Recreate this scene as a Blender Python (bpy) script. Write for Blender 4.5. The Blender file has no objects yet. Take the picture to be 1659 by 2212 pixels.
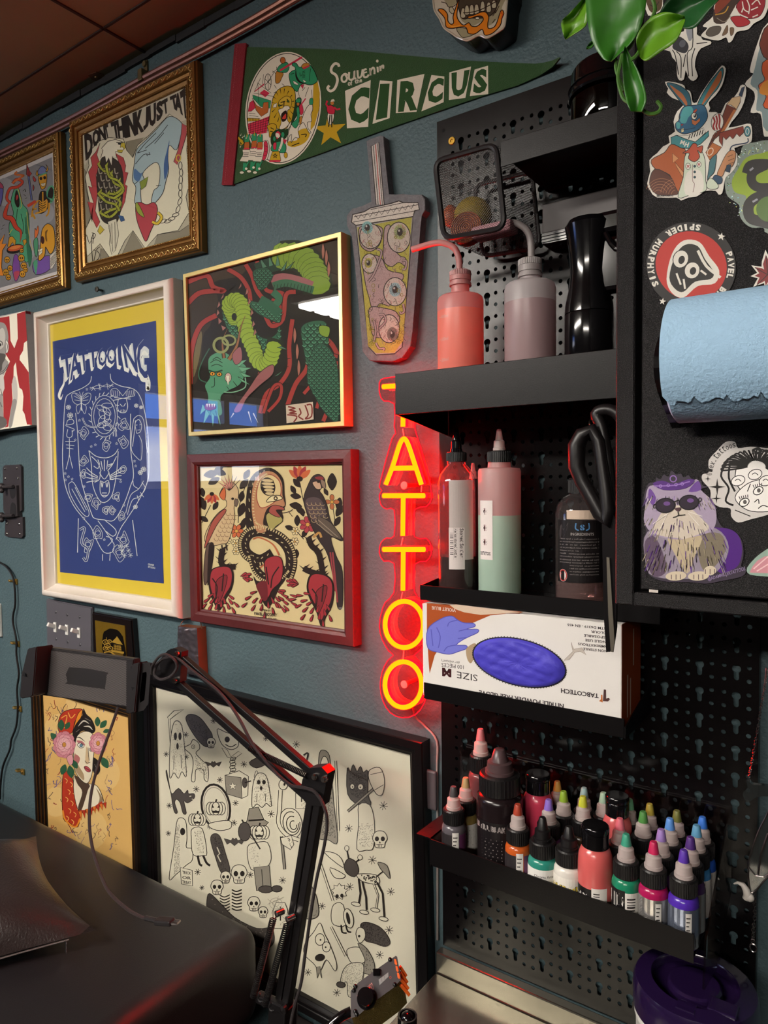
import bpy, bmesh, math, random
from math import sin, cos, pi, radians
from mathutils import Vector as V, Matrix
random.seed(7)
S = bpy.context.scene
COL = S.collection
# ---------------------------------------------------------------- camera, world, light, exposure
FPX, CX, CY = 1530.0, 829.5, 1106.0
YAW, PIT, ROL = 0.6158, -0.04458, -0.01105
CAM = V((0, -.86, 1.6))
FW = V((-sin(YAW)*cos(PIT), cos(YAW)*cos(PIT), sin(PIT)))
_r = FW.cross(V((0, 0, 1))).normalized(); _u = _r.cross(FW)
RT = _r*cos(ROL) + _u*sin(ROL); UP = _u*cos(ROL) - _r*sin(ROL)
cd = bpy.data.cameras.new('camera'); cam = bpy.data.objects.new('camera', cd); COL.objects.link(cam)
cd.sensor_width = 36; cd.lens = FPX/2212*36; cd.clip_start = .01
M = Matrix.Identity(4)
for i in range(3):
    M[i][0], M[i][1], M[i][2], M[i][3] = RT[i], UP[i], -FW[i], CAM[i]
cam.matrix_world = M
S.camera = cam
vs = S.view_settings
S.display_settings.display_device = 'sRGB'
vs.view_transform = 'Standard'; vs.look = 'None'; vs.gamma = 1; vs.use_curve_mapping = False
vs.exposure = 0.3
try:
    S.cycles.max_bounces = 10; S.cycles.transparent_max_bounces = 24; S.cycles.sample_clamp_indirect = 6
    S.cycles.caustics_reflective = False; S.cycles.caustics_refractive = False
except Exception: pass
wd = bpy.data.worlds.new('world'); S.world = wd; wd.use_nodes = True
wd.node_tree.nodes['Background'].inputs[0].default_value = (.05, .045, .045, 1)
wd.node_tree.nodes['Background'].inputs[1].default_value = 0.3
LAMP = 66.0          # radiance of the ceiling fluorescent tubes' diffuser
SKYW = 6.0           # daylight behind the window on the far left wall
NEON = 165.0          # red channel radiance of the neon tubes

# ---------------------------------------------------------------- unprojection of photo positions onto real planes
def ray(u, v): return RT*((u-CX)/FPX) - UP*((v-CY)/FPX) + FW
def P(u, v, y=0.):
    d = ray(u, v); return CAM + d*((y-CAM.y)/d.y)
def PX(u, v, x):
    d = ray(u, v); return CAM + d*((x-CAM.x)/d.x)
def PZ(u, v, z):
    d = ray(u, v); return CAM + d*((z-CAM.z)/d.z)

# ---------------------------------------------------------------- materials
def lin(c): return c/12.92 if c <= .04045 else ((c+.055)/1.055)**2.4
def hx(h):
    if not isinstance(h, str): return tuple(h)[:3]
    h = h.lstrip('#')
    if len(h) == 3: h = ''.join(x*2 for x in h)
    return tuple(lin(int(h[i:i+2], 16)/255) for i in (0, 2, 4))
MATS = {}
def mat(name, col='#888', rough=.5, metal=0, spec=.5, bump=0, bs=200, var=0, vs_=30, trans=0, coat=0, ior=1.45, alpha=1, sheen=0, tl=0):
    if name in MATS: return MATS[name]
    m = bpy.data.materials.new(name); m.use_nodes = True; nt = m.node_tree; b = nt.nodes['Principled BSDF']
    c = hx(col)
    b.inputs['Base Color'].default_value = (*c, 1); b.inputs['Roughness'].default_value = rough
    b.inputs['Metallic'].default_value = metal; b.inputs['Specular IOR Level'].default_value = spec
    b.inputs['Transmission Weight'].default_value = trans; b.inputs['Coat Weight'].default_value = coat
    b.inputs['Coat Roughness'].default_value = .08; b.inputs['IOR'].default_value = ior; b.inputs['Alpha'].default_value = alpha
    b.inputs['Sheen Weight'].default_value = sheen
    tc = nt.nodes.new('ShaderNodeTexCoord')
    n = nt.nodes.new('ShaderNodeTexNoise'); n.inputs['Scale'].default_value = vs_; n.inputs['Detail'].default_value = 4
    nt.links.new(tc.outputs['Object'], n.inputs['Vector'])
    mx = nt.nodes.new('ShaderNodeMix'); mx.data_type = 'RGBA'; mx.inputs[0].default_value = 0
    v = max(var, .04)
    mx.inputs[6].default_value = (*[x*(1-v) for x in c], 1); mx.inputs[7].default_value = (*[min(1, x*(1+v)) for x in c], 1)
    nt.links.new(n.outputs['Fac'], mx.inputs[0]); nt.links.new(mx.outputs[2], b.inputs['Base Color'])
    if bump:
        n2 = nt.nodes.new('ShaderNodeTexNoise'); n2.inputs['Scale'].default_value = bs; n2.inputs['Detail'].default_value = 3
        nt.links.new(tc.outputs['Object'], n2.inputs['Vector'])
        bp = nt.nodes.new('ShaderNodeBump'); bp.inputs['Strength'].default_value = bump; bp.inputs['Distance'].default_value = .002
        nt.links.new(n2.outputs['Fac'], bp.inputs['Height']); nt.links.new(bp.outputs[0], b.inputs['Normal'])
    if tl:      # translucent plastic: part diffuse transmission
        t = nt.nodes.new('ShaderNodeBsdfTranslucent'); nt.links.new(mx.outputs[2], t.inputs[0])
        ms = nt.nodes.new('ShaderNodeMixShader'); ms.inputs[0].default_value = tl
        nt.links.new(b.outputs[0], ms.inputs[1]); nt.links.new(t.outputs[0], ms.inputs[2])
        nt.links.new(ms.outputs[0], nt.nodes['Material Output'].inputs[0])
    MATS[name] = m; return m
def mat_glass(name, tint='#ffffff', refl=1.0, rough=.0, body=0, bcol='#fff', ior=1.5):
    """thin clear sheet: transparent with Fresnel gloss (and optionally some cloudy body)"""
    if name in MATS: return MATS[name]
    m = bpy.data.materials.new(name); m.use_nodes = True; nt = m.node_tree; nt.nodes.clear()
    o = nt.nodes.new('ShaderNodeOutputMaterial'); t = nt.nodes.new('ShaderNodeBsdfTransparent'); g = nt.nodes.new('ShaderNodeBsdfGlossy')
    t.inputs[0].default_value = (*hx(tint), 1); g.inputs['Roughness'].default_value = rough
    f = nt.nodes.new('ShaderNodeLayerWeight'); p5 = nt.nodes.new('ShaderNodeMath'); p5.operation = 'POWER'; p5.inputs[1].default_value = 5   # Schlick, same from both faces
    nt.links.new(f.outputs['Facing'], p5.inputs[0])
    mu = nt.nodes.new('ShaderNodeMath'); mu.operation = 'MULTIPLY_ADD'; mu.inputs[1].default_value = .96*refl; mu.inputs[2].default_value = .04*refl; nt.links.new(p5.outputs[0], mu.inputs[0])
    ms = nt.nodes.new('ShaderNodeMixShader'); nt.links.new(mu.outputs[0], ms.inputs[0])
    src = t.outputs[0]
    if body:
        d = nt.nodes.new('ShaderNodeBsdfDiffuse'); d.inputs[0].default_value = (*hx(bcol), 1)
        tr = nt.nodes.new('ShaderNodeBsdfTranslucent'); tr.inputs[0].default_value = (*hx(bcol), 1)
        a = nt.nodes.new('ShaderNodeMixShader'); a.inputs[0].default_value = .45
        nt.links.new(d.outputs[0], a.inputs[1]); nt.links.new(tr.outputs[0], a.inputs[2])
        b = nt.nodes.new('ShaderNodeMixShader'); b.inputs[0].default_value = body
        nt.links.new(t.outputs[0], b.inputs[1]); nt.links.new(a.outputs[0], b.inputs[2]); src = b.outputs[0]
    nt.links.new(src, ms.inputs[1]); nt.links.new(g.outputs[0], ms.inputs[2]); nt.links.new(ms.outputs[0], o.inputs[0])
    MATS[name] = m; return m
def mat_emit(name, rgb, s=1):
    if name in MATS: return MATS[name]
    m = bpy.data.materials.new(name); m.use_nodes = True; nt = m.node_tree; nt.nodes.clear()
    o = nt.nodes.new('ShaderNodeOutputMaterial'); e = nt.nodes.new('ShaderNodeEmission')
    e.inputs[0].default_value = (*rgb, 1); e.inputs[1].default_value = s; nt.links.new(e.outputs[0], o.inputs[0])
    MATS[name] = m; return m
def mat_print(name, rough=.6, metal=0, spec=.3, grain=0, gs=900, coat=0):
    """printed ink: colour comes from the print's own colour attribute, with paper grain"""
    if name in MATS: return MATS[name]
    m = bpy.data.materials.new(name); m.use_nodes = True; nt = m.node_tree; b = nt.nodes['Principled BSDF']
    a = nt.nodes.new('ShaderNodeVertexColor'); a.layer_name = 'Col'
    b.inputs['Roughness'].default_value = rough; b.inputs['Metallic'].default_value = metal; b.inputs['Specular IOR Level'].default_value = spec
    b.inputs['Coat Weight'].default_value = coat; b.inputs['Coat Roughness'].default_value = .1
    tc = nt.nodes.new('ShaderNodeTexCoord'); n = nt.nodes.new('ShaderNodeTexNoise'); n.inputs['Scale'].default_value = gs; n.inputs['Detail'].default_value = 3
    nt.links.new(tc.outputs['Object'], n.inputs['Vector'])
    mr = nt.nodes.new('ShaderNodeMapRange'); mr.inputs[1].default_value = .25; mr.inputs[2].default_value = .75
    mr.inputs[3].default_value = 1-max(grain, .03); mr.inputs[4].default_value = 1+max(grain, .03); nt.links.new(n.outputs['Fac'], mr.inputs[0])
    mx = nt.nodes.new('ShaderNodeVectorMath'); mx.operation = 'SCALE'; nt.links.new(a.outputs[0], mx.inputs[0]); nt.links.new(mr.outputs[0], mx.inputs['Scale'])
    nt.links.new(mx.outputs[0], b.inputs['Base Color'])
    MATS[name] = m; return m

# ---------------------------------------------------------------- objects
OFF = {}
def tag(o, label=None, cat=None, group=None, kind=None):
    for k, v in (('label', label), ('category', cat), ('group', group), ('kind', kind)):
        if v: o[k] = v
    return o
def E(name, label, cat, loc, group=None):
    o = bpy.data.objects.new(name, None); COL.objects.link(o); o.location = loc; o.empty_display_size = .02
    OFF[o.name] = V(loc); return tag(o, label, cat, group)
def ob(name, bm, m, parent=None, label=None, cat=None, group=None, kind=None, smooth=False, norm=True):
    if norm and bm.faces: bmesh.ops.recalc_face_normals(bm, faces=bm.faces)
    off = OFF[parent.name] if parent else V((0, 0, 0))
    if not parent and cat:          # a one-mesh thing: origin at its own base
        c = [v.co for v in bm.verts]
        off = V(((min(p.x for p in c)+max(p.x for p in c))/2, (min(p.y for p in c)+max(p.y for p in c))/2, min(p.z for p in c)))
    if off.length: bmesh.ops.translate(bm, vec=-off, verts=bm.verts)
    me = bpy.data.meshes.new(name); bm.to_mesh(me); bm.free()
    for x in (m if isinstance(m, (list, tuple)) else [m]): me.materials.append(x)
    if smooth:
        for p in me.polygons: p.use_smooth = True
        if smooth != 'all':
            try: me.set_sharp_from_angle(angle=radians(38))
            except Exception: pass
    o = bpy.data.objects.new(name, me); COL.objects.link(o)
    if parent: o.parent = parent; OFF[o.name] = off
    else: o.location = off; OFF[o.name] = off
    return tag(o, label, cat, group, kind)
def B(): return bmesh.new()
def bx(bm, x0, x1, y0, y1, z0, z1, bev=0, seg=2, mtx=None):
    c = [(x0, y0, z0), (x1, y0, z0), (x1, y1, z0), (x0, y1, z0), (x0, y0, z1), (x1, y0, z1), (x1, y1, z1), (x0, y1, z1)]
    vs_ = [bm.verts.new(mtx @ V(p) if mtx else p) for p in c]
    fs = [bm.faces.new([vs_[i] for i in f]) for f in ((0, 3, 2, 1), (4, 5, 6, 7), (0, 1, 5, 4), (1, 2, 6, 5), (2, 3, 7, 6), (3, 0, 4, 7))]
    if bev:
        es = list({e for f in fs for e in f.edges})
        bmesh.ops.bevel(bm, geom=es, offset=bev, segments=seg, profile=.5, affect='EDGES')
    return bm
def frame_of(d):
    d = d.normalized(); a = V((0, 0, 1)) if abs(d.z) < .9 else V((1, 0, 0))
    x = a.cross(d).normalized(); return x, d.cross(x)
def bar(bm, a, b, w, h, up=V((0, 0, 1)), bev=0):
    a, b = V(a), V(b); d = b-a; z = d.normalized(); x = z.cross(up).normalized(); y = x.cross(z)
    m = Matrix((( x.x, y.x, z.x, a.x), (x.y, y.y, z.y, a.y), (x.z, y.z, z.z, a.z), (0, 0, 0, 1)))
    return bx(bm, -w/2, w/2, -h/2, h/2, 0, d.length, bev, 2, m)
def tube(bm, pts, r, n=8, closed=False, caps=True, sub=0):
    pts = [V(p) for p in pts]
    if sub: pts = cr3(pts, sub, closed)
    N = len(pts); rr = r if isinstance(r, (list, tuple)) else None
    rings = []; x = None
    for i, p in enumerate(pts):
        if closed: d = pts[(i+1) % N]-pts[i-1]
        else: d = pts[min(i+1, N-1)]-pts[max(i-1, 0)]
        d = d.normalized() if d.length > 1e-9 else V((0, 0, 1))
        if x is None: x, y = frame_of(d)
        else:
            x = (x-d*x.dot(d)); x = x.normalized() if x.length > 1e-6 else frame_of(d)[0]; y = d.cross(x)
        R = rr[min(len(rr)-1, int(i*len(rr)/N))] if rr and len(rr) != N else (rr[i] if rr else r)
        rings.append([bm.verts.new(p+(x*cos(2*pi*k/n)+y*sin(2*pi*k/n))*R) for k in range(n)])
    for i in range(N if closed else N-1):
        a, b = rings[i], rings[(i+1) % N]
        for k in range(n): bm.faces.new((a[k], a[(k+1) % n], b[(k+1) % n], b[k]))
    if caps and not closed:
        bm.faces.new(rings[0][::-1]); bm.faces.new(rings[-1])
    return bm
def lathe(bm, prof, c=(0, 0, 0), n=24, mtx=None):
    c = V(c); rings = []
    T = (lambda p: mtx @ p) if mtx else (lambda p: c+p)
    for r, z in prof:
        if r < 1e-6: rings.append([bm.verts.new(T(V((0, 0, z))))])
        else: rings.append([bm.verts.new(T(V((r*cos(2*pi*k/n), r*sin(2*pi*k/n), z)))) for k in range(n)])
    for a, b in zip(rings, rings[1:]):
        for k in range(n):
            k2 = (k+1) % n
            if len(a) == 1 and len(b) == 1: continue
            if len(a) == 1: bm.faces.new((a[0], b[k2], b[k]))
            elif len(b) == 1: bm.faces.new((a[k], a[k2], b[0]))
            else: bm.faces.new((a[k], a[k2], b[k2], b[k]))
    return bm
def ball(bm, c, r, n=12, sc=(1, 1, 1)):
    m = Matrix.Translation(V(c)) @ Matrix.Diagonal((r*sc[0], r*sc[1], r*sc[2], 1))
    bmesh.ops.create_uvsphere(bm, u_segments=n, v_segments=max(6, n//2+2), radius=1, matrix=m); return bm
def prism(bm, front, off):
    """front outline (3D points) pushed along off"""
    a = [bm.verts.new(p) for p in front]; b = [bm.verts.new(V(p)+V(off)) for p in front]
    bm.faces.new(a); bm.faces.new(b[::-1])
    for i in range(len(a)):
        j = (i+1) % len(a); bm.faces.new((a[i], b[i], b[j], a[j]))
    return bm
def cr(pts, n=4, closed=True):
    N = len(pts); out = []
    for i in range(N if closed else N-1):
        g = (lambda k: pts[k % N]) if closed else (lambda k: pts[min(max(k, 0), N-1)])
        p0, p1, p2, p3 = g(i-1), g(i), g(i+1), g(i+2)
        for k in range(n):
            t = k/n; t2 = t*t; t3 = t2*t
            out.append(tuple(.5*((2*b)+(c-a)*t+(2*a-5*b+4*c-d)*t2+(3*b-a-3*c+d)*t3) for a, b, c, d in zip(p0, p1, p2, p3)))
    if not closed: out.append(tuple(pts[-1]))
    return out
def cr3(pts, n, closed=False): return [V(p) for p in cr([tuple(p) for p in pts], n, closed)]
def axis_m(o, z, x=None):
    z = V(z).normalized(); x = V(x) if x is not None else frame_of(z)[0]
    x = (x-z*x.dot(z)).normalized(); y = z.cross(x); o = V(o)
    return Matrix(((x.x, y.x, z.x, o.x), (x.y, y.y, z.y, o.y), (x.z, y.z, z.z, o.z), (0, 0, 0, 1)))

# ---------------------------------------------------------------- flat artwork: one coloured mesh per print
_tx = {}
def glyph(s, bold=0):
    k = (s, bold)
    if k not in _tx:
        c = bpy.data.curves.new('t', 'FONT'); c.body = s; c.resolution_u = 2; c.offset = bold; c.fill_mode = 'FRONT'
        o = bpy.data.objects.new('t', c); me = bpy.data.meshes.new_from_object(o)
        vs_ = [(v.co.x, v.co.y) for v in me.vertices]; fs = [list(p.vertices) for p in me.polygons]
        bpy.data.objects.remove(o); bpy.data.curves.remove(c); bpy.data.meshes.remove(me)
        if not vs_: vs_ = [(0, 0), (1, 1)]
        x0 = min(v[0] for v in vs_); x1 = max(v[0] for v in vs_); y0 = min(v[1] for v in vs_); y1 = max(v[1] for v in vs_)
        _tx[k] = ([((a-x0)/max(1e-6, x1-x0), (b-y0)/max(1e-6, y1-y0)) for a, b in vs_], fs, (x1-x0)/max(1e-6, y1-y0))
    return _tx[k]
class Art:
    def __init__(s, mp, crop=(0, 0, 1), lift=2.5e-6):
        s.bm = B(); s.cl = s.bm.loops.layers.float_color.new('Col'); s.mp = mp; s.c = crop; s.k = 0; s.lift = lift
    def pt(s, p):
        q, n = s.mp(p[0]/s.c[2]+s.c[0], p[1]/s.c[2]+s.c[1]); return s.bm.verts.new(q+n*(s.k*s.lift))
    def face(s, vs_, c):
        try: f = s.bm.faces.new(vs_)
        except ValueError: return
        for l in f.loops: l[s.cl] = (*c, 1)
    def fill(s, pts, col, sm=0, ol=0, oc='#15100e'):
        c = hx(col); q = cr(pts, sm+2) if sm else list(pts)
        s.face([s.pt(p) for p in q], c); s.k += 1
        if ol: s.line(q, ol, oc, 0, True)
        return s
    def line(s, pts, w, col='#15100e', sm=4, closed=False, taper=0):
        c = hx(col); q = cr(pts, sm, closed) if sm and len(pts) > 2 else list(pts)
        N = len(q); L = []
        if N < 2: return s
        for i in range(N):
            a = q[i-1] if (closed or i) else q[0]; b = q[(i+1) % N] if (closed or i < N-1) else q[-1]
            dx, dy = b[0]-a[0], b[1]-a[1]; l = math.hypot(dx, dy) or 1
            t = i/max(1, N-1)
            h = w/2*((1 if not taper else max(.12, (1-t) if taper == 1 else sin(pi*t)))); nx, ny = -dy/l*h, dx/l*h
            L.append((s.pt((q[i][0]+nx, q[i][1]+ny)), s.pt((q[i][0]-nx, q[i][1]-ny))))
        for i in range(N if closed else N-1):
            a, b = L[i], L[(i+1) % N]; s.face((a[0], b[0], b[1], a[1]), c)
        s.k += 1; return s
    def lines(s, LL, w, col='#15100e', sm=3, taper=0):
        k = s.k
        for l in LL: s.k = k; s.line(l, w, col, sm, False, taper)
        s.k = k+1; return s
    def ell(s, x, y, rx, ry=None, col='#000', rot=0, n=20, ol=0, oc='#15100e', a0=0, a1=360):
        ry = rx if ry is None else ry; r = radians(rot); q = []
        full = a1-a0 >= 360
        for i in range(n if full else n+1):
            t = radians(a0+(a1-a0)*i/n); a, b = rx*cos(t), ry*sin(t); q.append((x+a*cos(r)-b*sin(r), y+a*sin(r)+b*cos(r)))
        return s.fill(q, col, 0, ol, oc)
    def ring(s, x, y, rx, ry, w, col='#15100e', rot=0, n=22, a0=0, a1=360):
        r = radians(rot); q = []; full = a1-a0 >= 360
        for i in range(n if full else n+1):
            t = radians(a0+(a1-a0)*i/n); a, b = rx*cos(t), ry*sin(t); q.append((x+a*cos(r)-b*sin(r), y+a*sin(r)+b*cos(r)))
        return s.line(q, w, col, 0, full)
    def star(s, x, y, r, col, n=5, inn=.42, rot=-90, ol=0):
        return s.fill([(x+(r if i % 2 == 0 else r*inn)*cos(radians(rot+180*i/n)), y+(r if i % 2 == 0 else r*inn)*sin(radians(rot+180*i/n))) for i in range(2*n)], col, 0, ol)
    def burst(s, x, y, r, w=2, col='#2a2422', n=4, rot=15):
        return s.lines([[(x-r*cos(radians(rot+180*i/n)), y-r*sin(radians(rot+180*i/n))), (x+r*cos(radians(rot+180*i/n)), y+r*sin(radians(rot+180*i/n)))] for i in range(n)], w, col, 0)
    def quadtext(s, t, tl, tr, br, bl, col, bold=0, curve=None):
        vs_, fs, _ = glyph(t, bold); c = hx(col); L = []
        for u, v in vs_:
            w = 1-v; x = (tl[0]*(1-u)+tr[0]*u)*(1-w)+(bl[0]*(1-u)+br[0]*u)*w; y = (tl[1]*(1-u)+tr[1]*u)*(1-w)+(bl[1]*(1-u)+br[1]*u)*w
            if curve: x, y = curve(x, y, u)
            L.append(s.pt((x, y)))
        for f in fs: s.face([L[i] for i in f], c)
        s.k += 1; return s
    def arctext(s, t, cx, cy, r, h, a0, a1, col, bold=.02, sq=1.0, inward=False):
        """letters round a circle, angles in degrees clockwise from +x"""
        k = s.k; n = len(t)
        for i, ch in enumerate(t):
            if ch == ' ': continue
            s.k = k; st = (a1-a0)/n; a = a0+st*(i+.5); hw = st*.40
            if ch in "I'1.": hw *= .5
            def q(an, rr): return (cx+rr*cos(radians(an)), cy+rr*sq*sin(radians(an)))
            b0, b1 = r, r+h
            if ch == "'": b0 = r+h*.6
            if ch in 'aceosxmnruvwz': b1 = r+h*.66
            if ch == '.': b1 = r+h*.16
            if inward: b0, b1 = r+h, r
            s.quadtext(ch, q(a-hw, b1), q(a+hw, b1), q(a+hw, b0), q(a-hw, b0), col, bold)
        s.k = k+1; return s
    def done(s, name, m, parent=None, **kw):
        bm = s.bm
        return ob(name, bm, m, parent, norm=False, **kw)
def inside(p, pts):
    ins = False; j = len(pts)-1
    for i in range(len(pts)):
        if (pts[i][1] > p[1]) != (pts[j][1] > p[1]) and p[0] < (pts[j][0]-pts[i][0])*(p[1]-pts[i][1])/(pts[j][1]-pts[i][1])+pts[i][0]: ins = not ins
        j = i
    return ins
def scallop(A, pts, r, col, edge, hi=None, sm=2):
    A.fill(pts, col, sm, 4, edge); q = cr(pts, 2); x0 = min(p[0] for p in q); x1 = max(p[0] for p in q); y0 = min(p[1] for p in q); y1 = max(p[1] for p in q); j = 0; y = y0
    while y < y1:
        x = x0+(r if j % 2 else 0); k = A.k
        while x < x1:
            if inside((x, y), q) and inside((x, y+r), q):
                A.k = k; A.ring(x, y, r, r*1.15, r*.2, edge, 0, 9, 0, 180)
                if hi: A.k = k; A.ring(x, y, r*.6, r*.75, r*.22, hi, 0, 7, 20, 160)
            x += 2*r
        A.k = k+1; y += r*1.05; j += 1
def mpY(y): return lambda u, v: (P(u, v, y), V((0, -1, 0)))
PRINT = mat_print('printed_paper', .65)
GLASS = mat_glass('picture_glass', '#fdfdfb', 1.15)

def cyl(cx, cy, r, th=None):
    """wrap (arc length, height) on an upright cylinder, centred on the side that faces the room"""
    t0 = math.atan2(CAM.x-cx, cy-CAM.y) if th is None else th
    return lambda u, v: (V((cx+r*sin(t0+u/r), cy-r*cos(t0+u/r), v)), V((sin(t0+u/r), -cos(t0+u/r), 0)))
def crect(A, u0, u1, v0, v1, col, n=12):
    c = hx(col); a = [(A.pt((u0+(u1-u0)*i/n, v0)), A.pt((u0+(u1-u0)*i/n, v1))) for i in range(n+1)]
    for (p, q), (r, s_) in zip(a, a[1:]): A.face((p, r, s_, q), c)
    A.k += 1
def ctext(A, t, u0, u1, z0, z1, col, bold=.02): return A.quadtext(t, (u0, z1), (u1, z1), (u1, z0), (u0, z0), col, bold)
# ================================================================ room shell
WALL = mat('teal_wall_paint', '#46585d', .5, spec=.3, bump=.8, bs=170, var=.05, vs_=8)
CEIL = mat('stained_ceiling_board', '#84805e', .5, spec=.4, bump=.1, bs=60, var=.22, vs_=5)
FLOOR = mat('dark_floor', '#241d1a', .35, var=.2, vs_=6)
WALL2 = mat('far_wall_paint', '#221d1b', .7, var=.08, vs_=3)
def wallbox(name, *a, m=WALL):
    return ob(name, bx(B(), *a), m, kind='structure')
wallbox('wall_back', -4.1, 2.6, 0, .1, 0, 2.9)
wallbox('wall_right', 2.5, 2.6, -4.6, 0, 0, 2.9, m=WALL2)
wallbox('wall_front', -4.1, 2.6, -4.7, -4.6, 0, 2.9, m=WALL2)
wallbox('floor', -4.1, 2.6, -4.7, .1, -.1, 0, m=FLOOR)
# left wall with a window opening
WY0, WY1, WZ0, WZ1 = -3.25, -2.05, 1.56, 2.25
bm = B(); bx(bm, -4.1, -4, -4.6, WY0, 0, 2.9); bx(bm, -4.1, -4, WY1, 0, 0, 2.9); bx(bm, -4.1, -4, WY0, WY1, 0, WZ0); bx(bm, -4.1, -4, WY0, WY1, WZ1, 2.9)
ob('wall_left', bm, WALL2, kind='structure')
WFR = mat('white_window_frame', '#d8d6d0', .5)
bm = B()
for y in (WY0, (WY0+WY1)/2-.2, WY1-.05): bx(bm, -4.07, -4.0, y, y+.05, WZ0, WZ1)
for z in (WZ0, 1.98, WZ1-.05): bx(bm, -4.068, -4.002, WY0+.001, WY1-.001, z, z+.05)
win = ob('window_1', bm, WFR, kind='structure')
ob('window_pane', bx(B(), -4.04, -4.036, WY0, WY1, WZ0, WZ1), GLASS, win)
# daylight outdoors: pale haze low, blue above
m = bpy.data.materials.new('outdoor_sky'); m.use_nodes = True; nt = m.node_tree; nt.nodes.clear()
o = nt.nodes.new('ShaderNodeOutputMaterial'); e = nt.nodes.new('ShaderNodeEmission'); tc = nt.nodes.new('ShaderNodeTexCoord'); sp = nt.nodes.new('ShaderNodeSeparateXYZ')
rp = nt.nodes.new('ShaderNodeValToRGB'); rp.color_ramp.elements[0].position = .54; rp.color_ramp.elements[0].color = (.75, .78, .95, 1)
rp.color_ramp.elements[1].position = .62; rp.color_ramp.elements[1].color = (.10, .24, .80, 1)
nt.links.new(tc.outputs['Generated'], sp.inputs[0]); nt.links.new(sp.outputs['Z'], rp.inputs[0]); nt.links.new(rp.outputs[0], e.inputs[0]); e.inputs[1].default_value = SKYW
nt.links.new(e.outputs[0], o.inputs[0])
ob('outdoor_sky_panel', bx(B(), -4.6, -4.55, WY0-1.2, WY1+1.2, .3, 3.2), m, kind='structure')  # unseen glowing sky panel outside the window, for daylight and glass reflections
# ceiling: boards with thin seams
bm = B(); bx(bm, -4.1, 2.6, -4.7, .1, 2.401, 2.5)
ob('ceiling', bm, CEIL, kind='structure')
SEAM = mat('ceiling_seam', '#2a1a10', .7)
bm = B()
for x in (-1.137, -1.75, -.52): bx(bm, x-.0025, x+.0025, -3, -.004, 2.3985, 2.403)
bx(bm, -3, 2, -.094, -.09, 2.3985, 2.403); bx(bm, -3, 2, -.7, -.696, 2.3985, 2.403)
ob('trim_2', bm, SEAM, kind='structure')
bm = B(); pts = []
for i in range(60):
    x = -3+i*.075; bx(bm, x, x+.0755, -.004-.003*random.random(), 0, 2.391-.005*random.random(), 2.404)
ob('trim_3', bm, mat('rough_ceiling_joint', '#1c1a1c', .8, bump=.5, bs=60), kind='structure')
# ceiling fluorescent fixtures
LENS = mat_emit('fluorescent_lens', (1.0, .925, .835), LAMP)
METW = mat('white_enamel', '#d9d7d2', .4)
def fixture(x0, x1, y, label, w=.34):
    t = E('ceiling_light', label, 'ceiling light', ((x0+x1)/2, y, 2.401), 'fluorescent ceiling fixtures')
    bm = B(); bx(bm, x0, x1, y-w/2, y+w/2, 2.372, 2.4005); ob('housing', bm, METW, t)
    for k in range(3):
        yy = y+(k-1)*w*.31; bm = B(); bx(bm, x0+.02, x1-.02, yy-w*.115, yy+w*.115, 2.352, 2.3715, .006); ob('tube_diffuser', bm, LENS, t)
fixture(-2.12, -.8, -1.66, 'long white fluorescent ceiling light nearest the picture wall')
fixture(-.6, .7, -2.9, 'long white fluorescent ceiling light farther back over the room')
# copper coloured pipe under the ceiling, with clip, and the ceiling plate
COP = mat('painted_copper_pipe', '#8d5f50', .35, metal=.5, spec=.5, var=.15)
pp = [P(u, v, -.011) for u, v in ((1500, -470), (1100, -258), (760, -78), (640, -14), (560, 33), (440, 100), (314, 166), (200, 230), (120, 272), (0, 330), (-120, 390), (-300, 470))]
t = E('pipe', 'thin copper coloured pipe running along the wall just under the brown ceiling', 'pipe', pp[6])
ob('tube', tube(B(), pp, .0048, 8, sub=3), COP, t, smooth=True)
ob('second_tube', tube(B(), [p+V((0, -.001, -.0105)) for p in pp], .0035, 8, sub=3), COP, t, smooth=True)
bm = B(); c = P(309, 163, -.009); bx(bm, c.x-.006, c.x+.006, c.y-.008, c.y+.009, c.z-.012, c.z+.009, .001)
bx(bm, c.x-.005, c.x+.005, -.004, -.0004, c.z+.004, c.z+.03, .001)
lathe(bm, [(0, .004), (.005, .004), (.006, 0), (0, 0)], n=10, mtx=axis_m((c.x, -.003, c.z+.023), (0, -1, 0)))
ob('pipe_clip', bm, mat('dull_brass', '#7a6a4a', .4, metal=.7), t)
bm = B(); c = PZ(208, 166, 2.3995)
prism(bm, [PZ(190, 162, 2.3995), PZ(208, 156, 2.3995), PZ(232, 167, 2.3995), PZ(226, 176, 2.3995), PZ(200, 174, 2.3995)], (0, 0, .0015))
ball(bm, c+V((0, 0, -.001)), .0035, 8, (1, 1, .5))
ob('ceiling_plate', bm, mat('rusty_plate', '#6b5236', .5, metal=.4), None, 'small rusty metal plate screwed to the ceiling above the gold frames', 'plate')
# nail, wall plate at the edge
bm = B(); c = P(222, 628); lathe(bm, [(0, 0), (.0022, 0), (.0022, .011), (.0055, .012), (.0055, .0145), (0, .0155)], n=10, mtx=axis_m(c, (0, -1, 0)))
ob('wall_nail', bm, mat('nail_steel', '#4a463e', .4, metal=.8), None, 'loose nail head in the wall between the gold frames and the white frame', 'nail')
bm = B(); a = P(-12, 1302, -.004); b = P(3, 1376, -.004); bx(bm, a.x-.03, b.x, -.008, 0, b.z, a.z, .002)
ob('wall_plate', bm, METW, None, 'white wall plate cut off at the left edge', 'wall plate')

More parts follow.
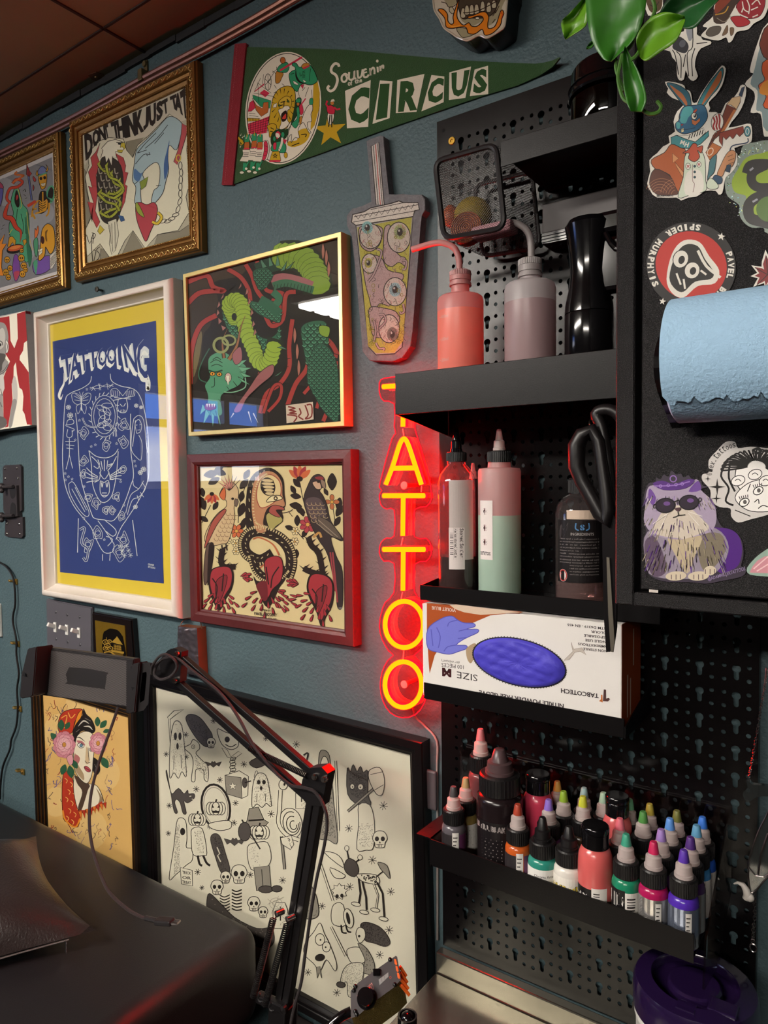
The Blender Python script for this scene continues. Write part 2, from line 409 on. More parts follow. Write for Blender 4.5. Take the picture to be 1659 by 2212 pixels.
# ================================================================ frames
def lerp(a, b, t): return a+(b-a)*t
def inset(c, d):
    """c: 4 corners in wall-plane (x,z), TL TR BR BL; moved in by d"""
    out = []
    for i in range(4):
        p, a, b = V(c[i]), V(c[i-1]), V(c[(i+1) % 4]); out.append(p+(a-p).normalized()*d+(b-p).normalized()*d)
    return out
def q4(px, y):
    return [V((P(u, v, y).x, P(u, v, y).z)) for u, v in px]
def moulding(bm, c, prof):
    """prof: (inset, depth) pairs, mitred at the corners"""
    rings = [[bm.verts.new((p.x, -d, p.y)) for p in inset(c, i)] for i, d in prof]
    for a, b in zip(rings, rings[1:]):
        for k in range(4): bm.faces.new((a[k], a[(k+1) % 4], b[(k+1) % 4], b[k]))
    return bm
def sheet(c, y, ins=0, t=.001):
    bm = B(); q = inset(c, ins); prism(bm, [V((p.x, y, p.y)) for p in q], (0, t, 0)); return bm
def pane(c, y, ins, parent):
    return ob('glass', sheet(c, y, ins, .0012), GLASS, parent)
def root_of(c, name, label, cat='picture', group=None):
    lo = min(c, key=lambda p: p.y); return E(name, label, cat, ((c[2].x+c[3].x)/2, 0, lo.y), group)
# ================================================================ two gold frames
GOLD = mat('antique_gold', '#8a6232', .33, metal=.75, spec=.5, bump=.15, bs=120, var=.25, vs_=25)
GOLDL = mat('worn_gold_relief', '#c9a767', .3, metal=.85, var=.3, vs_=60)
def gold_frame(cpx, y, label, art):
    c = q4(cpx, -y)
    t = root_of(c, 'picture_frame', label)
    w = .034
    fr = ob('frame', moulding(B(), c, [(0, .001), (0, y-.006), (.002, y-.004), (.0025, y-.001), (.0055, y+.001), (.014, y+.0005), (.016, y-.0035), (.021, y-.005), (.0215, y-.003), (.025, y-.003), (.0255, y-.006), (.031, y-.009), (.0315, y-.007), (.0335, y-.007), (w, .0085), (w+.004, .0085)]), GOLD, t)
    bm = B(); q = inset(c, .0097); rnd = random.Random(3)
    for k in range(4):
        a, b = q[k], q[(k+1) % 4]; n = int((b-a).length/.0085); d = (b-a).normalized(); nn = V((-d.y, d.x))
        for i in range(n):
            p = lerp(a, b, (i+.5)/n); s = 1 if i % 2 else -1
            o = V((p.x, -y-.0006, p.y)); dd = V((d.x, 0, d.y)); pn = V((nn.x, 0, nn.y))
            tube(bm, [o-dd*.0042-pn*.0026*s, o-dd*.001+pn*.003*s+V((0, -.001, 0)), o+dd*.003+pn*.0018*s+V((0, -.0012, 0)), o+dd*.0044-pn*.0022*s], [.0005, .0013, .0013, .0005], 5, sub=2)
            ball(bm, o+pn*.0032*s*-1+dd*.002, .0011, 5)
    q = inset(c, .0325)
    for k in range(4):
        a, b = q[k], q[(k+1) % 4]; n = int((b-a).length/.0042)
        for i in range(n):
            p = lerp(a, b, (i+.5)/n); ball(bm, (p.x, -y+.0068, p.y), .0011, 5)
    ob('relief_ornament', bm, GOLDL, fr, smooth='all')
    ob('print', art(), PRINT, t, norm=False)
    pane(c, -.0105, w-.001, t)
    return t
def rect_fill(A, px, col):
    c0 = A.c; A.c = (0, 0, 1); A.fill(px, col); A.c = c0
def art_eagle():
    A = Art(mpY(-.009), (0, 0, 2.9625)); I = [(165, 280), (412, 172), (424, 515), (172, 588)]
    rect_fill(A, I, '#b6ae9a')
    K = '#17110f'; W = '#e2dcc6'
    for p in ([(515, 1040), (550, 1100), (545, 1180), (560, 1250), (590, 1360), (560, 1440), (530, 1470), (520, 1200)], [(1010, 1500), (1150, 1480), (1235, 1420), (1235, 1505), (985, 1570)],
              [(645, 1590), (680, 1600), (705, 1660), (640, 1690)], [(810, 900), (925, 870), (880, 940), (850, 1000), (835, 1060), (800, 960)], [(850, 1480), (915, 1590), (770, 1650)]):
        A.fill(p, '#8b8473', 0, 3)
    A.fill([(545, 1060), (515, 1010), (500, 860), (1200, 540), (1210, 760), (1150, 780), (1085, 735), (960, 870), (810, 905), (720, 890), (640, 910), (590, 960)], '#cfc6b4')
    # white cut-out behind the figures
    A.fill([(560, 980), (640, 900), (700, 880), (790, 890), (810, 960), (850, 1010), (880, 930), (960, 860), (1085, 730), (1150, 775), (1205, 830), (1195, 960), (1215, 1170), (1190, 1260), (1210, 1360), (1140, 1475), (1010, 1500), (930, 1590), (850, 1475), (800, 1540), (745, 1650), (710, 1660), (640, 1560), (560, 1640), (530, 1560), (550, 1460), (590, 1380), (560, 1230), (545, 1130), (570, 1060)], W, 0, 4, K)
    # lettering
    for s, tl, tr, br, bl in (('D', (538, 865), (590, 838), (598, 990), (548, 1030)), ('O', (588, 838), (632, 818), (640, 905), (596, 960)), ('N', (628, 820), (672, 800), (682, 895), (632, 905)), ('T', (658, 805), (690, 790), (700, 880), (680, 885)),
                              ('T', (706, 785), (758, 765), (766, 880), (730, 890)), ('H', (742, 772), (790, 750), (800, 880), (758, 885)), ('I', (788, 750), (812, 740), (822, 880), (800, 885)), ('N', (810, 740), (862, 718), (872, 868), (820, 880)), ('K', (860, 718), (915, 695), (922, 840), (872, 865)),
                              ('J', (925, 690), (950, 680), (955, 810), (915, 840)), ('U', (948, 680), (998, 655), (1000, 800), (955, 815)), ('S', (998, 655), (1040, 640), (1045, 740), (1002, 790)), ('T', (1035, 645), (1072, 625), (1078, 715), (1050, 740)),
                              ('T', (1085, 620), (1128, 600), (1136, 690), (1105, 705)), ('A', (1115, 605), (1160, 585), (1172, 740), (1118, 700)), ('T', (1150, 590), (1200, 545), (1203, 770), (1172, 745))):
        A.quadtext(s, tl, tr, br, bl, K, .06)
    # flames
    R = '#b8444a'
    A.fill([(640, 915), (620, 990), (645, 1060), (615, 1120), (625, 1230), (610, 1350), (640, 1420), (620, 1460), (580, 1380), (590, 1420), (575, 1350), (560, 1290), (600, 1300), (565, 1190), (590, 1200), (565, 1100), (590, 1060), (580, 1010), (615, 970)], R, 0, 3)
    A.fill([(740, 980), (790, 1010), (805, 1060), (800, 1100), (820, 1105), (800, 1180), (815, 1190), (800, 1290), (770, 1360), (770, 1200), (775, 1080)], R, 0, 3)
    # body
    A.fill([(660, 1000), (740, 1020), (780, 1080), (790, 1200), (770, 1360), (740, 1430), (680, 1430), (640, 1380), (625, 1250), (620, 1120)], '#2a2522', 2, 3)
    for r in range(6):
        for i in range(4):
            x = 645+i*34+(r % 2)*14; y = 1090+r*46; A.line([(x-14, y-14), (x-10, y+16), (x, y+22), (x+10, y+14)], 7, '#a39b8a', 3)
    # head
    A.fill([(690, 905), (740, 892), (790, 910), (802, 940), (785, 965), (740, 970), (745, 1010), (720, 1000), (715, 1060), (695, 1010), (680, 1040), (672, 1000), (645, 1010), (660, 960), (650, 950), (672, 925)], '#efe9d8', 0, 4)
    A.fill([(775, 910), (800, 915), (804, 945), (795, 955), (785, 940), (770, 945)], '#cdb83c', 0, 3)
    A.fill([(750, 960), (790, 960), (780, 978), (755, 974)], '#cdb83c', 0, 3)
    A.ell(765, 920, 11, 7, '#20242a'); A.line([(745, 912), (785, 915)], 5)
    # tail and feet
    A.fill([(690, 1420), (745, 1400), (760, 1500), (740, 1600), (715, 1630), (700, 1560), (705, 1500)], '#d8d2be', 0, 3)
    A.lines([[(715, 1430), (722, 1610)], [(735, 1420), (738, 1590)], [(702, 1440), (712, 1560)]], 3)
    A.fill([(755, 1375), (790, 1385), (800, 1410), (775, 1420)], '#345a8e', 0, 2)
    A.fill([(625, 1480), (640, 1440), (668, 1470), (640, 1500)], '#cdb83c', 0, 3)
    # vines
    G = '#a3aa37'
    for p in ([(630, 1050), (660, 1090), (710, 1110), (730, 1170), (780, 1200), (740, 1240), (690, 1240), (640, 1270)], [(640, 1230), (700, 1260), (760, 1280), (770, 1320), (700, 1350), (650, 1380)], [(640, 1360), (700, 1390), (750, 1350), (770, 1300)], [(630, 1240), (680, 1290), (740, 1310), (765, 1350)], [(680, 1060), (700, 1130), (760, 1160), (790, 1220), (730, 1270)]):
        A.line(p, 21, K, 4); A.line(p, 14, G, 4)
        for i in range(0, len(p)-1):
            x, y = p[i]; A.fill([(x-9, y), (x+9, y+4), (x+(-1)**i*14, y-24)], G, 0, 2)
    # hand
    Bl = '#9fb4ba'
    A.fill([(1085, 745), (1165, 790), (1160, 860), (1130, 960), (1085, 930), (1075, 1010), (1080, 1090), (1060, 1170), (1040, 1240), (990, 1300), (970, 1290), (985, 1220), (1015, 1190), (1025, 1090), (1005, 1040), (960, 1060), (915, 1110), (925, 1160), (900, 1210), (905, 1310), (880, 1310), (862, 1290), (870, 1200), (848, 1150), (860, 1050), (875, 960), (930, 900), (1000, 830)], Bl, 2, 4)
    A.fill([(1085, 900), (1075, 1000), (1078, 1080), (1055, 1150), (1050, 1050), (1070, 960)], '#3c5f92', 2)
    A.fill([(862, 1080), (900, 1110), (915, 1100), (890, 1160), (858, 1140)], '#4b6f9c', 2)
    A.lines([[(1075, 800), (1010, 880), (930, 950)], [(1050, 850), (990, 920)], [(1000, 850), (930, 920), (880, 980)], [(880, 980), (940, 960)], [(868, 1050), (920, 990), (960, 990)], [(938, 985), (945, 1000)], [(955, 975), (962, 990)], [(1000, 1190), (1030, 1185)], [(860, 1180), (885, 1160)]], 4)
    A.fill([(895, 1165), (950, 1130), (935, 1190), (905, 1215)], '#7d8b34', 0, 3)
    A.fill([(1165, 790), (1200, 810), (1195, 860), (1150, 1010), (1135, 1055), (1112, 1035), (1140, 960), (1160, 860)], '#b04a50', 0, 3)
    A.ring(1143, 1012, 14, 20, 7, '#c8ae3a')
    for i in range(11):
        t = i/10; x = [1155, 1160, 1158, 1155, 1155, 1152, 1140, 1125, 1100, 1075, 1045][i]; y = [1060, 1105, 1150, 1195, 1240, 1290, 1340, 1375, 1400, 1415, 1415][i]
        A.ring(x, y, *((11, 24) if i < 7 else (22, 11)), 4, K, 0 if i < 5 else (20 if i < 7 else -20))
    # heart
    A.fill([(870, 1310), (900, 1295), (940, 1310), (985, 1295), (1008, 1330), (1000, 1400), (965, 1480), (935, 1545), (905, 1490), (875, 1400)], '#a83a45', 2, 4)
    A.line([(870, 1320), (880, 1350), (925, 1390)], 4)
    A.fill([(875, 1295), (895, 1320), (925, 1390), (885, 1365), (868, 1320)], '#8a9636', 2, 3)
    A.line([(975, 1420), (1010, 1430), (1035, 1390), (1010, 1360)], 22, K); A.line([(975, 1420), (1010, 1430), (1035, 1390), (1010, 1360)], 15, '#cdb12f')
    # signature
    A.lines([[(558, 1690), (550, 1500), (575, 1560), (598, 1490), (595, 1560)], [(588, 1490), (612, 1500), (600, 1530), (585, 1530), (595, 1690)], [(598, 1600), (615, 1610), (600, 1680), (625, 1660)], [(640, 1580), (618, 1600), (640, 1630), (622, 1670)]], 4)
    return A.bm
def art_skeleton():
    A = Art(mpY(-.009), (0, 270, 5.5294))
    rect_fill(A, [(-130, 420), (122, 312), (131, 600), (-130, 690)], '#d3cdd2')
    A.fill([(-600, 920), (620, 385), (690, 1745), (-600, 2120)], '#85848c')
    for x, y, r in ((60, 800, 130), (420, 1250, 150), (330, 1500, 90), (560, 1050, 90)): A.ell(x, y, r, r*1.3, '#9b9aa3', 0, 18)
    K = '#141015'; YL = '#c98f22'; GR = '#4fa07c'; RD = '#c8432f'
    # hooded figure
    A.fill([(190, 730), (230, 780), (270, 940), (330, 1020), (350, 1200), (340, 1380), (380, 1540), (320, 1640), (250, 1560), (180, 1420), (120, 1330), (110, 1180), (160, 1060), (130, 930), (150, 820)], GR, 2, 7, K)
    A.fill([(330, 1020), (350, 1200), (350, 1420), (385, 1560), (350, 1700), (320, 1500), (310, 1200)], '#2f6f55', 2)
    A.fill([(195, 780), (225, 860), (230, 960), (205, 980), (175, 900)], '#1b1114', 2, 6)
    A.fill([(205, 830), (218, 860), (200, 900), (190, 870)], '#a3303a', 2)
    A.line([(210, 740), (260, 940), (240, 1000)], 7, '#c7b13e'); A.line([(320, 1040), (345, 1300), (390, 1500)], 7, '#c7b13e'); A.line([(150, 1240), (110, 1300)], 7, '#c7b13e')
    A.lines([[(250, 1060), (280, 1200), (270, 1300)], [(210, 1000), (190, 1150)], [(300, 1100), (310, 1300)]], 7, K)
    # smoke
    for w, c in ((66, K), (52, RD)):
        A.line([(240, 1400), (250, 1280), (190, 1220), (140, 1120), (60, 1090), (90, 960), (120, 940)], w, c, 5, taper=2)
        A.line([(120, 930), (80, 870), (120, 760), (210, 740), (270, 680), (200, 650), (150, 700)], w*.55, c, 5)
    A.line([(150, 690), (260, 620), (280, 600), (180, 590), (205, 555)], 22, '#cf6a33', 4)
    # cauldron
    A.ell(180, 1480, 105, 55, K, -15); A.ell(185, 1470, 98, 36, '#c5562d', -12, ol=5); A.ell(180, 1462, 70, 20, '#d98040', -12)
    A.fill([(110, 1340), (150, 1330), (190, 1380), (180, 1440), (150, 1400), (110, 1460), (90, 1450)], YL, 0, 6)
    A.fill([(270, 1380), (310, 1360), (320, 1400), (290, 1440)], YL, 0, 6)
    A.fill([(170, 1560), (210, 1560), (240, 1700), (230, 1800), (190, 1870), (160, 1800), (150, 1700)], '#7d4aa0', 2, 5)
    A.fill([(165, 1760), (235, 1750), (190, 1860)], '#b8455e', 1)
    for x, y, r in ((85, 1610, 34), (70, 1760, 36), (120, 1710, 30), (100, 1820, 30), (255, 1590, 38), (285, 1680, 36), (270, 1780, 36), (305, 1730, 28), (260, 1500, 24)):
        A.ell(x, y, r, r*1.15, YL, 0, 14, 6); A.ell(x-r*.3, y, r*.24, r*.28, K, 0, 8); A.ell(x+r*.35, y, r*.24, r*.28, K, 0, 8); A.line([(x-r*.4, y+r*.65), (x+r*.4, y+r*.65)], 5)
    # warrior skeleton
    A.line([(335, 560), (380, 900)], 26, K, 0); A.line([(335, 560), (380, 900)], 16, '#5b66a0', 0)
    A.fill([(320, 455), (350, 540), (345, 620), (315, 590)], '#8e2f36', 0, 6); A.fill([(350, 540), (380, 580), (350, 620)], '#b0393d', 0, 5)
    A.fill([(395, 610), (430, 650), (420, 680), (400, 660)], '#b0393d', 1, 5); A.fill([(395, 710), (410, 750), (395, 790)], '#b0393d', 1, 5)
    A.fill([(460, 600), (550, 570), (560, 650), (545, 740), (505, 770), (480, 730)], YL, 1, 7)
    A.ell(490, 640, 17, 20, K); A.ell(535, 630, 17, 20, K); A.fill([(490, 700), (545, 690), (535, 730), (500, 735)], '#dedac8', 0, 5)
    A.lines([[(505, 700), (508, 732)], [(522, 697), (524, 730)]], 4)
    A.fill([(450, 590), (470, 520), (510, 490), (545, 520), (560, 570)], '#6b74a8', 1, 6); A.line([(460, 610), (560, 570)], 16, GR, 0)
    A.fill([(450, 610), (430, 590), (445, 540), (455, 580)], YL, 1, 5); A.fill([(545, 560), (565, 510), (545, 470), (572, 500), (575, 540)], YL, 1, 5)
    A.ell(605, 830, 48, 105, K, 8); A.ring(605, 830, 44, 100, 20, GR, 8); A.fill([(530, 850), (630, 880), (625, 915), (535, 880)], GR, 0, 6)
    A.fill([(480, 800), (550, 790), (560, 860), (600, 900), (560, 1020), (470, 1060), (460, 920)], '#1d1518', 1)
    for i in range(5): A.line([(470, 900+i*28), (510, 930+i*26), (560, 890+i*30)], 13, YL)
    A.line([(512, 800), (515, 960)], 15, YL, 0)
    A.lines([[(460, 900), (400, 980), (380, 1100)], [(560, 900), (545, 1010), (420, 1060)], [(590, 930), (580, 1050), (550, 1090)], [(390, 1060), (420, 1120)], [(380, 1010), (440, 1000)]], 20, YL)
    A.line([(330, 970), (430, 910)], 34, RD, 0)
    A.lines([[(275, 790), (300, 770), (310, 800)], [(300, 760), (305, 800)], [(300, 880), (325, 870)], [(285, 830), (310, 850)], [(10, 1250), (40, 1230)], [(30, 1210), (60, 1190)]], 5)
    # big skull on book
    A.fill([(400, 1640), (590, 1560), (600, 1720), (430, 1790)], '#7754a8', 1, 7); A.fill([(400, 1640), (450, 1620), (430, 1790)], '#4fa07c', 1)
    A.fill([(595, 1560), (670, 1500), (680, 1620), (630, 1710), (600, 1720)], '#d6d0c8', 0, 6)
    for i in range(6): A.line([(605, 1600+i*18), (672, 1520+i*20)], 5, K, 0)
    A.fill([(480, 1480), (490, 1350), (510, 1240), (570, 1180), (640, 1230), (660, 1400), (640, 1500), (600, 1540), (560, 1480), (545, 1460), (535, 1560), (480, 1620), (460, 1600), (470, 1540)], YL, 2, 8)
    A.ell(510, 1375, 22, 48, '#3c1712', -4); A.fill([(545, 1270), (575, 1250), (560, 1300), (565, 1390), (545, 1370), (540, 1300)], '#6b4a18', 2)
    A.fill([(455, 1490), (510, 1470), (505, 1530), (470, 1560)], '#e2ddc9', 0, 6); A.lines([[(475, 1485), (478, 1550)], [(492, 1480), (493, 1535)], [(458, 1522), (508, 1500)]], 4)
    A.fill([(405, 1380), (450, 1350), (455, 1500), (435, 1580), (410, 1500)], '#4c8f6c', 1, 6)
    A.fill([(415, 1340), (420, 1230), (435, 1260), (455, 1200), (465, 1260), (440, 1340)], '#cf6a33', 1, 5)
    A.fill([(-60, 1400), (0, 1390), (60, 1300), (25, 1420), (80, 1420), (30, 1500), (20, 1700), (45, 1800), (-60, 1800)], '#d98227', 0, 6)
    A.fill([(-200, 640), (0, 680), (40, 800), (-20, 1010), (-200, 1000)], '#5a5496', 1, 7); A.fill([(-200, 560), (10, 690), (35, 760), (-100, 700)], '#a03a5a', 1, 5)
    return A.bm
gold_frame([(147, 262), (420, 126), (431, 541), (159, 608)], .019, 'ornate gold frame with an eagle and a clawed hand holding a heart', art_eagle)
gold_frame([(-150, 413), (125, 281), (137, 620), (-150, 702)], .0175, 'ornate gold frame with a hooded figure and skeletons, cut off at the left', art_skeleton)
# ================================================================ canvas with the red X (left edge)
def art_canvas():
    A = Art(mpY(-.0322), (0, 660, 7.9)); W = '#ded8c6'; R = '#97272a'
    A.fill([(-500, 330), (430, 90), (545, 2040), (-500, 2190)], W)
    A.fill([(-480, 300), (50, 200), (160, 180), (180, 600), (245, 730), (305, 560), (290, 140), (430, 95), (462, 600), (410, 640), (395, 770), (340, 860), (335, 930), (400, 1010), (490, 1140), (545, 2040), (460, 2030), (420, 1850), (385, 1790), (400, 1550), (380, 1440), (330, 1400), (290, 1170), (270, 970), (235, 1040), (230, 1250), (200, 1340), (215, 1600), (180, 1800), (140, 2070), (90, 2080), (60, 1900), (50, 1400), (65, 1210), (150, 1000), (170, 950), (110, 850), (-200, 500)], R)
    G = '#8d8985'
    A.fill([(-400, 700), (-150, 320), (20, 285), (100, 340), (138, 480), (140, 600), (100, 800), (90, 900), (150, 1000), (60, 1200), (50, 1500), (60, 1900), (90, 2070), (-480, 2140)], G, 1)
    A.fill([(-100, 600), (30, 380), (90, 500), (60, 700), (-60, 760)], '#b5b1aa', 2); A.fill([(-300, 850), (60, 820), (90, 900), (40, 1000), (0, 1130), (-300, 1180)], '#4b4744', 2)
    A.fill([(-300, 1250), (20, 1180), (60, 1210), (45, 1500), (-300, 1500)], '#bdb9b2', 1); A.fill([(-300, 1900), (60, 1900), (85, 2070), (-300, 2110)], '#5b5754', 1)
    A.fill([(95, 600), (135, 620), (150, 720), (125, 810), (100, 790)], '#c9c5bd', 1, 6); A.line([(110, 640), (130, 700), (115, 770)], 9, '#3b3735')
    A.ell(5, 670, 20, 26, '#27211f'); A.line([(-20, 600), (30, 620), (50, 680)], 14, '#3b3735')
    A.lines([[(150, 1000), (90, 1120), (-50, 1200)], [(130, 1010), (60, 1110), (-50, 1160)], [(10, 1420), (40, 1540)], [(0, 1650), (35, 1730)]], 9, '#3b3735')
    A.fill([(240, 1200), (275, 1250), (297, 1400), (297, 1600), (250, 1850), (205, 2060), (150, 2060), (190, 1800), (225, 1580), (205, 1340)], '#b3afa8', 1); A.fill([(225, 1600), (290, 1640), (230, 1900), (200, 2060), (150, 2060), (190, 1750)], '#8a8682', 1)
    return A
c = q4([(-70, 698), (54.5, 671), (69, 918), (-70, 938)], -.032)
t = root_of(c, 'canvas_painting', 'canvas with a red painted X over a grey figure, cut off at the left')
bm = B(); prism(bm, [V((p.x, -.032, p.y)) for p in c], (0, .0315, 0)); ob('canvas', bm, mat('canvas_cloth', '#a9a3a2', .85, bump=.4, bs=900, var=.12, vs_=60), t)
art_canvas().done('print', mat_print('canvas_paint', .7, grain=.06), t)
A = Art(lambda u, v: (V((c[1].x+.0003+(u*0), -.031+.030*u, c[1].y+(c[2].y-c[1].y)*v)), V((1, 0, 0))))
for p in ([(0, 0), (.35, .0), (.5, .2), (.3, .27), (0, .25)], [(0, .55), (.5, .58), (.35, .68), (.6, .98), (0, .99)]): A.fill(p, '#7c1f24')
A.done('side_paint', mat_print('canvas_paint'), t)

# ================================================================ white frame, blue and yellow poster
WHITE = mat('old_white_enamel', '#cfc5bb', .38, spec=.5, bump=.1, bs=70, var=.1, vs_=14)
c = q4([(67, 672), (354, 599), (373, 1338), (86, 1289)], -.0325)
c[1].x += .012; c[2].x += .012
t = root_of(c, 'picture_frame', 'chipped white frame with a blue tattooed back poster on a yellow mat')
prof = [(0, .001), (0, .018)]+[(.012-.012*cos(radians(a)), .018+.0145*sin(radians(a))) for a in (20, 40, 60, 75, 90)]+[(.0145, .0325), (.016, .031), (.0165, .026), (.026, .012), (.0275, .0125), (.029, .0115), (.03, .0075)]
ob('frame', moulding(B(), c, prof), WHITE, t, smooth=True)
YW = '#d8be3e'; BL = '#2c3c78'; WL = '#ccd2da'
A = Art(mpY(-.0075)); ci = inset(c, .029)
A2 = Art(lambda u, v: (V((u, -.0075, v)), V((0, -1, 0)))); A2.fill([(p.x, p.y) for p in ci], YW); A2.done('yellow_mat', mat_print('yellow_mat_board', .75), t)
A = Art(mpY(-.0079), (0, 580, 2.8357))
A.fill([(322, 447), (955, 320), (1003, 1930), (368, 1860)], BL)
ds = lambda x, y, u: (x, y)
WW = '#e4e6e6'
# lettering: white drop shadow, blue faces, light outline
LT = [('T', (368, 535), (440, 522), (440, 640), (395, 690)), ('A', (425, 525), (487, 512), (490, 640), (428, 690)), ('T', (476, 515), (540, 503), (535, 620), (500, 632)), ('T', (532, 498), (600, 487), (590, 600), (555, 610)),
      ('O', (600, 490), (655, 480), (655, 590), (600, 605)), ('O', (652, 480), (712, 474), (712, 585), (655, 590)), ('I', (718, 477), (740, 472), (746, 598), (726, 592)), ('N', (745, 468), (828, 455), (845, 640), (770, 605)), ('G', (830, 445), (915, 425), (912, 680), (845, 660))]
for dx, dy, col, bo in ((-9, 22, WW, .10), (-6, 15, WW, .10), (-3, 8, WW, .10), (0, 0, WL, .075), (1, 0, BL, .02)):
    k = A.k
    for ch, *q in LT:
        A.k = k; A.quadtext(ch, *[(a+dx, b+dy) for a, b in q], col, bo)
    A.k = k+1
A.line([(390, 640), (392, 700), (372, 745), (362, 780), (372, 800), (385, 770)], 16, WW, 5, taper=2)
A.line([(850, 650), (870, 685), (900, 690), (905, 745), (915, 700), (905, 650)], 24, WW, 5, taper=2)
L = lambda *p, w=3.2, sm=4: A.line(list(p), w, WL, sm)
def LL(ls, w=2.6): A.lines(ls, w, WL, 4)
# body outline
LL([[(560, 660), (550, 700), (500, 735), (430, 765), (400, 810), (388, 1000), (383, 1180), (400, 1330), (450, 1450), (520, 1540), (560, 1590), (600, 1680), (640, 1740), (690, 1735), (700, 1690)],
    [(675, 645), (685, 690), (740, 720), (810, 735), (850, 770), (880, 850), (905, 1000), (912, 1180), (905, 1300), (850, 1420), (780, 1530), (740, 1590), (710, 1660)],
    [(463, 885), (475, 1000), (490, 1250), (520, 1380), (560, 1500), (580, 1530), (640, 1540), (700, 1540), (760, 1440), (800, 1330), (818, 1260), (800, 1100), (800, 890)],
    [(480, 1530), (475, 1740)], [(812, 1540), (840, 1760)], [(628, 1750), (628, 1790)], [(675, 1735), (672, 1790)],
    [(700, 1690), (640, 1600), (600, 1545)], [(640, 1540), (700, 1590), (712, 1620), (690, 1640), (650, 1610)], [(650, 1640), (690, 1660), (660, 1700)]], 4)
# butterfly
for sx in (-1, 1):
    LL([[(498, 790), (498+sx*30, 765), (498+sx*58, 770), (498+sx*50, 815), (498+sx*20, 835), (498, 820)], [(498, 825), (498+sx*30, 845), (498+sx*22, 890), (498+sx*8, 870), (498, 840)], [(498, 790), (498+sx*12, 755)], [(498, 805), (498+sx*45, 780)], [(498, 812), (498+sx*42, 805)], [(498, 800), (498+sx*36, 768)]])
LL([[(497, 785), (499, 870)]], 6)
# barbed wire
LL([[(550, 740), (600, 715), (650, 725), (695, 710)], [(550, 728), (600, 735), (650, 712), (695, 722)], [(560, 750), (578, 722)], [(602, 705), (618, 745)], [(608, 745), (612, 705)], [(655, 700), (662, 742)], [(670, 730), (690, 705)], [(565, 725), (585, 748)]])
# dragon wreath with coil
for i in range(22):
    a = radians(i*16.4); x, y = 640+82*cos(a), 905+130*sin(a); A.k0 = A.k; A.line([(x, y), (x+20*cos(a+.7), y+24*sin(a+.7))], 4, WL, 0)
A.ring(640, 905, 80, 128, 3, WL); A.ring(640, 905, 66, 108, 3, WL)
for i in range(9): A.ring(640+(-1)**i*16, 840+i*17, 34-i, 16, 3, WL, i*25, 14)
A.line([(505, 915), (530, 960), (590, 970), (640, 940), (700, 980), (712, 1030)], 9, WL); A.line([(505, 915), (530, 960), (590, 970), (640, 940), (700, 980), (712, 1030)], 4, BL)
# eagle wings + skull
for sx in (-1, 1): LL([[(752, 780), (752+sx*40, 735), (752+sx*72, 745), (752+sx*70, 780), (752+sx*30, 785)]]+[[(752+sx*(20+i*11), 752-i*2), (752+sx*(22+i*12), 782)] for i in range(5)])
LL([[(725, 800), (720, 850), (735, 880), (770, 880), (782, 845), (775, 800)], [(735, 830), (750, 845)], [(770, 825), (758, 845)], [(740, 880), (742, 865)], [(755, 880), (755, 862)], [(765, 878), (765, 865)], [(700, 790), (800, 800)], [(705, 805), (805, 785)]], 4)
# arm pictures: hatted figure, skeleton, fish, woman, parrots, cactus
LL([[(400, 960), (450, 950), (445, 925), (415, 930), (408, 960)], [(405, 965), (455, 985), (440, 1000)], [(415, 985), (410, 1030), (440, 1030), (442, 990)], [(425, 1040), (425, 1140), (405, 1230)], [(425, 1140), (445, 1225)], [(400, 1060), (460, 1060)], [(405, 1080), (455, 1085)], [(408, 1100), (450, 1105)]], 3.4)
LL([[(820, 920), (850, 900), (880, 930), (895, 1060), (905, 1130)], [(820, 920), (808, 1000), (805, 1110), (840, 1160)], [(838, 1010), (860, 1000), (868, 960), (850, 925), (828, 950), (838, 1010)], [(842, 990), (858, 988)], [(832, 960), (842, 958)], [(855, 958), (864, 956)], [(850, 1020), (870, 1070), (865, 1170), (840, 1160)], [(830, 930), (820, 1030), (812, 1090)]], 3.4)
LL([[(420, 1320), (450, 1310), (500, 1400), (545, 1490), (530, 1520), (480, 1470), (430, 1380), (420, 1320)], [(440, 1350), (480, 1420), (520, 1490)], [(460, 1340), (500, 1420), (530, 1480)]], 3.4)
LL([[(880, 1300), (850, 1350), (800, 1390), (770, 1500)], [(870, 1310), (890, 1350), (850, 1400), (810, 1420), (780, 1510)], [(850, 1350), (820, 1330), (815, 1300)], [(860, 1370), (880, 1400)], [(840, 1390), (850, 1420)]], 3.4)
for x, y, r in ((830, 1460, 15), (865, 850, 12), (835, 840, 14), (420, 850, 16), (430, 900, 20), (880, 1230, 18), (860, 1250, 16)):
    A.burst(x, y, r, 3, WL, 4); A.ring(x, y, r*.8, r*.7, 2.4, WL)
# mermaid / heart / rock figures on torso
for x, y, s in ((510, 1010, 38), (760, 960, 45), (755, 1060, 38), (650, 1080, 40), (512, 1180, 34), (508, 1260, 30), (755, 1230, 34), (540, 1400, 36), (590, 1440, 34), (715, 1400, 34), (650, 1480, 30), (690, 1480, 28), (745, 1520, 30), (600, 1620, 44), (755, 1660, 48), (540, 1690, 46), (730, 1740, 50)):
    rr = random.Random(int(x*3+y)); p = [(x+s*(.35+.65*rr.random())*cos(a*.7), y+s*1.2*(.35+.65*rr.random())*sin(a*.7)) for a in range(9)]
    A.line(p, 2.8, WL, 4, True); A.line([(a*.6+x*.4, b*.6+y*.4) for a, b in p], 2.2, WL, 4, True); A.ring(x, y, s*.35, s*.3, 2.4, WL)
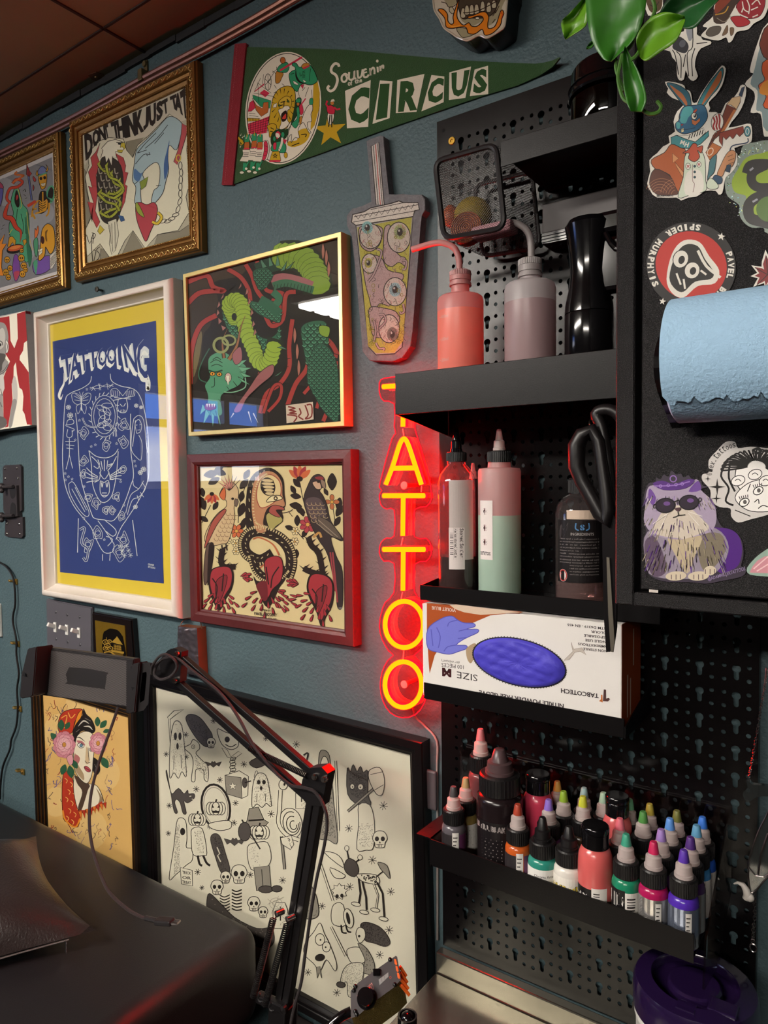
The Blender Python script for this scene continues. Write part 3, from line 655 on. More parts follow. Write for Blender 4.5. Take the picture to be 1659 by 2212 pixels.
# panther head
for f in ([[(545, 1115), (560, 1200), (570, 1330), (610, 1420), (650, 1430), (690, 1380), (715, 1250), (725, 1120)], [(545, 1115), (590, 1150), (650, 1160), (700, 1140), (725, 1105)], [(560, 1150), (600, 1190), (620, 1240)], [(715, 1150), (690, 1200), (660, 1240)],
           [(575, 1210), (600, 1225), (610, 1200)], [(665, 1215), (690, 1195), (660, 1205)], [(610, 1250), (640, 1290), (670, 1250)], [(615, 1240), (610, 1290), (580, 1310)], [(665, 1240), (680, 1290), (700, 1290)], [(615, 1300), (640, 1310), (665, 1300), (670, 1370), (640, 1400), (615, 1370), (615, 1300)], [(625, 1375), (655, 1375)], [(625, 1390), (655, 1390)], [(640, 1170), (640, 1240)], [(620, 1180), (628, 1230)], [(660, 1175), (655, 1230)], [(600, 1170), (612, 1200)]],): LL(f, 4)
for i in range(4):
    LL([[(600, 1275+i*8), (560, 1250+i*18), (530, 1220+i*30)], [(672, 1270+i*8), (710, 1245+i*14), (745, 1220+i*24)]], 4.5)
LL([[(622, 1310), (626, 1340), (632, 1312)], [(650, 1312), (656, 1340), (662, 1310)]], 5)
for x, y in ((487, 930), (533, 740), (560, 1090), (585, 1080), (712, 955), (715, 1072), (400, 1255), (420, 1275), (402, 1295), (443, 1290), (825, 1180), (832, 1210), (516, 1335), (740, 1305), (515, 1530), (760, 1450), (462, 1050), (640, 1660)):
    A.star(x, y, 10, WL); A.star(x, y, 6, BL)
# snake and dragon on hips
A.line([(490, 1600), (520, 1590), (500, 1680), (540, 1720), (530, 1790), (510, 1770)], 14, WL); A.line([(490, 1600), (520, 1590), (500, 1680), (540, 1720), (530, 1790), (510, 1770)], 8, BL)
for i in range(6): A.burst(740+i*12, 1700+(i % 3)*28, 16, 2.6, WL, 3)
A.quadtext('CRANK', (908, 1805), (945, 1812), (945, 1824), (908, 1817), WL, .02); A.quadtext('STUDIO', (908, 1822), (952, 1829), (952, 1840), (908, 1833), WL, .02)
A.done('poster', PRINT, t)
pane(c, -.0125, .0275, t)

# ================================================================ brass frame with the green dragon
BRS = mat('brushed_pale_brass', '#cdb878', .35, metal=.55, spec=.5, var=.06, vs_=80)
c = q4([(394.7, 592.6), (736.6, 500), (743.6, 920), (407, 942)], -.0228)
t = root_of(c, 'picture_frame', 'thin pale brass frame with a green dragon print and ceiling light reflections')
ob('frame', moulding(B(), c, [(0, .0005), (0, .0222), (.0006, .0228), (.0066, .0228), (.0072, .0222), (.0072, .018)]), BRS, t)
ob('backing', sheet(c, -.0165, .004, .015), mat('black_backing', '#141210', .8), t)
A = Art(mpY(-.0168), (380, 480, 2.8603))
BK = '#191210'; RR = '#9e3430'; G1 = '#2f5f45'; G2 = '#7d9a34'; G3 = '#4f8f70'; PK = '#9a5b62'
A2 = inset(c, .0068); A.mp, mp = (lambda u, v: (V((u, -.0168, v)), V((0, -1, 0)))), A.mp; A.c, cc = (0, 0, 1), A.c
A.fill([(p.x, p.y) for p in A2], BK); A.mp, A.c = mp, cc
A.fill([(75, 400), (200, 390), (260, 480), (210, 640), (170, 700), (150, 900), (110, 1000), (85, 800)], '#34291d', 3); A.fill([(100, 700), (160, 680), (140, 860), (100, 960)], '#6f6344', 3)
A.fill([(80, 340), (420, 250), (400, 330), (260, 360), (120, 420)], '#3b2c1d', 2); A.fill([(760, 160), (990, 110), (1000, 380), (880, 320)], '#33271c', 1)
# red bars
for p, w in (([(70, 370), (190, 330), (230, 400), (300, 425), (230, 425), (140, 440), (75, 500)], 30), ([(90, 1000), (95, 800), (150, 640), (250, 575)], 30), ([(500, 240), (530, 330), (560, 420), (660, 440), (660, 500), (590, 480)], 24),
             ([(430, 260), (470, 330), (500, 420), (560, 490), (640, 520), (655, 600), (600, 630)], 26), ([(320, 290), (400, 340), (450, 420), (470, 520), (540, 560), (590, 640), (660, 600), (680, 450), (740, 430)], 26),
             ([(720, 600), (700, 760), (700, 900), (640, 1000), (560, 1060), (520, 1180)], 26), ([(690, 1130), (740, 1000), (810, 900), (830, 760), (900, 710), (960, 750), (1000, 820)], 28), ([(790, 1060), (850, 980), (880, 860), (930, 770)], 20), ([(870, 1150), (900, 1040), (930, 940), (940, 830), (1000, 830)], 20), ([(910, 1230), (960, 1100), (990, 950), (990, 860)], 24), ([(540, 1180), (600, 1020), (650, 1010), (640, 1090), (570, 1170)], 18), ([(480, 1030), (520, 930)], 20)):
    A.line(p, w+8, '#14100e', 5); A.line(p, w, RR, 5)
def scales(pts, r, col, edge='#16281f'):
    for x, y, a in pts: A.ell(x, y, r, r*1.1, edge, a, 10); A.ell(x-r*.1, y-r*.12, r*.78, r*.86, col, a, 10)
def belly(path, w0, w1, col, off=1):
    A.line(path, w0, '#1b2415', 6); q = cr(path, 3, False)
    for i in range(0, len(q)-2, 1):
        x, y = q[i]; dx, dy = q[i+1][0]-x, q[i+1][1]-y; l = math.hypot(dx, dy) or 1
        A.ell(x, y, w1*.5, w1*.36, col, math.degrees(math.atan2(dy, dx))+90, 10, 2, '#2b3616')
# dragon body: upper right coil, main coil
A.line([(500, 300), (600, 260), (720, 240)], 90, '#1c3a2c', 5)
belly([(650, 210), (760, 210), (840, 280), (870, 360), (880, 440)], 190, 165, G2)
A.line([(590, 370), (660, 350), (760, 370), (840, 400)], 70, PK, 5); A.line([(600, 395), (680, 375), (780, 400), (850, 420)], 46, '#35674b', 5)
for i in range(12): A.line([(610+i*21, 375+abs(i-4)*3), (600+i*21, 415+abs(i-4)*3)], 4, '#173024', 0)
rr = random.Random(5)
A.fill([(300, 470), (380, 430), (420, 480), (430, 560), (470, 640), (540, 720), (620, 700), (640, 640), (640, 760), (600, 800), (520, 790), (440, 740), (400, 700), (340, 680), (300, 600)], '#24503c', 3, 4)
scallop(A, [(285, 500), (340, 440), (400, 435), (430, 500), (440, 580), (490, 680), (560, 720), (620, 690), (640, 640), (645, 740), (600, 800), (520, 800), (430, 750), (340, 690), (295, 600)], 17, '#2c6148', '#12251c', '#5d9a78')
scallop(A, [(775, 650), (850, 610), (930, 625), (940, 760), (880, 820), (840, 900), (810, 880), (785, 760)], 20, '#2f6049', '#12251c', '#5d9a78')
scallop(A, [(850, 780), (930, 760), (1000, 900), (1005, 1220), (930, 1190), (860, 1080), (810, 960)], 15, '#2b5744', '#12251c', '#4f8a6c')
scallop(A, [(480, 300), (560, 280), (600, 330), (560, 400), (520, 420), (490, 370)], 13, '#24503c', '#12251c', '#4f8a6c')
scallop(A, [(440, 490), (520, 500), (600, 560), (650, 560), (640, 620), (580, 600), (500, 560)], 14, '#2c5f48', '#12251c', '#5d9a78')
A.fill([(890, 640), (950, 650), (940, 710), (890, 690)], G2, 1, 3)
belly([(370, 600), (350, 560), (330, 510), (370, 480), (410, 520), (420, 600), (440, 690), (480, 780), (510, 860), (570, 870), (600, 800), (620, 720)], 104, 100, '#90ab35')
A.ell(362, 585, 16, 24, '#10140c')
for x, y, a in ((285, 470, 100), (265, 520, 85), (260, 570, 80), (275, 620, 60), (300, 660, 45), (320, 430, 130), (350, 405, 130), (395, 405, 100), (440, 440, 80), (455, 500, 80), (470, 570, 80), (480, 640, 80), (490, 690, 80)):
    r = radians(a); A.fill([(x-10, y+12), (x+12, y-8), (x-34*cos(r)+5, y-34*sin(r))], '#a36a60', 0, 3)
for x, y, a in ((550, 270, 120), (590, 260, 105), (630, 260, 90), (660, 290, 60), (690, 280, 40), (640, 760, -30), (650, 840, 0), (640, 900, 10), (620, 940, 30)):
    r = radians(a); A.fill([(x-14, y+14), (x+14, y+6), (x+60*cos(r), y-60*sin(r))], '#4f7d64', 0, 3)
for x, y in ((910, 180), (930, 220), (945, 290), (735, 700), (750, 800), (760, 900)): A.fill([(x, y-50), (x+12, y), (x, y+50), (x-8, y)], '#a86b5c', 1, 2)
# claw leg
A.line([(520, 480), (590, 520), (640, 570)], 60, '#2c5f48', 4); A.line([(600, 430), (640, 470), (620, 510)], 44, '#356b50', 4)
# head
A.fill([(210, 830), (290, 800), (380, 850), (440, 900), (400, 1000), (330, 1040), (280, 1080), (290, 1180), (250, 1200), (190, 1180), (200, 1080), (180, 1010), (210, 960), (200, 900)], G3, 2, 5)
for x, y, dx, dy in ((380, 880, 60, -30), (400, 910, 70, -10), (410, 940, 60, 15), (400, 970, 70, 40), (370, 1000, 50, 60), (330, 1030, 40, 60), (280, 1110, 40, 60), (260, 1180, 20, 90), (230, 1180, 0, 90), (200, 1170, -30, 80), (180, 1140, -30, 50)):
    A.fill([(x-14, y-16), (x+10, y+16), (x+dx, y+dy)], '#6aa784', 0, 3)
A.line([(300, 840), (290, 740), (320, 660)], 24, '#16100d'); A.line([(300, 840), (290, 740), (320, 660)], 16, '#8a5a3a', 4, taper=1)
A.line([(330, 850), (380, 760), (400, 660), (430, 580)], 30, '#16100d', 4, taper=1); A.line([(330, 850), (380, 760), (400, 660), (430, 580)], 20, '#96623e', 4, taper=1)
A.ring(280, 760, 44, 44, 16, '#8d925c'); A.ring(330, 730, 40, 30, 12, '#8d925c')
A.fill([(350, 820), (400, 770), (410, 850), (370, 880)], PK, 2, 3)
for x, y in ((228, 937), (270, 940)): A.ell(x, y, 19, 15, '#1a1512', 0, 12); A.ell(x, y, 14, 11, '#e0982f', 0, 12); A.ell(x, y, 5, 6, '#1a1512', 0, 8)
A.line([(205, 915), (235, 925), (255, 925), (290, 915)], 9, '#17382b')
A.lines([[(215, 870), (250, 850), (290, 870)], [(220, 890), (255, 878), (290, 892)], [(230, 850), (255, 835), (280, 850)], [(240, 960), (240, 1010), (220, 1020)]], 5, '#17382b')
A.ell(325, 960, 20, 30, '#c8a7a0', 0, 12, 3); A.fill([(310, 950), (325, 1010), (335, 950)], '#e2dac6', 0, 2)
A.fill([(190, 1120), (240, 1130), (250, 1150), (210, 1165), (180, 1150)], '#7d2227', 1, 3)
for x in (195, 210, 226, 240): A.fill([(x-6, 1122), (x+6, 1122), (x, 1145)], '#e6dfca')
A.line([(190, 990), (150, 970), (145, 920), (170, 850), (210, 780)], 7, '#35604b'); A.line([(430, 960), (430, 1020), (360, 1050), (300, 1050)], 7, '#79a98c')
A.fill([(520, 930), (600, 880), (600, 940), (520, 1010), (440, 1090), (400, 1170), (360, 1160), (450, 1030)], '#95595c', 2, 4)
A.lines([[(480, 1180), (510, 1240)], [(450, 1170), (470, 1240)], [(360, 1180), (340, 1210)]], 8, '#cfc9b8', taper=1)
# seal cartouche
A.fill([(680, 1130), (850, 1108), (855, 1220), (685, 1245)], '#cbb9a8', 0, 5)
A.lines([[(695, 1140), (740, 1150), (700, 1160), (745, 1170), (700, 1180), (750, 1185)], [(690, 1190), (750, 1200), (730, 1235)], [(765, 1150), (775, 1180), (760, 1200), (790, 1220)], [(800, 1130), (820, 1190), (800, 1215), (840, 1200), (840, 1130), (810, 1130)]], 9, '#7d2a26')
A.done('print', PRINT, t); pane(c, -.0195, .0066, t)
# ================================================================ dark red frame: snake bust, parrots and hearts
REDW = mat('oxblood_stained_wood', '#4e1f20', .4, spec=.5, bump=.25, bs=130, var=.3, vs_=20)
c = q4([(402.7, 982), (758, 970), (764, 1397.6), (411.5, 1341)], -.0205)
t = root_of(c, 'picture_frame', 'dark red wooden frame with a snake headed bust between two parrots')
ob('frame', moulding(B(), c, [(0, .0005), (0, .0195), (.001, .0205), (.014, .0215), (.0185, .019), (.0195, .0145), (.022, .0135), (.022, .009)]), REDW, t)
A = Art(mpY(-.0088)); A.mp = lambda u, v: (V((u, -.0086, v)), V((0, -1, 0))); A.fill([(p.x, p.y) for p in inset(c, .0195)], '#d3c194')
A.mp = mpY(-.0086); A.c = (380, 920, 2.8603)
K = '#241614'; RD = '#9c2f39'; OR = '#c4643c'; CR = '#dccb9f'; GY = '#6f5d50'
def leaf(x, y, a, l, w=None, col=K):
    w = w or l*.28; r = radians(a); dx, dy = cos(r), sin(r)
    A.fill([(x, y), (x+dx*l*.5-dy*w, y+dy*l*.5+dx*w), (x+dx*l, y+dy*l), (x+dx*l*.5+dy*w, y+dy*l*.5-dx*w)], col, 2)
def drop(x, y, a, l, col=RD):
    r = radians(a); A.fill([(x-cos(r)*l*.8, y-sin(r)*l*.8), (x+cos(r+.9)*l*.28, y+sin(r+.9)*l*.28), (x+cos(r)*l*.45, y+sin(r)*l*.45), (x+cos(r-.9)*l*.28, y+sin(r-.9)*l*.28)], col, 2, 3, K)
def flower(x, y, r, col, n=6, core='#c99a4a'):
    for i in range(n):
        a = 2*pi*i/n; A.ell(x+r*.6*cos(a), y+r*.6*sin(a), r*.42, r*.3, col, math.degrees(a), 10, 3, K)
    A.ell(x, y, r*.25, r*.25, core, 0, 8, 2)
for x, y, a, l in ((180, 520, -110, 90), (170, 440, -100, 60), (200, 590, -150, 60), (230, 520, -60, 60), (390, 560, -70, 90), (400, 470, -80, 70), (395, 390, -50, 80), (420, 330, -60, 70), (400, 600, -20, 80), (380, 640, -40, 70), (310, 300, -160, 80), (260, 290, 170, 90), (270, 320, 150, 80), (240, 270, -20, 60),
                   (770, 380, -130, 70), (775, 440, -170, 70), (780, 500, -170, 80), (800, 540, -150, 70), (740, 420, -120, 60), (990, 560, -60, 80), (980, 620, -60, 70), (1000, 520, -80, 80), (965, 400, -90, 110), (930, 480, 180, 60), (940, 430, -120, 50), (730, 640, -160, 60), (735, 720, -170, 55), (745, 760, 90, 60), (780, 690, -60, 60), (790, 560, -110, 60), (750, 620, -90, 70)): leaf(x, y, a, l)
A.lines([[(215, 490), (190, 540), (160, 600)], [(385, 600), (395, 480), (440, 340)], [(770, 370), (790, 470), (830, 560)], [(970, 500), (985, 600)], [(745, 650), (790, 700)]], 5, K)
# left red tulip and right tulip
for x, y, s in ((222, 440, 1), (765, 300, 1.4)):
    up = -1 if s > 1 else 1
    for a in (-50, -25, 0, 25, 50): leaf(x, y-up*20*s, 90*up+a, 62*s, 13*s, RD if a % 50 else OR)
    A.ell(x, y-up*20*s, 14*s, 12*s, K)
flower(375, 650, 44, OR); flower(320, 705, 26, CR); flower(370, 725, 26, CR); flower(372, 775, 24, CR); flower(965, 470, 46, '#b5673f', 4); flower(815, 610, 52, '#a63d49', 7); flower(738, 650, 26, CR); flower(735, 715, 26, CR)
# cockatoo (left)
A.fill([(270, 430), (300, 370), (350, 350), (385, 390), (385, 450), (360, 500), (365, 560), (350, 640), (320, 720), (280, 730), (240, 740), (190, 730), (180, 680), (215, 600), (260, 540), (310, 500), (310, 460)], '#c7ab86', 2, 4, K)
A.fill([(220, 600), (290, 520), (310, 530), (250, 620), (190, 740), (178, 740)], '#a04f45', 2, 4, K)
A.fill([(235, 740), (190, 740), (172, 920), (185, 985), (215, 880)], '#5b4640', 1, 4, K); A.fill([(205, 740), (240, 745), (215, 930), (195, 980)], K, 1)
for i in range(7):
    for j in range(3): A.ring(250+i*12+j*26, 700-i*26, 13, 10, 3, '#7b5a48', 30, 8, 0, 180)
for a in range(-150, -40, 18): A.fill([(330, 400), (345, 390), (335+85*cos(radians(a)), 395+95*sin(radians(a)))], '#c98274', 0, 3, K)
A.fill([(270, 430), (300, 380), (310, 420), (300, 460)], '#c4643c', 1, 3); A.fill([(368, 450), (388, 465), (375, 500), (362, 480)], '#6c5a50', 1, 3); A.ell(352, 450, 9, 8, K)
A.lines([[(285, 735), (290, 790)], [(310, 730), (318, 770)]], 9, K)
# macaw (right)
A.fill([(820, 360), (850, 310), (890, 300), (920, 330), (915, 370), (890, 400), (910, 430), (935, 490), (960, 590), (1030, 690), (1020, 710), (960, 690), (990, 800), (1030, 900), (1030, 1110), (1000, 1120), (985, 1000), (940, 800), (880, 700), (840, 620), (810, 540), (790, 450)], '#33272a', 2, 4, K)
A.fill([(800, 470), (840, 440), (900, 460), (930, 560), (880, 600), (830, 560)], '#54454a', 2)
for i in range(5):
    for j in range(4): A.ring(825+j*27+i*7, 480+i*26, 15, 12, 4, '#a08b6a', 25, 8, 0, 180)
A.fill([(880, 560), (960, 600), (1025, 695), (960, 680), (890, 620)], '#5e5048', 1, 3); A.lines([[(880, 580), (1000, 685)], [(870, 600), (970, 680)]], 4, '#9b8a78')
A.fill([(845, 350), (885, 345), (900, 385), (870, 390)], '#c9a58c', 2, 3); A.fill([(895, 330), (922, 345), (925, 385), (905, 375)], '#8c7566', 1, 3); A.ell(882, 345, 9, 8, K); A.fill([(860, 318), (900, 312), (915, 330), (880, 332)], '#8b3037', 1)
A.lines([[(970, 780), (1000, 1090)], [(955, 780), (985, 1020)]], 9, '#9b3d44')
A.line([(850, 690), (885, 660), (900, 690)], 14, '#b5894f')
# thorny branches
for p in ([(290, 760), (280, 830), (300, 870), (370, 870)], [(820, 690), (840, 740), (880, 780), (900, 860), (910, 930)], [(790, 880), (830, 900), (900, 920)]):
    A.line(p, 36, K, 5); 
    for i, (x, y) in enumerate(cr(p, 3, False)): A.fill([(x-12, y), (x+12, y+4), (x+40*(-1)**i, y-28)], K)
# centre: snake bust
A.fill([(480, 930), (520, 960), (640, 900), (680, 940), (640, 1000), (600, 1090), (570, 1118), (545, 1100), (510, 1020)], K, 2)
A.line([(690, 940), (715, 850), (700, 760), (640, 690), (540, 650), (460, 660), (420, 720), (440, 790), (520, 830), (600, 790)], 70, K, 6)
A.fill([(440, 640), (440, 400), (480, 300), (560, 258), (620, 275), (665, 330), (672, 420), (680, 490), (655, 520), (665, 570), (640, 610), (600, 640), (560, 660)], K, 2)
A.fill([(470, 520), (480, 360), (540, 285), (610, 290), (655, 350), (660, 430), (675, 490), (640, 500), (600, 490), (560, 520), (540, 600), (560, 650), (500, 650)], '#b57f5e', 2)
A.fill([(500, 430), (520, 340), (580, 300), (640, 340), (650, 420), (610, 470), (560, 500), (520, 500)], '#d8c292', 2, 5, '#8e3a34')
A.fill([(565, 600), (560, 550), (600, 530), (650, 560), (660, 590), (620, 620), (590, 650)], '#a59a5e', 1, 4)
A.fill([(575, 530), (600, 490), (660, 500), (670, 520), (620, 520), (650, 560), (620, 560)], '#9b4a44', 1, 4)
A.ell(570, 375, 46, 58, K, -15)
for i in range(5): A.ell(568+i*3, 338+i*20, 42-abs(i-1)*5, 11, '#cbb58b', 4, 14, 3, K)
A.fill([(560, 470), (590, 435), (640, 430), (660, 450), (610, 465)], '#e0d2a8', 1, 5); A.ell(618, 447, 13, 13, K); A.ell(618, 447, 6, 6, CR)
A.lines([[(655, 540), (700, 530), (725, 515)], [(700, 532), (722, 560)]], 4, K)
def scal(path, w, n):
    q = cr(path, n, False)
    for i in range(len(q)-1):
        (x, y), (x2, y2) = q[i], q[i+1]; l = math.hypot(x2-x, y2-y) or 1; nx, ny = -(y2-y)/l, (x2-x)/l
        A.line([(x+nx*w, y+ny*w), (x+nx*w*.45, y+ny*w*.45)], 7, '#cdb98c', 0)
        if i % 3 == 0: A.line([(x-nx*w*.3, y-ny*w*.3), (x2-nx*w*.5, y2-ny*w*.5)], 5, '#c9b78d', 0)
scal([(690, 940), (715, 850), (700, 760), (640, 690), (540, 650), (460, 660), (420, 720), (440, 790), (520, 830), (600, 790)], 30, 7)
scal([(560, 640), (480, 600), (465, 450), (500, 330), (560, 280)], 22, 8)
A.line([(480, 700), (520, 690), (600, 730), (640, 800)], 9, '#b5633f'); A.line([(510, 890), (560, 850), (620, 850)], 8, '#b5633f')
A.line([(470, 800), (500, 890), (560, 940), (640, 930), (690, 880)], 52, K, 5); scal([(470, 800), (500, 890), (560, 940), (640, 930), (690, 880)], 24, 7)
A.fill([(550, 840), (600, 805), (650, 815), (665, 880), (650, 960), (600, 1010), (570, 1060), (560, 950)], RD, 2, 5, K)
A.fill([(500, 980), (560, 960), (570, 1060), (545, 1080), (515, 1030)], '#6a1f28', 2)
A.lines([[(640, 870), (600, 930), (590, 1000)], [(560, 870), (575, 980)]], 8, K)
# hearts left, right
for pts in ([(205, 960), (220, 890), (280, 865), (340, 870), (360, 920), (350, 1000), (310, 1070), (270, 1140), (230, 1080), (210, 1020)], [(810, 990), (830, 920), (880, 905), (950, 930), (980, 990), (970, 1100), (930, 1180), (900, 1240), (870, 1150), (825, 1060)]):
    A.fill(pts, K, 2); x = sum(p[0] for p in pts)/len(pts); y = sum(p[1] for p in pts)/len(pts)
    A.fill([(x+(a-x)*.86, y-12+(b-y)*.84) for a, b in pts], RD, 2)
    A.fill([(x-20, y-30), (x+40, y-60), (x+30, y+20), (x-10, y+110), (x-30, y+40)], '#7d2630', 2, 4); A.lines([[(x-50, y-40), (x-20, y+10), (x-30, y+90)], [(x+20, y-70), (x+10, y+40)]], 8, K)
# drops
rr = random.Random(2)
for bx_, by, n, a0, a1, sp in ((285, 1010, 16, 40, 150, 130), (565, 1000, 16, 20, 160, 150), (560, 1000, 8, 10, 60, 170), (900, 1050, 16, 60, 190, 150), (400, 930, 5, -30, 30, 50), (760, 975, 6, 160, 220, 50)):
    for i in range(n):
        a = a0+(a1-a0)*i/max(1, n-1); d = sp*(.62+.75*((i*3) % 5)/5); drop(bx_+d*cos(radians(a)), by+d*.95*sin(radians(a)), a, 36)
for s, tl, tr, br, bl in (('DESIGN BY:', (520, 1127), (592, 1136), (592, 1148), (520, 1139)), ('PAVEL BRODSKY', (488, 1148), (630, 1158), (630, 1178), (488, 1168)), ('SPIDER MURPHYS', (490, 1176), (626, 1188), (626, 1204), (490, 1190))): A.quadtext(s, tl, tr, br, bl, K, .02)
A.done('print', PRINT, t); pane(c, -.0125, .0195, t)

# ================================================================ black-gold frame: woman with scarf and peonies
BLKG = mat('black_lacquer_frame', '#17110d', .3, spec=.5, var=.3, vs_=30)
c = q4([(63, 1460), (289, 1525), (304, 2010), (82, 1930)], -.022)
t = root_of(c, 'picture_frame', 'black and gold frame with a woman in a red headscarf behind the bench')
fr = ob('frame', moulding(B(), c, [(0, .0005), (0, .017), (.003, .022), (.012, .0215), (.014, .019), (.02, .0195), (.022, .017), (.028, .0155), (.029, .012), (.032, .0115), (.032, .008)]), BLKG, t)
bm = B()
for d_, y_ in ((.0125, .0212), (.0212, .0185), (.0285, .0148)): moulding(bm, c, [(d_, y_), (d_+.0005, y_+.0011), (d_+.0015, y_+.0009), (d_+.0019, y_-.001)])
ob('gold_line', bm, mat('rubbed_gold_line', '#5d4020', .4, metal=.6, var=.7, vs_=25), fr)
A = Art(mpY(-.0088)); A.mp = lambda u, v: (V((u, -.0086, v)), V((0, -1, 0))); A.fill([(p.x, p.y) for p in inset(c, .0285)], '#d8ad6a')
A.mp = mpY(-.0086); A.c = (0, 1280, 3.318); K = '#1b1312'
for x, y, r in ((420, 1000, 110), (700, 900, 120), (400, 1500, 90), (760, 1300, 100), (650, 1700, 120), (560, 800, 90)): A.ell(x, y, r, r*1.2, '#dfba7c', 0, 16)
rr = random.Random(9)
for i in range(170):
    x = 335+rr.random()*500; y = 770+rr.random()*1050
    if 440 < x < 760 and 840 < y < 1650: continue
    p = [(x, y)]
    for _ in range(4): p.append((p[-1][0]+rr.uniform(-18, 18), p[-1][1]+rr.uniform(-6, 26)))
    A.line(p, rr.choice((2.5, 3.5, 5)), rr.choice(('#5d4a3c', '#55508f', '#3f3f86', '#7d6248', '#8a2d28')), 3)
# scarf
A.fill([(425, 1000), (420, 920), (450, 860), (520, 835), (585, 835), (590, 870), (540, 920), (520, 1000), (480, 1010)], '#b5351f', 2, 4); A.fill([(540, 930), (560, 870), (590, 840), (585, 880), (555, 960), (525, 990)], '#e08b2a', 1, 3)
A.lines([[(440, 900), (480, 880), (470, 940)], [(490, 860), (510, 900), (540, 870)], [(430, 960), (470, 970)], [(500, 930), (480, 980)]], 7, '#e0a04a')
A.fill([(455, 1300), (500, 1290), (540, 1400), (575, 1560), (560, 1680), (500, 1650), (455, 1620), (445, 1450)], '#b5351f', 1, 4)
A.line([(450, 1560), (470, 1630), (540, 1680), (575, 1620)], 12, '#e08b2a')
for i in range(12): x = 465+(i*37) % 90; y = 1330+i*27; A.line([(x, y), (x+18, y+16), (x+10, y+36)], 5, '#e6b060')
# hair, neck, shoulders
A.fill([(520, 1020), (540, 950), (590, 880), (600, 830), (620, 870), (660, 910), (685, 980), (660, 1010), (600, 990), (560, 1020), (540, 1090)], K, 2)
A.fill([(650, 1180), (700, 1200), (720, 1270), (690, 1310), (660, 1260)], K, 2)
for p in ([(560, 960), (600, 920), (640, 940)], [(600, 960), (640, 960), (665, 985)], [(545, 1000), (570, 980)], [(610, 900), (650, 920)], [(680, 1230), (700, 1280)]): A.line(p, 10, '#d9d2c6', 4, taper=2)
A.fill([(535, 1300), (560, 1360), (640, 1370), (700, 1390), (740, 1480), (735, 1520), (650, 1560), (570, 1570), (530, 1430)], '#e6dac4', 2, 4)
A.fill([(540, 1310), (640, 1375), (630, 1420), (585, 1560), (560, 1540), (590, 1430), (555, 1370)], '#4b382c', 2)
A.fill([(690, 1400), (735, 1470), (735, 1510), (700, 1530), (715, 1470)], '#8d7458', 2)
# face
A.fill([(540, 1080), (560, 1020), (610, 995), (660, 1010), (680, 1080), (668, 1200), (660, 1300), (630, 1365), (590, 1350), (545, 1290), (525, 1200)], '#e6dac4', 2, 4)
A.fill([(540, 1150), (560, 1230), (600, 1300), (600, 1345), (550, 1290), (525, 1210)], '#a98f70', 2); A.fill([(545, 1160), (575, 1190), (550, 1240), (530, 1200)], '#b26a6c', 2)
A.fill([(622, 1100), (640, 1210), (620, 1230), (612, 1200)], '#c9ad8a', 1)
A.line([(548, 1040), (575, 1040), (612, 1070)], 7, K, 4, taper=2); A.line([(650, 1095), (665, 1085), (676, 1095)], 6, K, 4)
A.fill([(550, 1060), (590, 1065), (612, 1095), (570, 1085)], '#b36a72', 1); A.fill([(555, 1090), (580, 1078), (605, 1100), (580, 1115)], '#e9e6df', 1, 4); A.ell(583, 1096, 11, 12, '#5d88a0', 0, 10, 3); A.fill([(640, 1125), (655, 1110), (672, 1125), (655, 1138)], '#e9e6df', 1, 4); A.ell(657, 1124, 8, 10, '#5d88a0', 0, 10, 3); A.fill([(645, 1105), (665, 1095), (675, 1108)], '#b36a72', 1)
A.lines([[(632, 1110), (640, 1205)], [(610, 1205), (625, 1222), (648, 1215)]], 4)
A.fill([(603, 1250), (625, 1245), (650, 1270), (645, 1285), (620, 1280)], '#b54a55', 1, 3); A.line([(604, 1252), (648, 1278)], 4)
# collar ruff
A.line([(570, 1570), (650, 1560), (735, 1505)], 22, '#b5351f')
for i in range(8): x = 575+i*25; y = 1585-i*9; A.fill([(x-12, y-14), (x+14, y-20), (x+10, y+48-i*3)], '#b5351f' if i % 2 else '#d9702a', 0, 3)
# peonies and leaves
for x, y, a, l in ((410, 1060, -130, 70), (440, 990, -90, 80), (470, 980, -60, 60), (470, 1230, 110, 80), (500, 1240, 80, 90), (520, 1200, 60, 70), (700, 960, -90, 70), (720, 970, -50, 70), (740, 1000, -20, 50), (730, 1180, 60, 90)): leaf(x, y, a, l, l*.3, '#28573c')
for x, y, r, n in ((462, 1090, 72, 9), (705, 1080, 58, 8)):
    for k in range(3):
        for i in range(n):
            a = 2*pi*i/n+k*.4; q = r*(.78-.24*k); A.ell(x+q*cos(a), y+q*1.3*sin(a), r*.36, r*.44, ('#c97f8f', '#d998a4', '#e0aab2')[k], math.degrees(a), 9, 2, '#8d3d55')
    A.ell(x, y, 14, 18, '#c98a3a', 0, 9, 2)
A.fill([(480, 1180), (520, 1160), (525, 1220), (500, 1235)], '#d998a4', 1, 3)
A.done('print', PRINT, t); pane(c, -.0115, .0285, t)

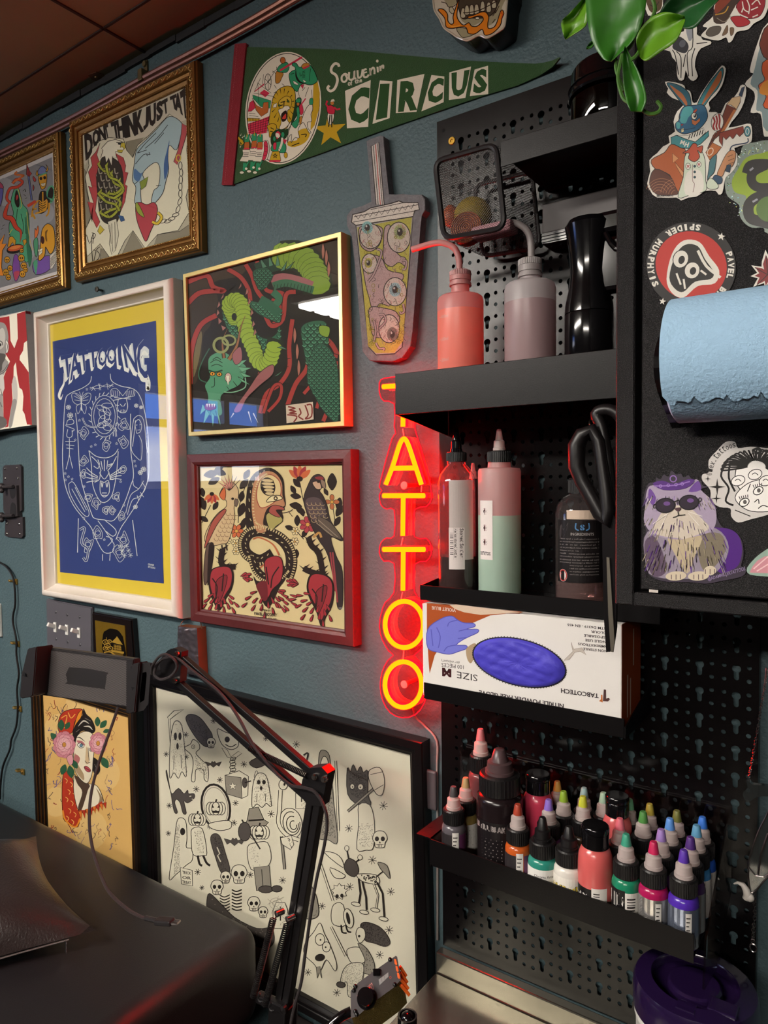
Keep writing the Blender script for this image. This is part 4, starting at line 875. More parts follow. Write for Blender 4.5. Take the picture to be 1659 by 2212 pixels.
# ================================================================ big black frame: generic black-line spooky flash sheet
BLK = mat('satin_black_frame', '#0a0809', .3, spec=.35, var=.1)
c = q4([(306, 1452), (911, 1605), (930, 2345), (322, 2005)], -.0222)
t = root_of(c, 'picture_frame', 'large black frame with a white sheet of black line spooky drawings')
ob('frame', moulding(B(), c, [(0, .0005), (0, .0205), (.0015, .022), (.0125, .0222), (.0135, .021), (.0185, .021), (.0195, .0195), (.0235, .0165), (.0245, .0165), (.0245, .008)]), BLK, t)
A = Art(mpY(-.0088)); A.mp = lambda u, v: (V((u, -.0086, v)), V((0, -1, 0))); A.fill([(p.x, p.y) for p in inset(c, .0225)], '#d9d3c2')
A.mp = mpY(-.0086); A.c = (300, 1460, 2.5136)
K = '#26201e'; GR = '#4c4644'; MG = '#8f897f'; W = '#d9d3c2'
for x, y, r in ((255, 320, 16), (405, 245, 16), (148, 425, 15), (258, 440, 15), (165, 705, 16), (312, 615, 18), (440, 565, 16), (525, 690, 17), (570, 480, 18), (160, 855, 15), (320, 1065, 18), (385, 818, 16), (518, 798, 17), (718, 750, 20), (605, 1080, 18), (780, 1110, 20), (855, 372, 20), (342, 1150, 14), (1328, 705, 24), (1140, 828, 22), (1268, 1000, 24), (1145, 1145, 22), (1368, 1172, 22), (1358, 1380, 24), (1308, 1515, 22), (1075, 1720, 22), (918, 1610, 20), (962, 905, 18), (995, 1250, 20), (690, 340, 16), (880, 1390, 18)): A.burst(x, y, r, 3.2, K, 4, 12)
def shade(pts, col, n, r=4, seed=1):
    """stipple inside a box"""
    q = random.Random(seed); x0 = min(p[0] for p in pts); x1 = max(p[0] for p in pts); y0 = min(p[1] for p in pts); y1 = max(p[1] for p in pts); k = A.k
    for _ in range(n):
        x, y = q.uniform(x0, x1), q.uniform(y0, y1)
        if inside((x, y), pts): A.k = k; A.fill([(x-r*.5, y-r*.4), (x+r*.5, y-r*.5), (x, y+r*.6)], col)
    A.k = k+1
def ghost(x, y, w, h, seed=1, dark=False):
    p = [(x-w*.45, y+h*.5), (x-w*.42, y-h*.1), (x-w*.25, y-h*.45), (x, y-h*.52), (x+w*.25, y-h*.42), (x+w*.4, y-h*.05), (x+w*.5, y+h*.48), (x+w*.25, y+h*.40), (x+.05*w, y+h*.52), (x-w*.2, y+h*.42)]
    A.fill(p, W, 3, 4, K); shade([(a+w*.08, b) for a, b in p], MG, 240, 4.5, seed)
    A.ell(x-w*.12, y-h*.24, w*.09, h*.07, K); A.ell(x+w*.14, y-h*.24, w*.09, h*.07, K); A.ell(x, y-h*.06, w*.07, h*.06, K)
    A.lines([[(x-w*.2, y+h*.1), (x-w*.22, y+h*.36)], [(x+w*.2, y+h*.1), (x+w*.22, y+h*.34)]], 3, K)
def skull(x, y, s, rot=1):
    A.fill([(x-s, y-s*.2), (x-s*.7, y-s), (x, y-s*1.25), (x+s*.7, y-s), (x+s, y-s*.2), (x+s*.7, y+s*.4), (x+s*.55, y+s), (x-s*.55, y+s), (x-s*.7, y+s*.4)], W, 2, 4, K)
    A.ell(x-s*.4, y-s*.15, s*.28, s*.33, K); A.ell(x+s*.4, y-s*.15, s*.28, s*.33, K); A.fill([(x, y+s*.15), (x+s*.14, y+s*.45), (x-s*.14, y+s*.45)], K)
    A.lines([[(x+i*s*.22, y+s*.6), (x+i*s*.22, y+s)] for i in (-1, 0, 1)]+[[(x-s*.5, y+s*.62), (x+s*.5, y+s*.62)]], 3, K)
def pumpkin(x, y, s):
    for d in (-.7, .7, -.35, .35, 0): A.ell(x+d*s, y, s*.5, s*.8, W, 0, 14, 4, K)
    A.line([(x, y-s*.8), (x+s*.1, y-s*1.15)], 9, K); A.fill([(x-s*.55, y-s*.1), (x-s*.2, y-s*.1), (x-s*.37, y-s*.45)], K); A.fill([(x+s*.55, y-s*.1), (x+s*.2, y-s*.1), (x+s*.37, y-s*.45)], K); A.fill([(x-s*.6, y+s*.2), (x-s*.2, y+s*.3), (x, y+s*.2), (x+s*.25, y+s*.32), (x+s*.6, y+s*.2), (x+s*.3, y+s*.55), (x-s*.3, y+s*.55)], K)
def bat(x, y, s): A.fill([(x-s*1.6, y-s*.5), (x-s*.5, y-s*.2), (x-s*.25, y-s*.6), (x, y-s*.35), (x+s*.25, y-s*.6), (x+s*.5, y-s*.2), (x+s*1.6, y-s*.5), (x+s*1.1, y+s*.4), (x+s*.6, y+s*.1), (x, y+s*.6), (x-s*.6, y+s*.1), (x-s*1.1, y+s*.4)], GR, 0, 3, K)
def tomb(x, y, w, h): A.fill([(x-w, y+h), (x-w, y-h*.4), (x-w*.6, y-h), (x+w*.6, y-h), (x+w, y-h*.4), (x+w, y+h)], W, 0, 4, K); shade([(x, y+h), (x, y-h), (x+w, y-h*.4), (x+w, y+h)], MG, 80, 5, 3); A.lines([[(x-w*.5, y-h*.3), (x+w*.5, y-h*.3)], [(x, y-h*.7), (x, y+h*.4)]], 7, K)
def candle(x, y, h): A.fill([(x-14, y), (x+14, y), (x+14, y+h), (x-14, y+h)], W, 0, 4, K); A.fill([(x, y-46), (x+13, y-14), (x, y-4), (x-13, y-14)], W, 2, 3, K); A.line([(x-14, y+10), (x-4, y+40), (x+4, y+16)], 3, K)
def axe(x, y, s, fl=1): A.line([(x, y-s), (x+s*.2*fl, y+s)], 17, K, 0); A.line([(x, y-s), (x+s*.2*fl, y+s)], 9, MG, 0); A.fill([(x-.05*s, y-s*.9), (x+s*.6*fl, y-s*1.05), (x+s*.75*fl, y-s*.5), (x+s*.55*fl, y-s*.2), (x+s*.05, y-s*.5)], W, 0, 4, K); shade([(x+s*.3*fl, y-s), (x+s*.7*fl, y-s*.8), (x+s*.6*fl, y-s*.25)], GR, 70, 5, 5)
# scythe + robe, top hatless cloaked shapes, all plain Halloween stand-ins
A.fill([(155, 225), (190, 190), (243, 183), (200, 212), (165, 240)], W, 0, 4, K); A.line([(165, 235), (175, 380)], 12, K, 0); A.line([(165, 235), (175, 380)], 6, W, 0)
ghost(210, 400, 95, 300, 1)
A.fill([(255, 230), (280, 208), (330, 225), (375, 280), (400, 330), (375, 385), (330, 360), (280, 290)], GR, 2, 4, K); shade([(270, 220), (380, 290), (370, 370), (280, 280)], '#1a1514', 420, 4, 4); skull(392, 365, 24)
# dog
A.fill([(248, 392), (280, 370), (295, 345), (325, 365), (330, 395), (310, 420), (345, 460), (375, 490), (375, 570), (355, 560), (350, 510), (310, 510), (305, 570), (285, 565), (295, 480), (285, 430)], W, 2, 4, K); shade([(300, 430), (375, 490), (370, 560), (310, 500)], GR, 260, 4, 8); A.ell(295, 385, 9, 11, W, 0, 10, 3, K); A.ell(296, 386, 3, 3, K)
bat(405, 480, 28)
# jack in the box
A.fill([(425, 290), (470, 305), (530, 330), (540, 380), (500, 400), (450, 370)], W, 2, 4, K); A.ell(480, 345, 14, 16, K); A.line([(470, 372), (500, 385), (530, 370)], 5); A.fill([(450, 390), (480, 400), (500, 440), (540, 410), (560, 420), (520, 450), (480, 440)], W, 0, 3, K)
for i in range(6): A.ring(512-(i % 2)*4, 450+i*15, 15, 9, 4, K, -15)
A.fill([(468, 540), (545, 515), (595, 545), (592, 650), (560, 665), (475, 640)], W, 0, 4, K); A.fill([(468, 540), (555, 552), (560, 665), (475, 640)], MG, 0, 4, K); A.star(510, 598, 24, W, ol=3); A.ell(575, 580, 14, 28, GR, 0, 12, 3); A.line([(575, 580), (610, 570)], 6)
# arched black cat
A.fill([(150, 510), (160, 560), (178, 640), (215, 610), (245, 640), (265, 620), (270, 640), (300, 640), (300, 665), (265, 690), (245, 680), (258, 745), (240, 745), (225, 690), (205, 670), (195, 690), (210, 740), (195, 742), (182, 690), (175, 640), (150, 540)], GR, 1, 4, K); A.lines([[(275, 655), (285, 652)], [(288, 668), (300, 672)]], 4, W)
# crystal ball with pumpkin
A.ring(418, 710, 76, 122, 12, K, -10); A.ell(418, 710, 70, 114, W, -10, 22, 0); A.ring(418, 710, 64, 106, 4, MG, -10); pumpkin(418, 720, 44); A.fill([(385, 800), (490, 785), (500, 825), (440, 840), (390, 825)], W, 1, 4, K)
# cloaked figures
A.fill([(200, 1080), (165, 1100), (190, 930), (205, 800), (225, 770), (255, 790), (262, 880), (258, 930), (290, 940), (290, 1000), (255, 1030)], W, 2, 4, K); shade([(190, 1080), (200, 820), (220, 800), (225, 1050)], MG, 420, 4.5, 6); A.ell(238, 845, 14, 20, K); A.fill([(225, 1040), (290, 1055), (292, 1140), (232, 1130)], W, 0, 4, K)
for s, y in (('TRICK', 1058), ('OR', 1085), ('TREAT', 1110)): A.quadtext(s, (236, y), (284, y+6), (284, y+22), (236, y+16), K, .02)
pumpkin(318, 780, 40); A.fill([(290, 830), (345, 830), (370, 960), (350, 975), (295, 970), (285, 880)], W, 1, 4, K); shade([(300, 840), (345, 840), (360, 960), (320, 960)], MG, 90, 5, 7); A.lines([[(320, 975), (330, 1020), (345, 1030)], [(350, 975), (368, 1015), (388, 1030)]], 12, K)
A.fill([(390, 890), (405, 858), (440, 870), (470, 960), (495, 1060), (450, 1070), (415, 980)], GR, 2, 4, K); shade([(400, 870), (440, 880), (480, 1050), (450, 1060)], '#141110', 420, 4, 9); A.line([(425, 930), (440, 965), (428, 975), (445, 1010)], 6, W, 0)
skull(472, 1095, 28); skull(545, 1080, 44); skull(425, 1150, 34); skull(625, 1240, 34); skull(675, 1285, 26)
for i in range(7): A.line([(505, 1160+i*17), (530, 1170+i*17), (560, 1160+i*18)], 7, K); A.line([(440, 1190+i*15), (465, 1200+i*16), (495, 1188+i*16)], 6, K)
A.fill([(370, 1220), (385, 1180), (440, 1230), (520, 1310), (640, 1370), (720, 1370), (735, 1440), (690, 1480), (580, 1440), (470, 1360), (380, 1280)], GR, 1, 4, K); shade([(380, 1190), (520, 1310), (720, 1370), (700, 1470), (470, 1350)], MG, 120, 6, 2)
bat(520, 900, 36); candle(640, 560, 130); A.fill([(600, 470), (660, 440), (700, 470), (640, 500)], GR, 1, 4, K); ghost(665, 620, 110, 180, 12)
# walker with a bundle
A.fill([(590, 780), (600, 720), (650, 712), (680, 780), (705, 795), (690, 812), (600, 820), (580, 805)], MG, 0, 4, K); A.line([(596, 785), (678, 780)], 9, K, 0)
pumpkin(655, 850, 46); A.fill([(590, 930), (640, 905), (700, 905), (720, 990), (690, 1040), (610, 1050)], W, 1, 4, K); A.line([(560, 780), (660, 940)], 8, K, 0); A.ell(575, 845, 34, 52, GR, 0, 14, 4); A.fill([(625, 1040), (710, 1030), (720, 1160), (640, 1165)], MG, 0, 4, K); A.line([(668, 1050), (676, 1160)], 4); A.ell(690, 1158, 40, 20, GR, 0, 12, 4); A.ell(750, 1155, 28, 18, GR, 0, 12, 4); shade([(600, 940), (640, 920), (660, 1030), (620, 1040)], MG, 60, 5, 21)
# tailed snail, hatchet hand, grave, hooded reaper
A.ell(825, 800, 62, 84, W, -10, 20, 4, K)
for i in range(3): A.ring(830+i*5, 800+i*5, 46-i*14, 64-i*20, 5, K, -10, 18, 0, 300)
A.line([(770, 620), (765, 720), (760, 800), (800, 860), (870, 890)], 24, K, 5); A.line([(770, 620), (765, 720), (760, 800), (800, 860), (870, 890)], 17, W, 5); A.ell(785, 590, 24, 28, W, 0, 14, 4, K); A.ell(792, 588, 6, 8, K)
axe(775, 960, 90); tomb(885, 660, 32, 60); tomb(770, 1300, 40, 70); A.lines([[(700, 1240), (790, 1200)], [(720, 1290), (760, 1195)], [(700, 1210), (770, 1270)]], 2, MG); A.ring(745, 1235, 34, 30, 2, MG); A.ring(745, 1235, 18, 16, 2, MG)
A.fill([(975, 560), (980, 430), (1000, 402), (1035, 430), (1048, 550), (1060, 700), (1080, 900), (1030, 890), (970, 870), (985, 720)], MG, 2, 4, K); shade([(985, 560), (1040, 560), (1070, 880), (980, 860)], K, 800, 4, 11); A.fill([(985, 500), (1000, 440), (1025, 450), (1032, 520), (1005, 545)], W, 2, 4, K); A.ell(1008, 490, 9, 12, K); A.line([(1070, 460), (1085, 840)], 14, K, 0); A.line([(1070, 460), (1085, 840)], 7, W, 0); A.line([(895, 430), (920, 420), (910, 480), (940, 500)], 9, K)
# tall pumpkin-free executioner block + axe on the right
A.fill([(1135, 640), (1133, 500), (1150, 520), (1165, 480), (1185, 520), (1205, 490), (1220, 525), (1243, 515), (1245, 640), (1260, 700), (1195, 700)], GR, 1, 5, K); shade([(1140, 520), (1235, 530), (1240, 690), (1150, 640)], '#161211', 700, 4, 13); A.ell(1160, 600, 12, 14, W, 0, 12, 3); A.ell(1205, 602, 15, 16, W, 0, 12, 3); A.ell(1162, 602, 4, 4, K); A.ell(1204, 604, 4, 4, K)
A.fill([(1195, 700), (1255, 700), (1280, 790), (1275, 930), (1235, 945), (1185, 940), (1195, 800)], W, 1, 4, K); shade([(1195, 800), (1275, 800), (1270, 930), (1195, 930)], MG, 150, 5, 14); A.line([(1135, 735), (1290, 600)], 16, K, 0); A.line([(1135, 735), (1290, 600)], 8, MG, 0); A.fill([(1250, 560), (1255, 510), (1310, 498), (1335, 560), (1325, 640), (1290, 640)], W, 1, 4, K); A.lines([[(1258, 535), (1325, 520)], [(1280, 620), (1330, 590)]], 3); skull(1310, 890, 40)
# spider-legged walker with umbrella
A.fill([(1115, 1030), (1140, 990), (1180, 1010), (1195, 1060), (1170, 1090), (1130, 1070)], GR, 1, 4, K); A.ell(1130, 935, 12, 15, W, 0, 10, 3); A.ell(1202, 985, 13, 15, W, 0, 10, 3); A.lines([[(1140, 990), (1132, 950)], [(1180, 1010), (1198, 995)]], 8); A.fill([(1110, 1040), (1010, 960), (1060, 960), (1100, 990)], W, 1, 4, K); A.fill([(1120, 1080), (1040, 1040), (1060, 1090), (1100, 1100)], W, 1, 4, K)
A.fill([(1190, 1075), (1290, 1080), (1305, 1130), (1230, 1120), (1195, 1100)], W, 1, 4, K); shade([(1200, 1080), (1290, 1085), (1300, 1125), (1220, 1112)], K, 60, 9, 15)
A.lines([[(1195, 1100), (1205, 1180), (1195, 1240)], [(1215, 1115), (1235, 1200), (1238, 1270)], [(1275, 1125), (1300, 1190), (1290, 1260)], [(1295, 1120), (1325, 1180), (1335, 1310)]], 11, K, 0); A.line([(1275, 1125), (1300, 1190), (1290, 1260)], 5, W, 0)
for x, y in ((1180, 1238), (1225, 1282), (1285, 1270), (1330, 1318)): A.ell(x, y, 26, 11, W, 12, 12, 4, K)
A.line([(1290, 1090), (1340, 1050)], 7, K, 0); A.fill([(1300, 1010), (1350, 1030), (1365, 1100), (1340, 1075), (1325, 1060), (1310, 1040)], MG, 1, 4, K)
# peg-leg, big clown-free moon face, hair blob witch
A.lines([[(985, 1010), (1055, 1220)]], 14, K, 0); A.lines([[(985, 1010), (1055, 1220)]], 8, W, 0); A.star(1090, 1170, 46, W, 9, .7, ol=4); A.ell(1078, 1195, 9, 11, K); A.ell(1104, 1192, 9, 11, K); A.fill([(1060, 1240), (1110, 1240), (1125, 1350), (1060, 1350), (1045, 1300)], W, 1, 4, K); A.ell(1140, 1315, 26, 54, W, -12, 16, 4); A.ell(1138, 1315, 10, 34, K, -12); A.lines([[(1100, 1350), (1105, 1390), (1130, 1395)], [(1125, 1350), (1135, 1385), (1155, 1390)]], 8)
A.fill([(905, 1450), (950, 1390), (985, 1340), (1010, 1400), (1040, 1460), (1075, 1560), (1065, 1600), (1020, 1540), (985, 1600), (950, 1560), (900, 1510)], W, 2, 4, K); A.ell(985, 1430, 26, 32, W, 0, 16, 4); A.ell(1020, 1470, 22, 28, W, 0, 16, 4); A.ell(988, 1432, 5, 5, K); A.ell(1016, 1472, 5, 5, K); A.ell(985, 1528, 28, 20, K, -10); A.fill([(965, 1580), (985, 1575), (995, 1640), (980, 1610), (970, 1640)], MG, 0, 3)
hp = [(1205, 1350), (1250, 1338), (1320, 1370), (1365, 1440), (1340, 1468), (1280, 1450), (1225, 1430)]; A.fill(hp, GR, 2, 4, K); shade(hp, '#151110', 600, 4, 16); A.fill([(1180, 1400), (1195, 1365), (1225, 1375), (1230, 1420), (1200, 1450)], W, 1, 4, K); A.ell(1198, 1412, 7, 7, K)
A.line([(1045, 1360), (1125, 1520)], 13, K, 0); A.line([(1045, 1360), (1125, 1520)], 7, W, 0)
A.fill([(1130, 1490), (1180, 1470), (1225, 1490), (1230, 1550), (1160, 1560)], W, 2, 4, K); cp = [(1190, 1450), (1240, 1480), (1280, 1560), (1270, 1620), (1210, 1600), (1230, 1540)]; A.fill(cp, MG, 1, 4, K); shade(cp, K, 110, 5, 17)
lg = [(1110, 1600), (1150, 1560), (1215, 1560), (1220, 1620), (1195, 1720), (1140, 1740), (1130, 1660), (1095, 1680)]; A.fill(lg, W, 2, 4, K); shade(lg, MG, 600, 4, 18); A.ell(1098, 1675, 24, 16, GR, 10, 12, 4)
lg = [(895, 1090), (960, 1180), (975, 1300), (900, 1310), (880, 1200)]; A.fill(lg, MG, 2, 4, K); shade(lg, GR, 140, 5, 19)
A.done('print', PRINT, t); pane(c, -.0118, .0225, t)
# ================================================================ circus pennant
def cpx(crop): return lambda a, b: (a/crop[2]+crop[0], b/crop[2]+crop[1])
def outline(pts, crop, y):
    f = cpx(crop); return [P(*f(a, b), y) for a, b in pts]
CB = (460, 60, 2.1269)
FELT = mat('green_felt', '#2f4a2a', .95, spec=.1, bump=.5, bs=700, var=.15, vs_=90, sheen=.3)
REDF = mat('red_felt', '#7d1c26', .95, spec=.1, bump=.5, bs=700, var=.12, vs_=90, sheen=.3)
t = E('pennant', 'green felt circus pennant with a red band and white lettering', 'pennant', P(*cpx(CB)(70, 722), 0))
felt = [(140, 88), (350, 92), (600, 100), (900, 128), (1150, 150), (1350, 160), (1480, 165), (1560, 150), (1593, 134), (1560, 180), (1500, 220), (1400, 265), (1230, 316), (1050, 378), (760, 478), (500, 575), (300, 645), (85, 722)]
main = [p for p in felt if p[0] <= 1480]; bm = B(); prism(bm, outline(main, CB, -.0032), (0, .0026, 0))
fc = lambda a, b: P(*cpx(CB)(a, b), -.0032-.012*max(0, (a-1480)/113)**2)
top = [(1480, 165), (1520, 160), (1560, 150), (1593, 134)]; bot = [(1400, 265), (1500, 220), (1560, 180), (1594, 138)]
for i in range(3): prism(bm, [fc(*top[i]), fc(*top[i+1]), fc(*bot[i+1]), fc(*bot[i])], (0, .0026, 0))
ob('felt', bm, FELT, t)
bm = B(); prism(bm, outline([(100, 74), (152, 70), (90, 722), (40, 722)], CB, -.0062), (0, .0055, 0)); ob('red_band', bm, REDF, t)
bm = B()
for k in range(58):
    u = (k+.5)/58; f = cpx(CB); x = 112+(55-112)*u; y = 82+632*u
    a, b = P(*f(x, y-3), -.0063), P(*f(x-.5, y+3), -.0063); bar(bm, a, b, .0008, .0006, V((0, 1, 0)))
ob('stitching', bm, mat('thread', '#a8595c', .9), t)
A = Art(mpY(-.0034), CB); W = '#cfc3b0'; G = '#2f4a2a'; K = '#1c1a14'
A.quadtext('of', (618, 243), (640, 240), (642, 264), (620, 268), W, .03); A.quadtext('the', (650, 236), (684, 228), (686, 250), (652, 258), W, .03)
def script(p, w=9): A.line([(a, b-7) for a, b in p], w, W, 5)
script([(580, 186), (575, 175), (560, 172), (545, 190), (545, 210), (565, 225), (572, 250), (560, 285), (540, 298), (527, 285), (535, 272)], 12)
script([(605, 218), (592, 232), (594, 252), (608, 254), (616, 238), (605, 218), (620, 225)])
script([(626, 210), (625, 240), (636, 246), (648, 236), (650, 205), (650, 236), (658, 240)])
script([(664, 202), (668, 236), (682, 228), (688, 198)])
script([(706, 196), (692, 204), (694, 232), (708, 232), (716, 222)]); script([(695, 214), (708, 210)], 7)
script([(722, 192), (724, 226), (724, 205), (736, 190), (742, 200), (742, 220)]); script([(756, 186), (758, 212)]); A.ell(755, 153, 6, 7, W, 0, 10); script([(768, 182), (770, 206), (771, 190), (782, 180), (782, 195)])
for ch, box, q in (('C', [(607, 290), (725, 240), (713, 455), (616, 462)], ((622, 295), (722, 262), (712, 430), (622, 450))), ('I', [(767, 242), (825, 246), (812, 415), (733, 442)], ((768, 258), (812, 256), (800, 412), (748, 424))), ('R', [(847, 240), (972, 212), (935, 386), (840, 392)], ((862, 246), (955, 240), (938, 378), (850, 388))),
                   ('C', [(1004, 217), (1063, 224), (1060, 342), (958, 384)], ((996, 236), (1063, 226), (1054, 336), (978, 358))), ('U', [(1086, 205), (1186, 178), (1160, 322), (1084, 332)], ((1096, 208), (1180, 192), (1158, 312), (1098, 320))), ('S', [(1202, 192), (1264, 174), (1265, 305), (1180, 314)], ((1205, 196), (1260, 184), (1260, 296), (1192, 305)))):
    A.fill(box, W); A.quadtext(ch, *q, G, .055)
A.star(538, 472, 78, '#b38e22', 5, .40, -95)
A.fill([(530, 440), (548, 440), (556, 395), (528, 392)], W, 1, 2); A.fill([(528, 392), (524, 362), (545, 356), (560, 372), (556, 396)], '#b4283c', 1, 2); A.lines([[(530, 366), (520, 352), (525, 335)], [(556, 366), (570, 376), (585, 372)]], 8, '#b4283c', 0); A.ell(548, 346, 8, 9, '#b06a34'); A.fill([(540, 340), (560, 338), (556, 328), (545, 330)], W); A.lines([[(538, 400), (532, 455)], [(546, 400), (546, 458)]], 5, K, 0)
# medallion (closer view)
CR = (510, 100, 7.9); A.c = CR; PKR = '#b92f45'; GN = '#2f8058'; OR = '#a85a2a'; YL = '#b38e22'
ex = lambda a: [(805+640*cos(t_)*cos(a)-965*sin(t_)*sin(a), 1055+640*cos(t_)*sin(a)+965*sin(t_)*cos(a)) for t_ in [2*pi*i/48 for i in range(48)]]
A.fill(ex(.14), W); A.line([(805+(x-805)*.955, 1055+(y-1055)*.97) for x, y in ex(.14)], 13, K, 0, True)
A.fill([(1390, 590), (1430, 800), (1420, 1050), (1340, 1350), (1270, 1440), (1280, 1250), (1310, 950), (1320, 650)], YL); A.fill([(1060, 1450), (1200, 1400), (1260, 1500), (1180, 1640), (1000, 1720), (880, 1690), (900, 1620), (1040, 1600)], YL, 1); A.lines([[(1110, 1510), (1200, 1500), (1180, 1550)], [(950, 1700), (1080, 1650)]], 16, K)
# seats, net and flags on the left
A.fill([(400, 800), (480, 740), (575, 800), (500, 870)], PKR); A.fill([(310, 770), (480, 630), (480, 660), (320, 780)], PKR); A.fill([(280, 830), (600, 930), (580, 1060), (420, 1030), (290, 890)], GN, 0, 6); A.fill([(235, 960), (290, 920), (340, 1040), (260, 1110), (205, 1115)], PKR, 0, 6)
A.fill([(195, 1225), (410, 1235), (405, 1270), (192, 1280)], YL, 0, 7); A.lines([[(200+i*26, 1228), (200+i*26, 1275)] for i in range(8)], 7, K, 0)
A.fill([(205, 1320), (410, 1255), (570, 1190), (545, 1330), (520, 1480), (380, 1500), (215, 1490)], PKR); A.lines([[(210, 1330+i*36), (560, 1220+i*42)] for i in range(6)]+[[(250+i*44, 1300-i*14), (250+i*40, 1480)] for i in range(8)], 6, K, 0)
A.lines([[(300, 800), (660, 860)], [(370, 620), (390, 960)], [(470, 480), (450, 650)], [(375, 630), (600, 800)], [(420, 540), (310, 780)], [(215, 1140), (330, 1150)], [(225, 1180), (380, 1200)]], 7, K, 0)
A.fill([(275, 885), (350, 1010), (450, 1060), (470, 960), (550, 950), (555, 1060), (540, 1130), (430, 1200), (390, 1150), (340, 1090), (310, 960)], OR, 0, 7)
# cyclist
A.ring(545, 610, 55, 140, 10, K); A.lines([[(545, 480), (550, 740)], [(500, 560), (595, 660)], [(500, 660), (590, 560)], [(550, 600), (640, 460)], [(690, 350), (690, 400), (620, 450)], [(620, 420), (680, 470)]], 8, K)
A.fill([(690, 430), (805, 460), (780, 540), (740, 620), (680, 630), (670, 540)], '#a9722a', 1, 8); A.fill([(740, 330), (860, 270), (910, 360), (870, 440), (800, 450), (700, 420)], GN, 1, 8); A.ell(798, 240, 44, 56, OR, 0, 14, 8); A.line([(750, 415), (1125, 185)], 34, PKR, 0); A.lines([[(660, 640), (700, 700), (640, 780)], [(760, 620), (810, 690)]], 18, W); A.lines([[(650, 660), (690, 720)], [(780, 640), (820, 690), (640, 800)]], 8, K)
# elephant
A.fill([(960, 330), (970, 285), (1030, 290), (1070, 350), (1130, 350), (1250, 310), (1340, 430), (1375, 520), (1390, 590), (1320, 650), (1240, 660), (1150, 640), (1090, 680), (1040, 780), (950, 680), (920, 600), (905, 480), (960, 420), (1010, 400), (1000, 350)], GN, 1, 10); A.line([(1020, 390), (1030, 520), (1090, 610), (1200, 640)], 34, K, 5, taper=2)
A.fill([(1115, 350), (1150, 300), (1220, 285), (1260, 320), (1200, 350), (1160, 390)], '#a9722a', 1, 8); A.fill([(1130, 370), (1250, 320), (1255, 345), (1160, 395)], PKR); A.lines([[(1130, 440+i*22), (1180, 420+i*26)] for i in range(5)]+[[(1090, 450), (1100, 510), (1130, 480)], [(1270, 380), (1250, 600)], [(930, 480), (990, 460)]], 8, K)
A.fill([(980, 590), (1060, 640), (1050, 660), (990, 640)], W, 1, 6); A.fill([(1140, 570), (1200, 600), (1160, 620)], W, 0, 6); A.fill([(1095, 660), (1160, 650), (1140, 730)], PKR, 0, 6); A.lines([[(1060, 750), (1080, 860)], [(1240, 700), (1180, 860)], [(1290, 740), (1300, 900)], [(1130, 760), (1180, 700)]], 8, K)
# lion
A.fill([(640, 860), (720, 740), (850, 680), (960, 700), (1010, 800), (1010, 960), (980, 1160), (960, 1250), (900, 1330), (860, 1400), (760, 1420), (700, 1400), (620, 1340), (560, 1320), (580, 1150), (610, 980)], YL, 1, 10)
for i in range(16):
    a = radians(-170+i*22); A.line([(800+200*cos(a), 1020+300*sin(a)), (800+130*cos(a), 1000+190*sin(a))], 15, K, 0, taper=1)
A.fill([(740, 930), (850, 850), (930, 880), (950, 960), (930, 1040), (870, 1100), (780, 1080), (730, 1020)], '#b9962f', 2, 8); A.lines([[(740, 1020), (800, 1000)], [(870, 900), (910, 960)], [(760, 960), (840, 940)], [(820, 950), (815, 1040)]], 16, K)
A.ell(740, 1012, 20, 16, '#3d5a24', 0, 10, 8); A.ell(888, 940, 20, 16, '#3d5a24', 0, 10, 8)
A.fill([(720, 1090), (790, 1060), (830, 1020), (900, 1020), (920, 1070), (880, 1100), (880, 1260), (910, 1310), (860, 1380), (780, 1420), (740, 1400), (770, 1310), (760, 1200)], W, 1, 8); A.fill([(780, 1150), (860, 1100), (865, 1240), (800, 1290), (775, 1240)], '#26160f', 1, 5); A.fill([(790, 1220), (850, 1150), (850, 1230), (800, 1240)], '#b6392f', 1); A.fill([(640, 990), (700, 970), (690, 1040), (630, 1050)], W, 0, 8)
A.fill([(530, 1360), (620, 1320), (690, 1350), (680, 1430), (620, 1480), (600, 1540), (570, 1550), (560, 1450)], YL, 1, 9); A.lines([[(590, 1390), (650, 1420)], [(580, 1450), (630, 1460)]], 14, K)
A.fill([(610, 1500), (700, 1420), (900, 1400), (960, 1200), (1010, 980), (1050, 880), (1120, 900), (1080, 1100), (960, 1330), (900, 1420), (860, 1560), (640, 1700), (590, 1620)], '#243820', 1)
# horse and rider
A.fill([(1150, 1170), (1200, 1060), (1250, 1000), (1300, 990), (1310, 1080), (1280, 1160), (1290, 1280), (1220, 1300), (1230, 1400), (1280, 1470), (1250, 1480), (1190, 1370), (1140, 1300), (1060, 1420), (1080, 1560), (1010, 1560), (960, 1620), (940, 1640), (950, 1500), (900, 1560), (880, 1650), (890, 1500), (920, 1400), (960, 1330), (1080, 1340)], W, 1, 9); A.fill([(1255, 990), (1260, 900), (1310, 890), (1310, 990)], GN, 1, 6)
A.fill([(1030, 1060), (1080, 1050), (1085, 1200), (1060, 1340), (1010, 1400), (950, 1320), (1040, 1230)], GN, 1, 7); A.fill([(1080, 1020), (1130, 1000), (1150, 1130), (1100, 1170)], PKR, 1, 6); A.ell(1060, 985, 26, 34, '#b06a34', 0, 10, 6); A.fill([(1020, 920), (1080, 885), (1110, 920), (1090, 960), (1030, 960)], GN, 1, 6); A.line([(1110, 1000), (1190, 890)], 20, PKR, 0); A.fill([(1085, 1220), (1130, 1200), (1110, 1330), (1085, 1310)], '#a9722a', 1, 6)
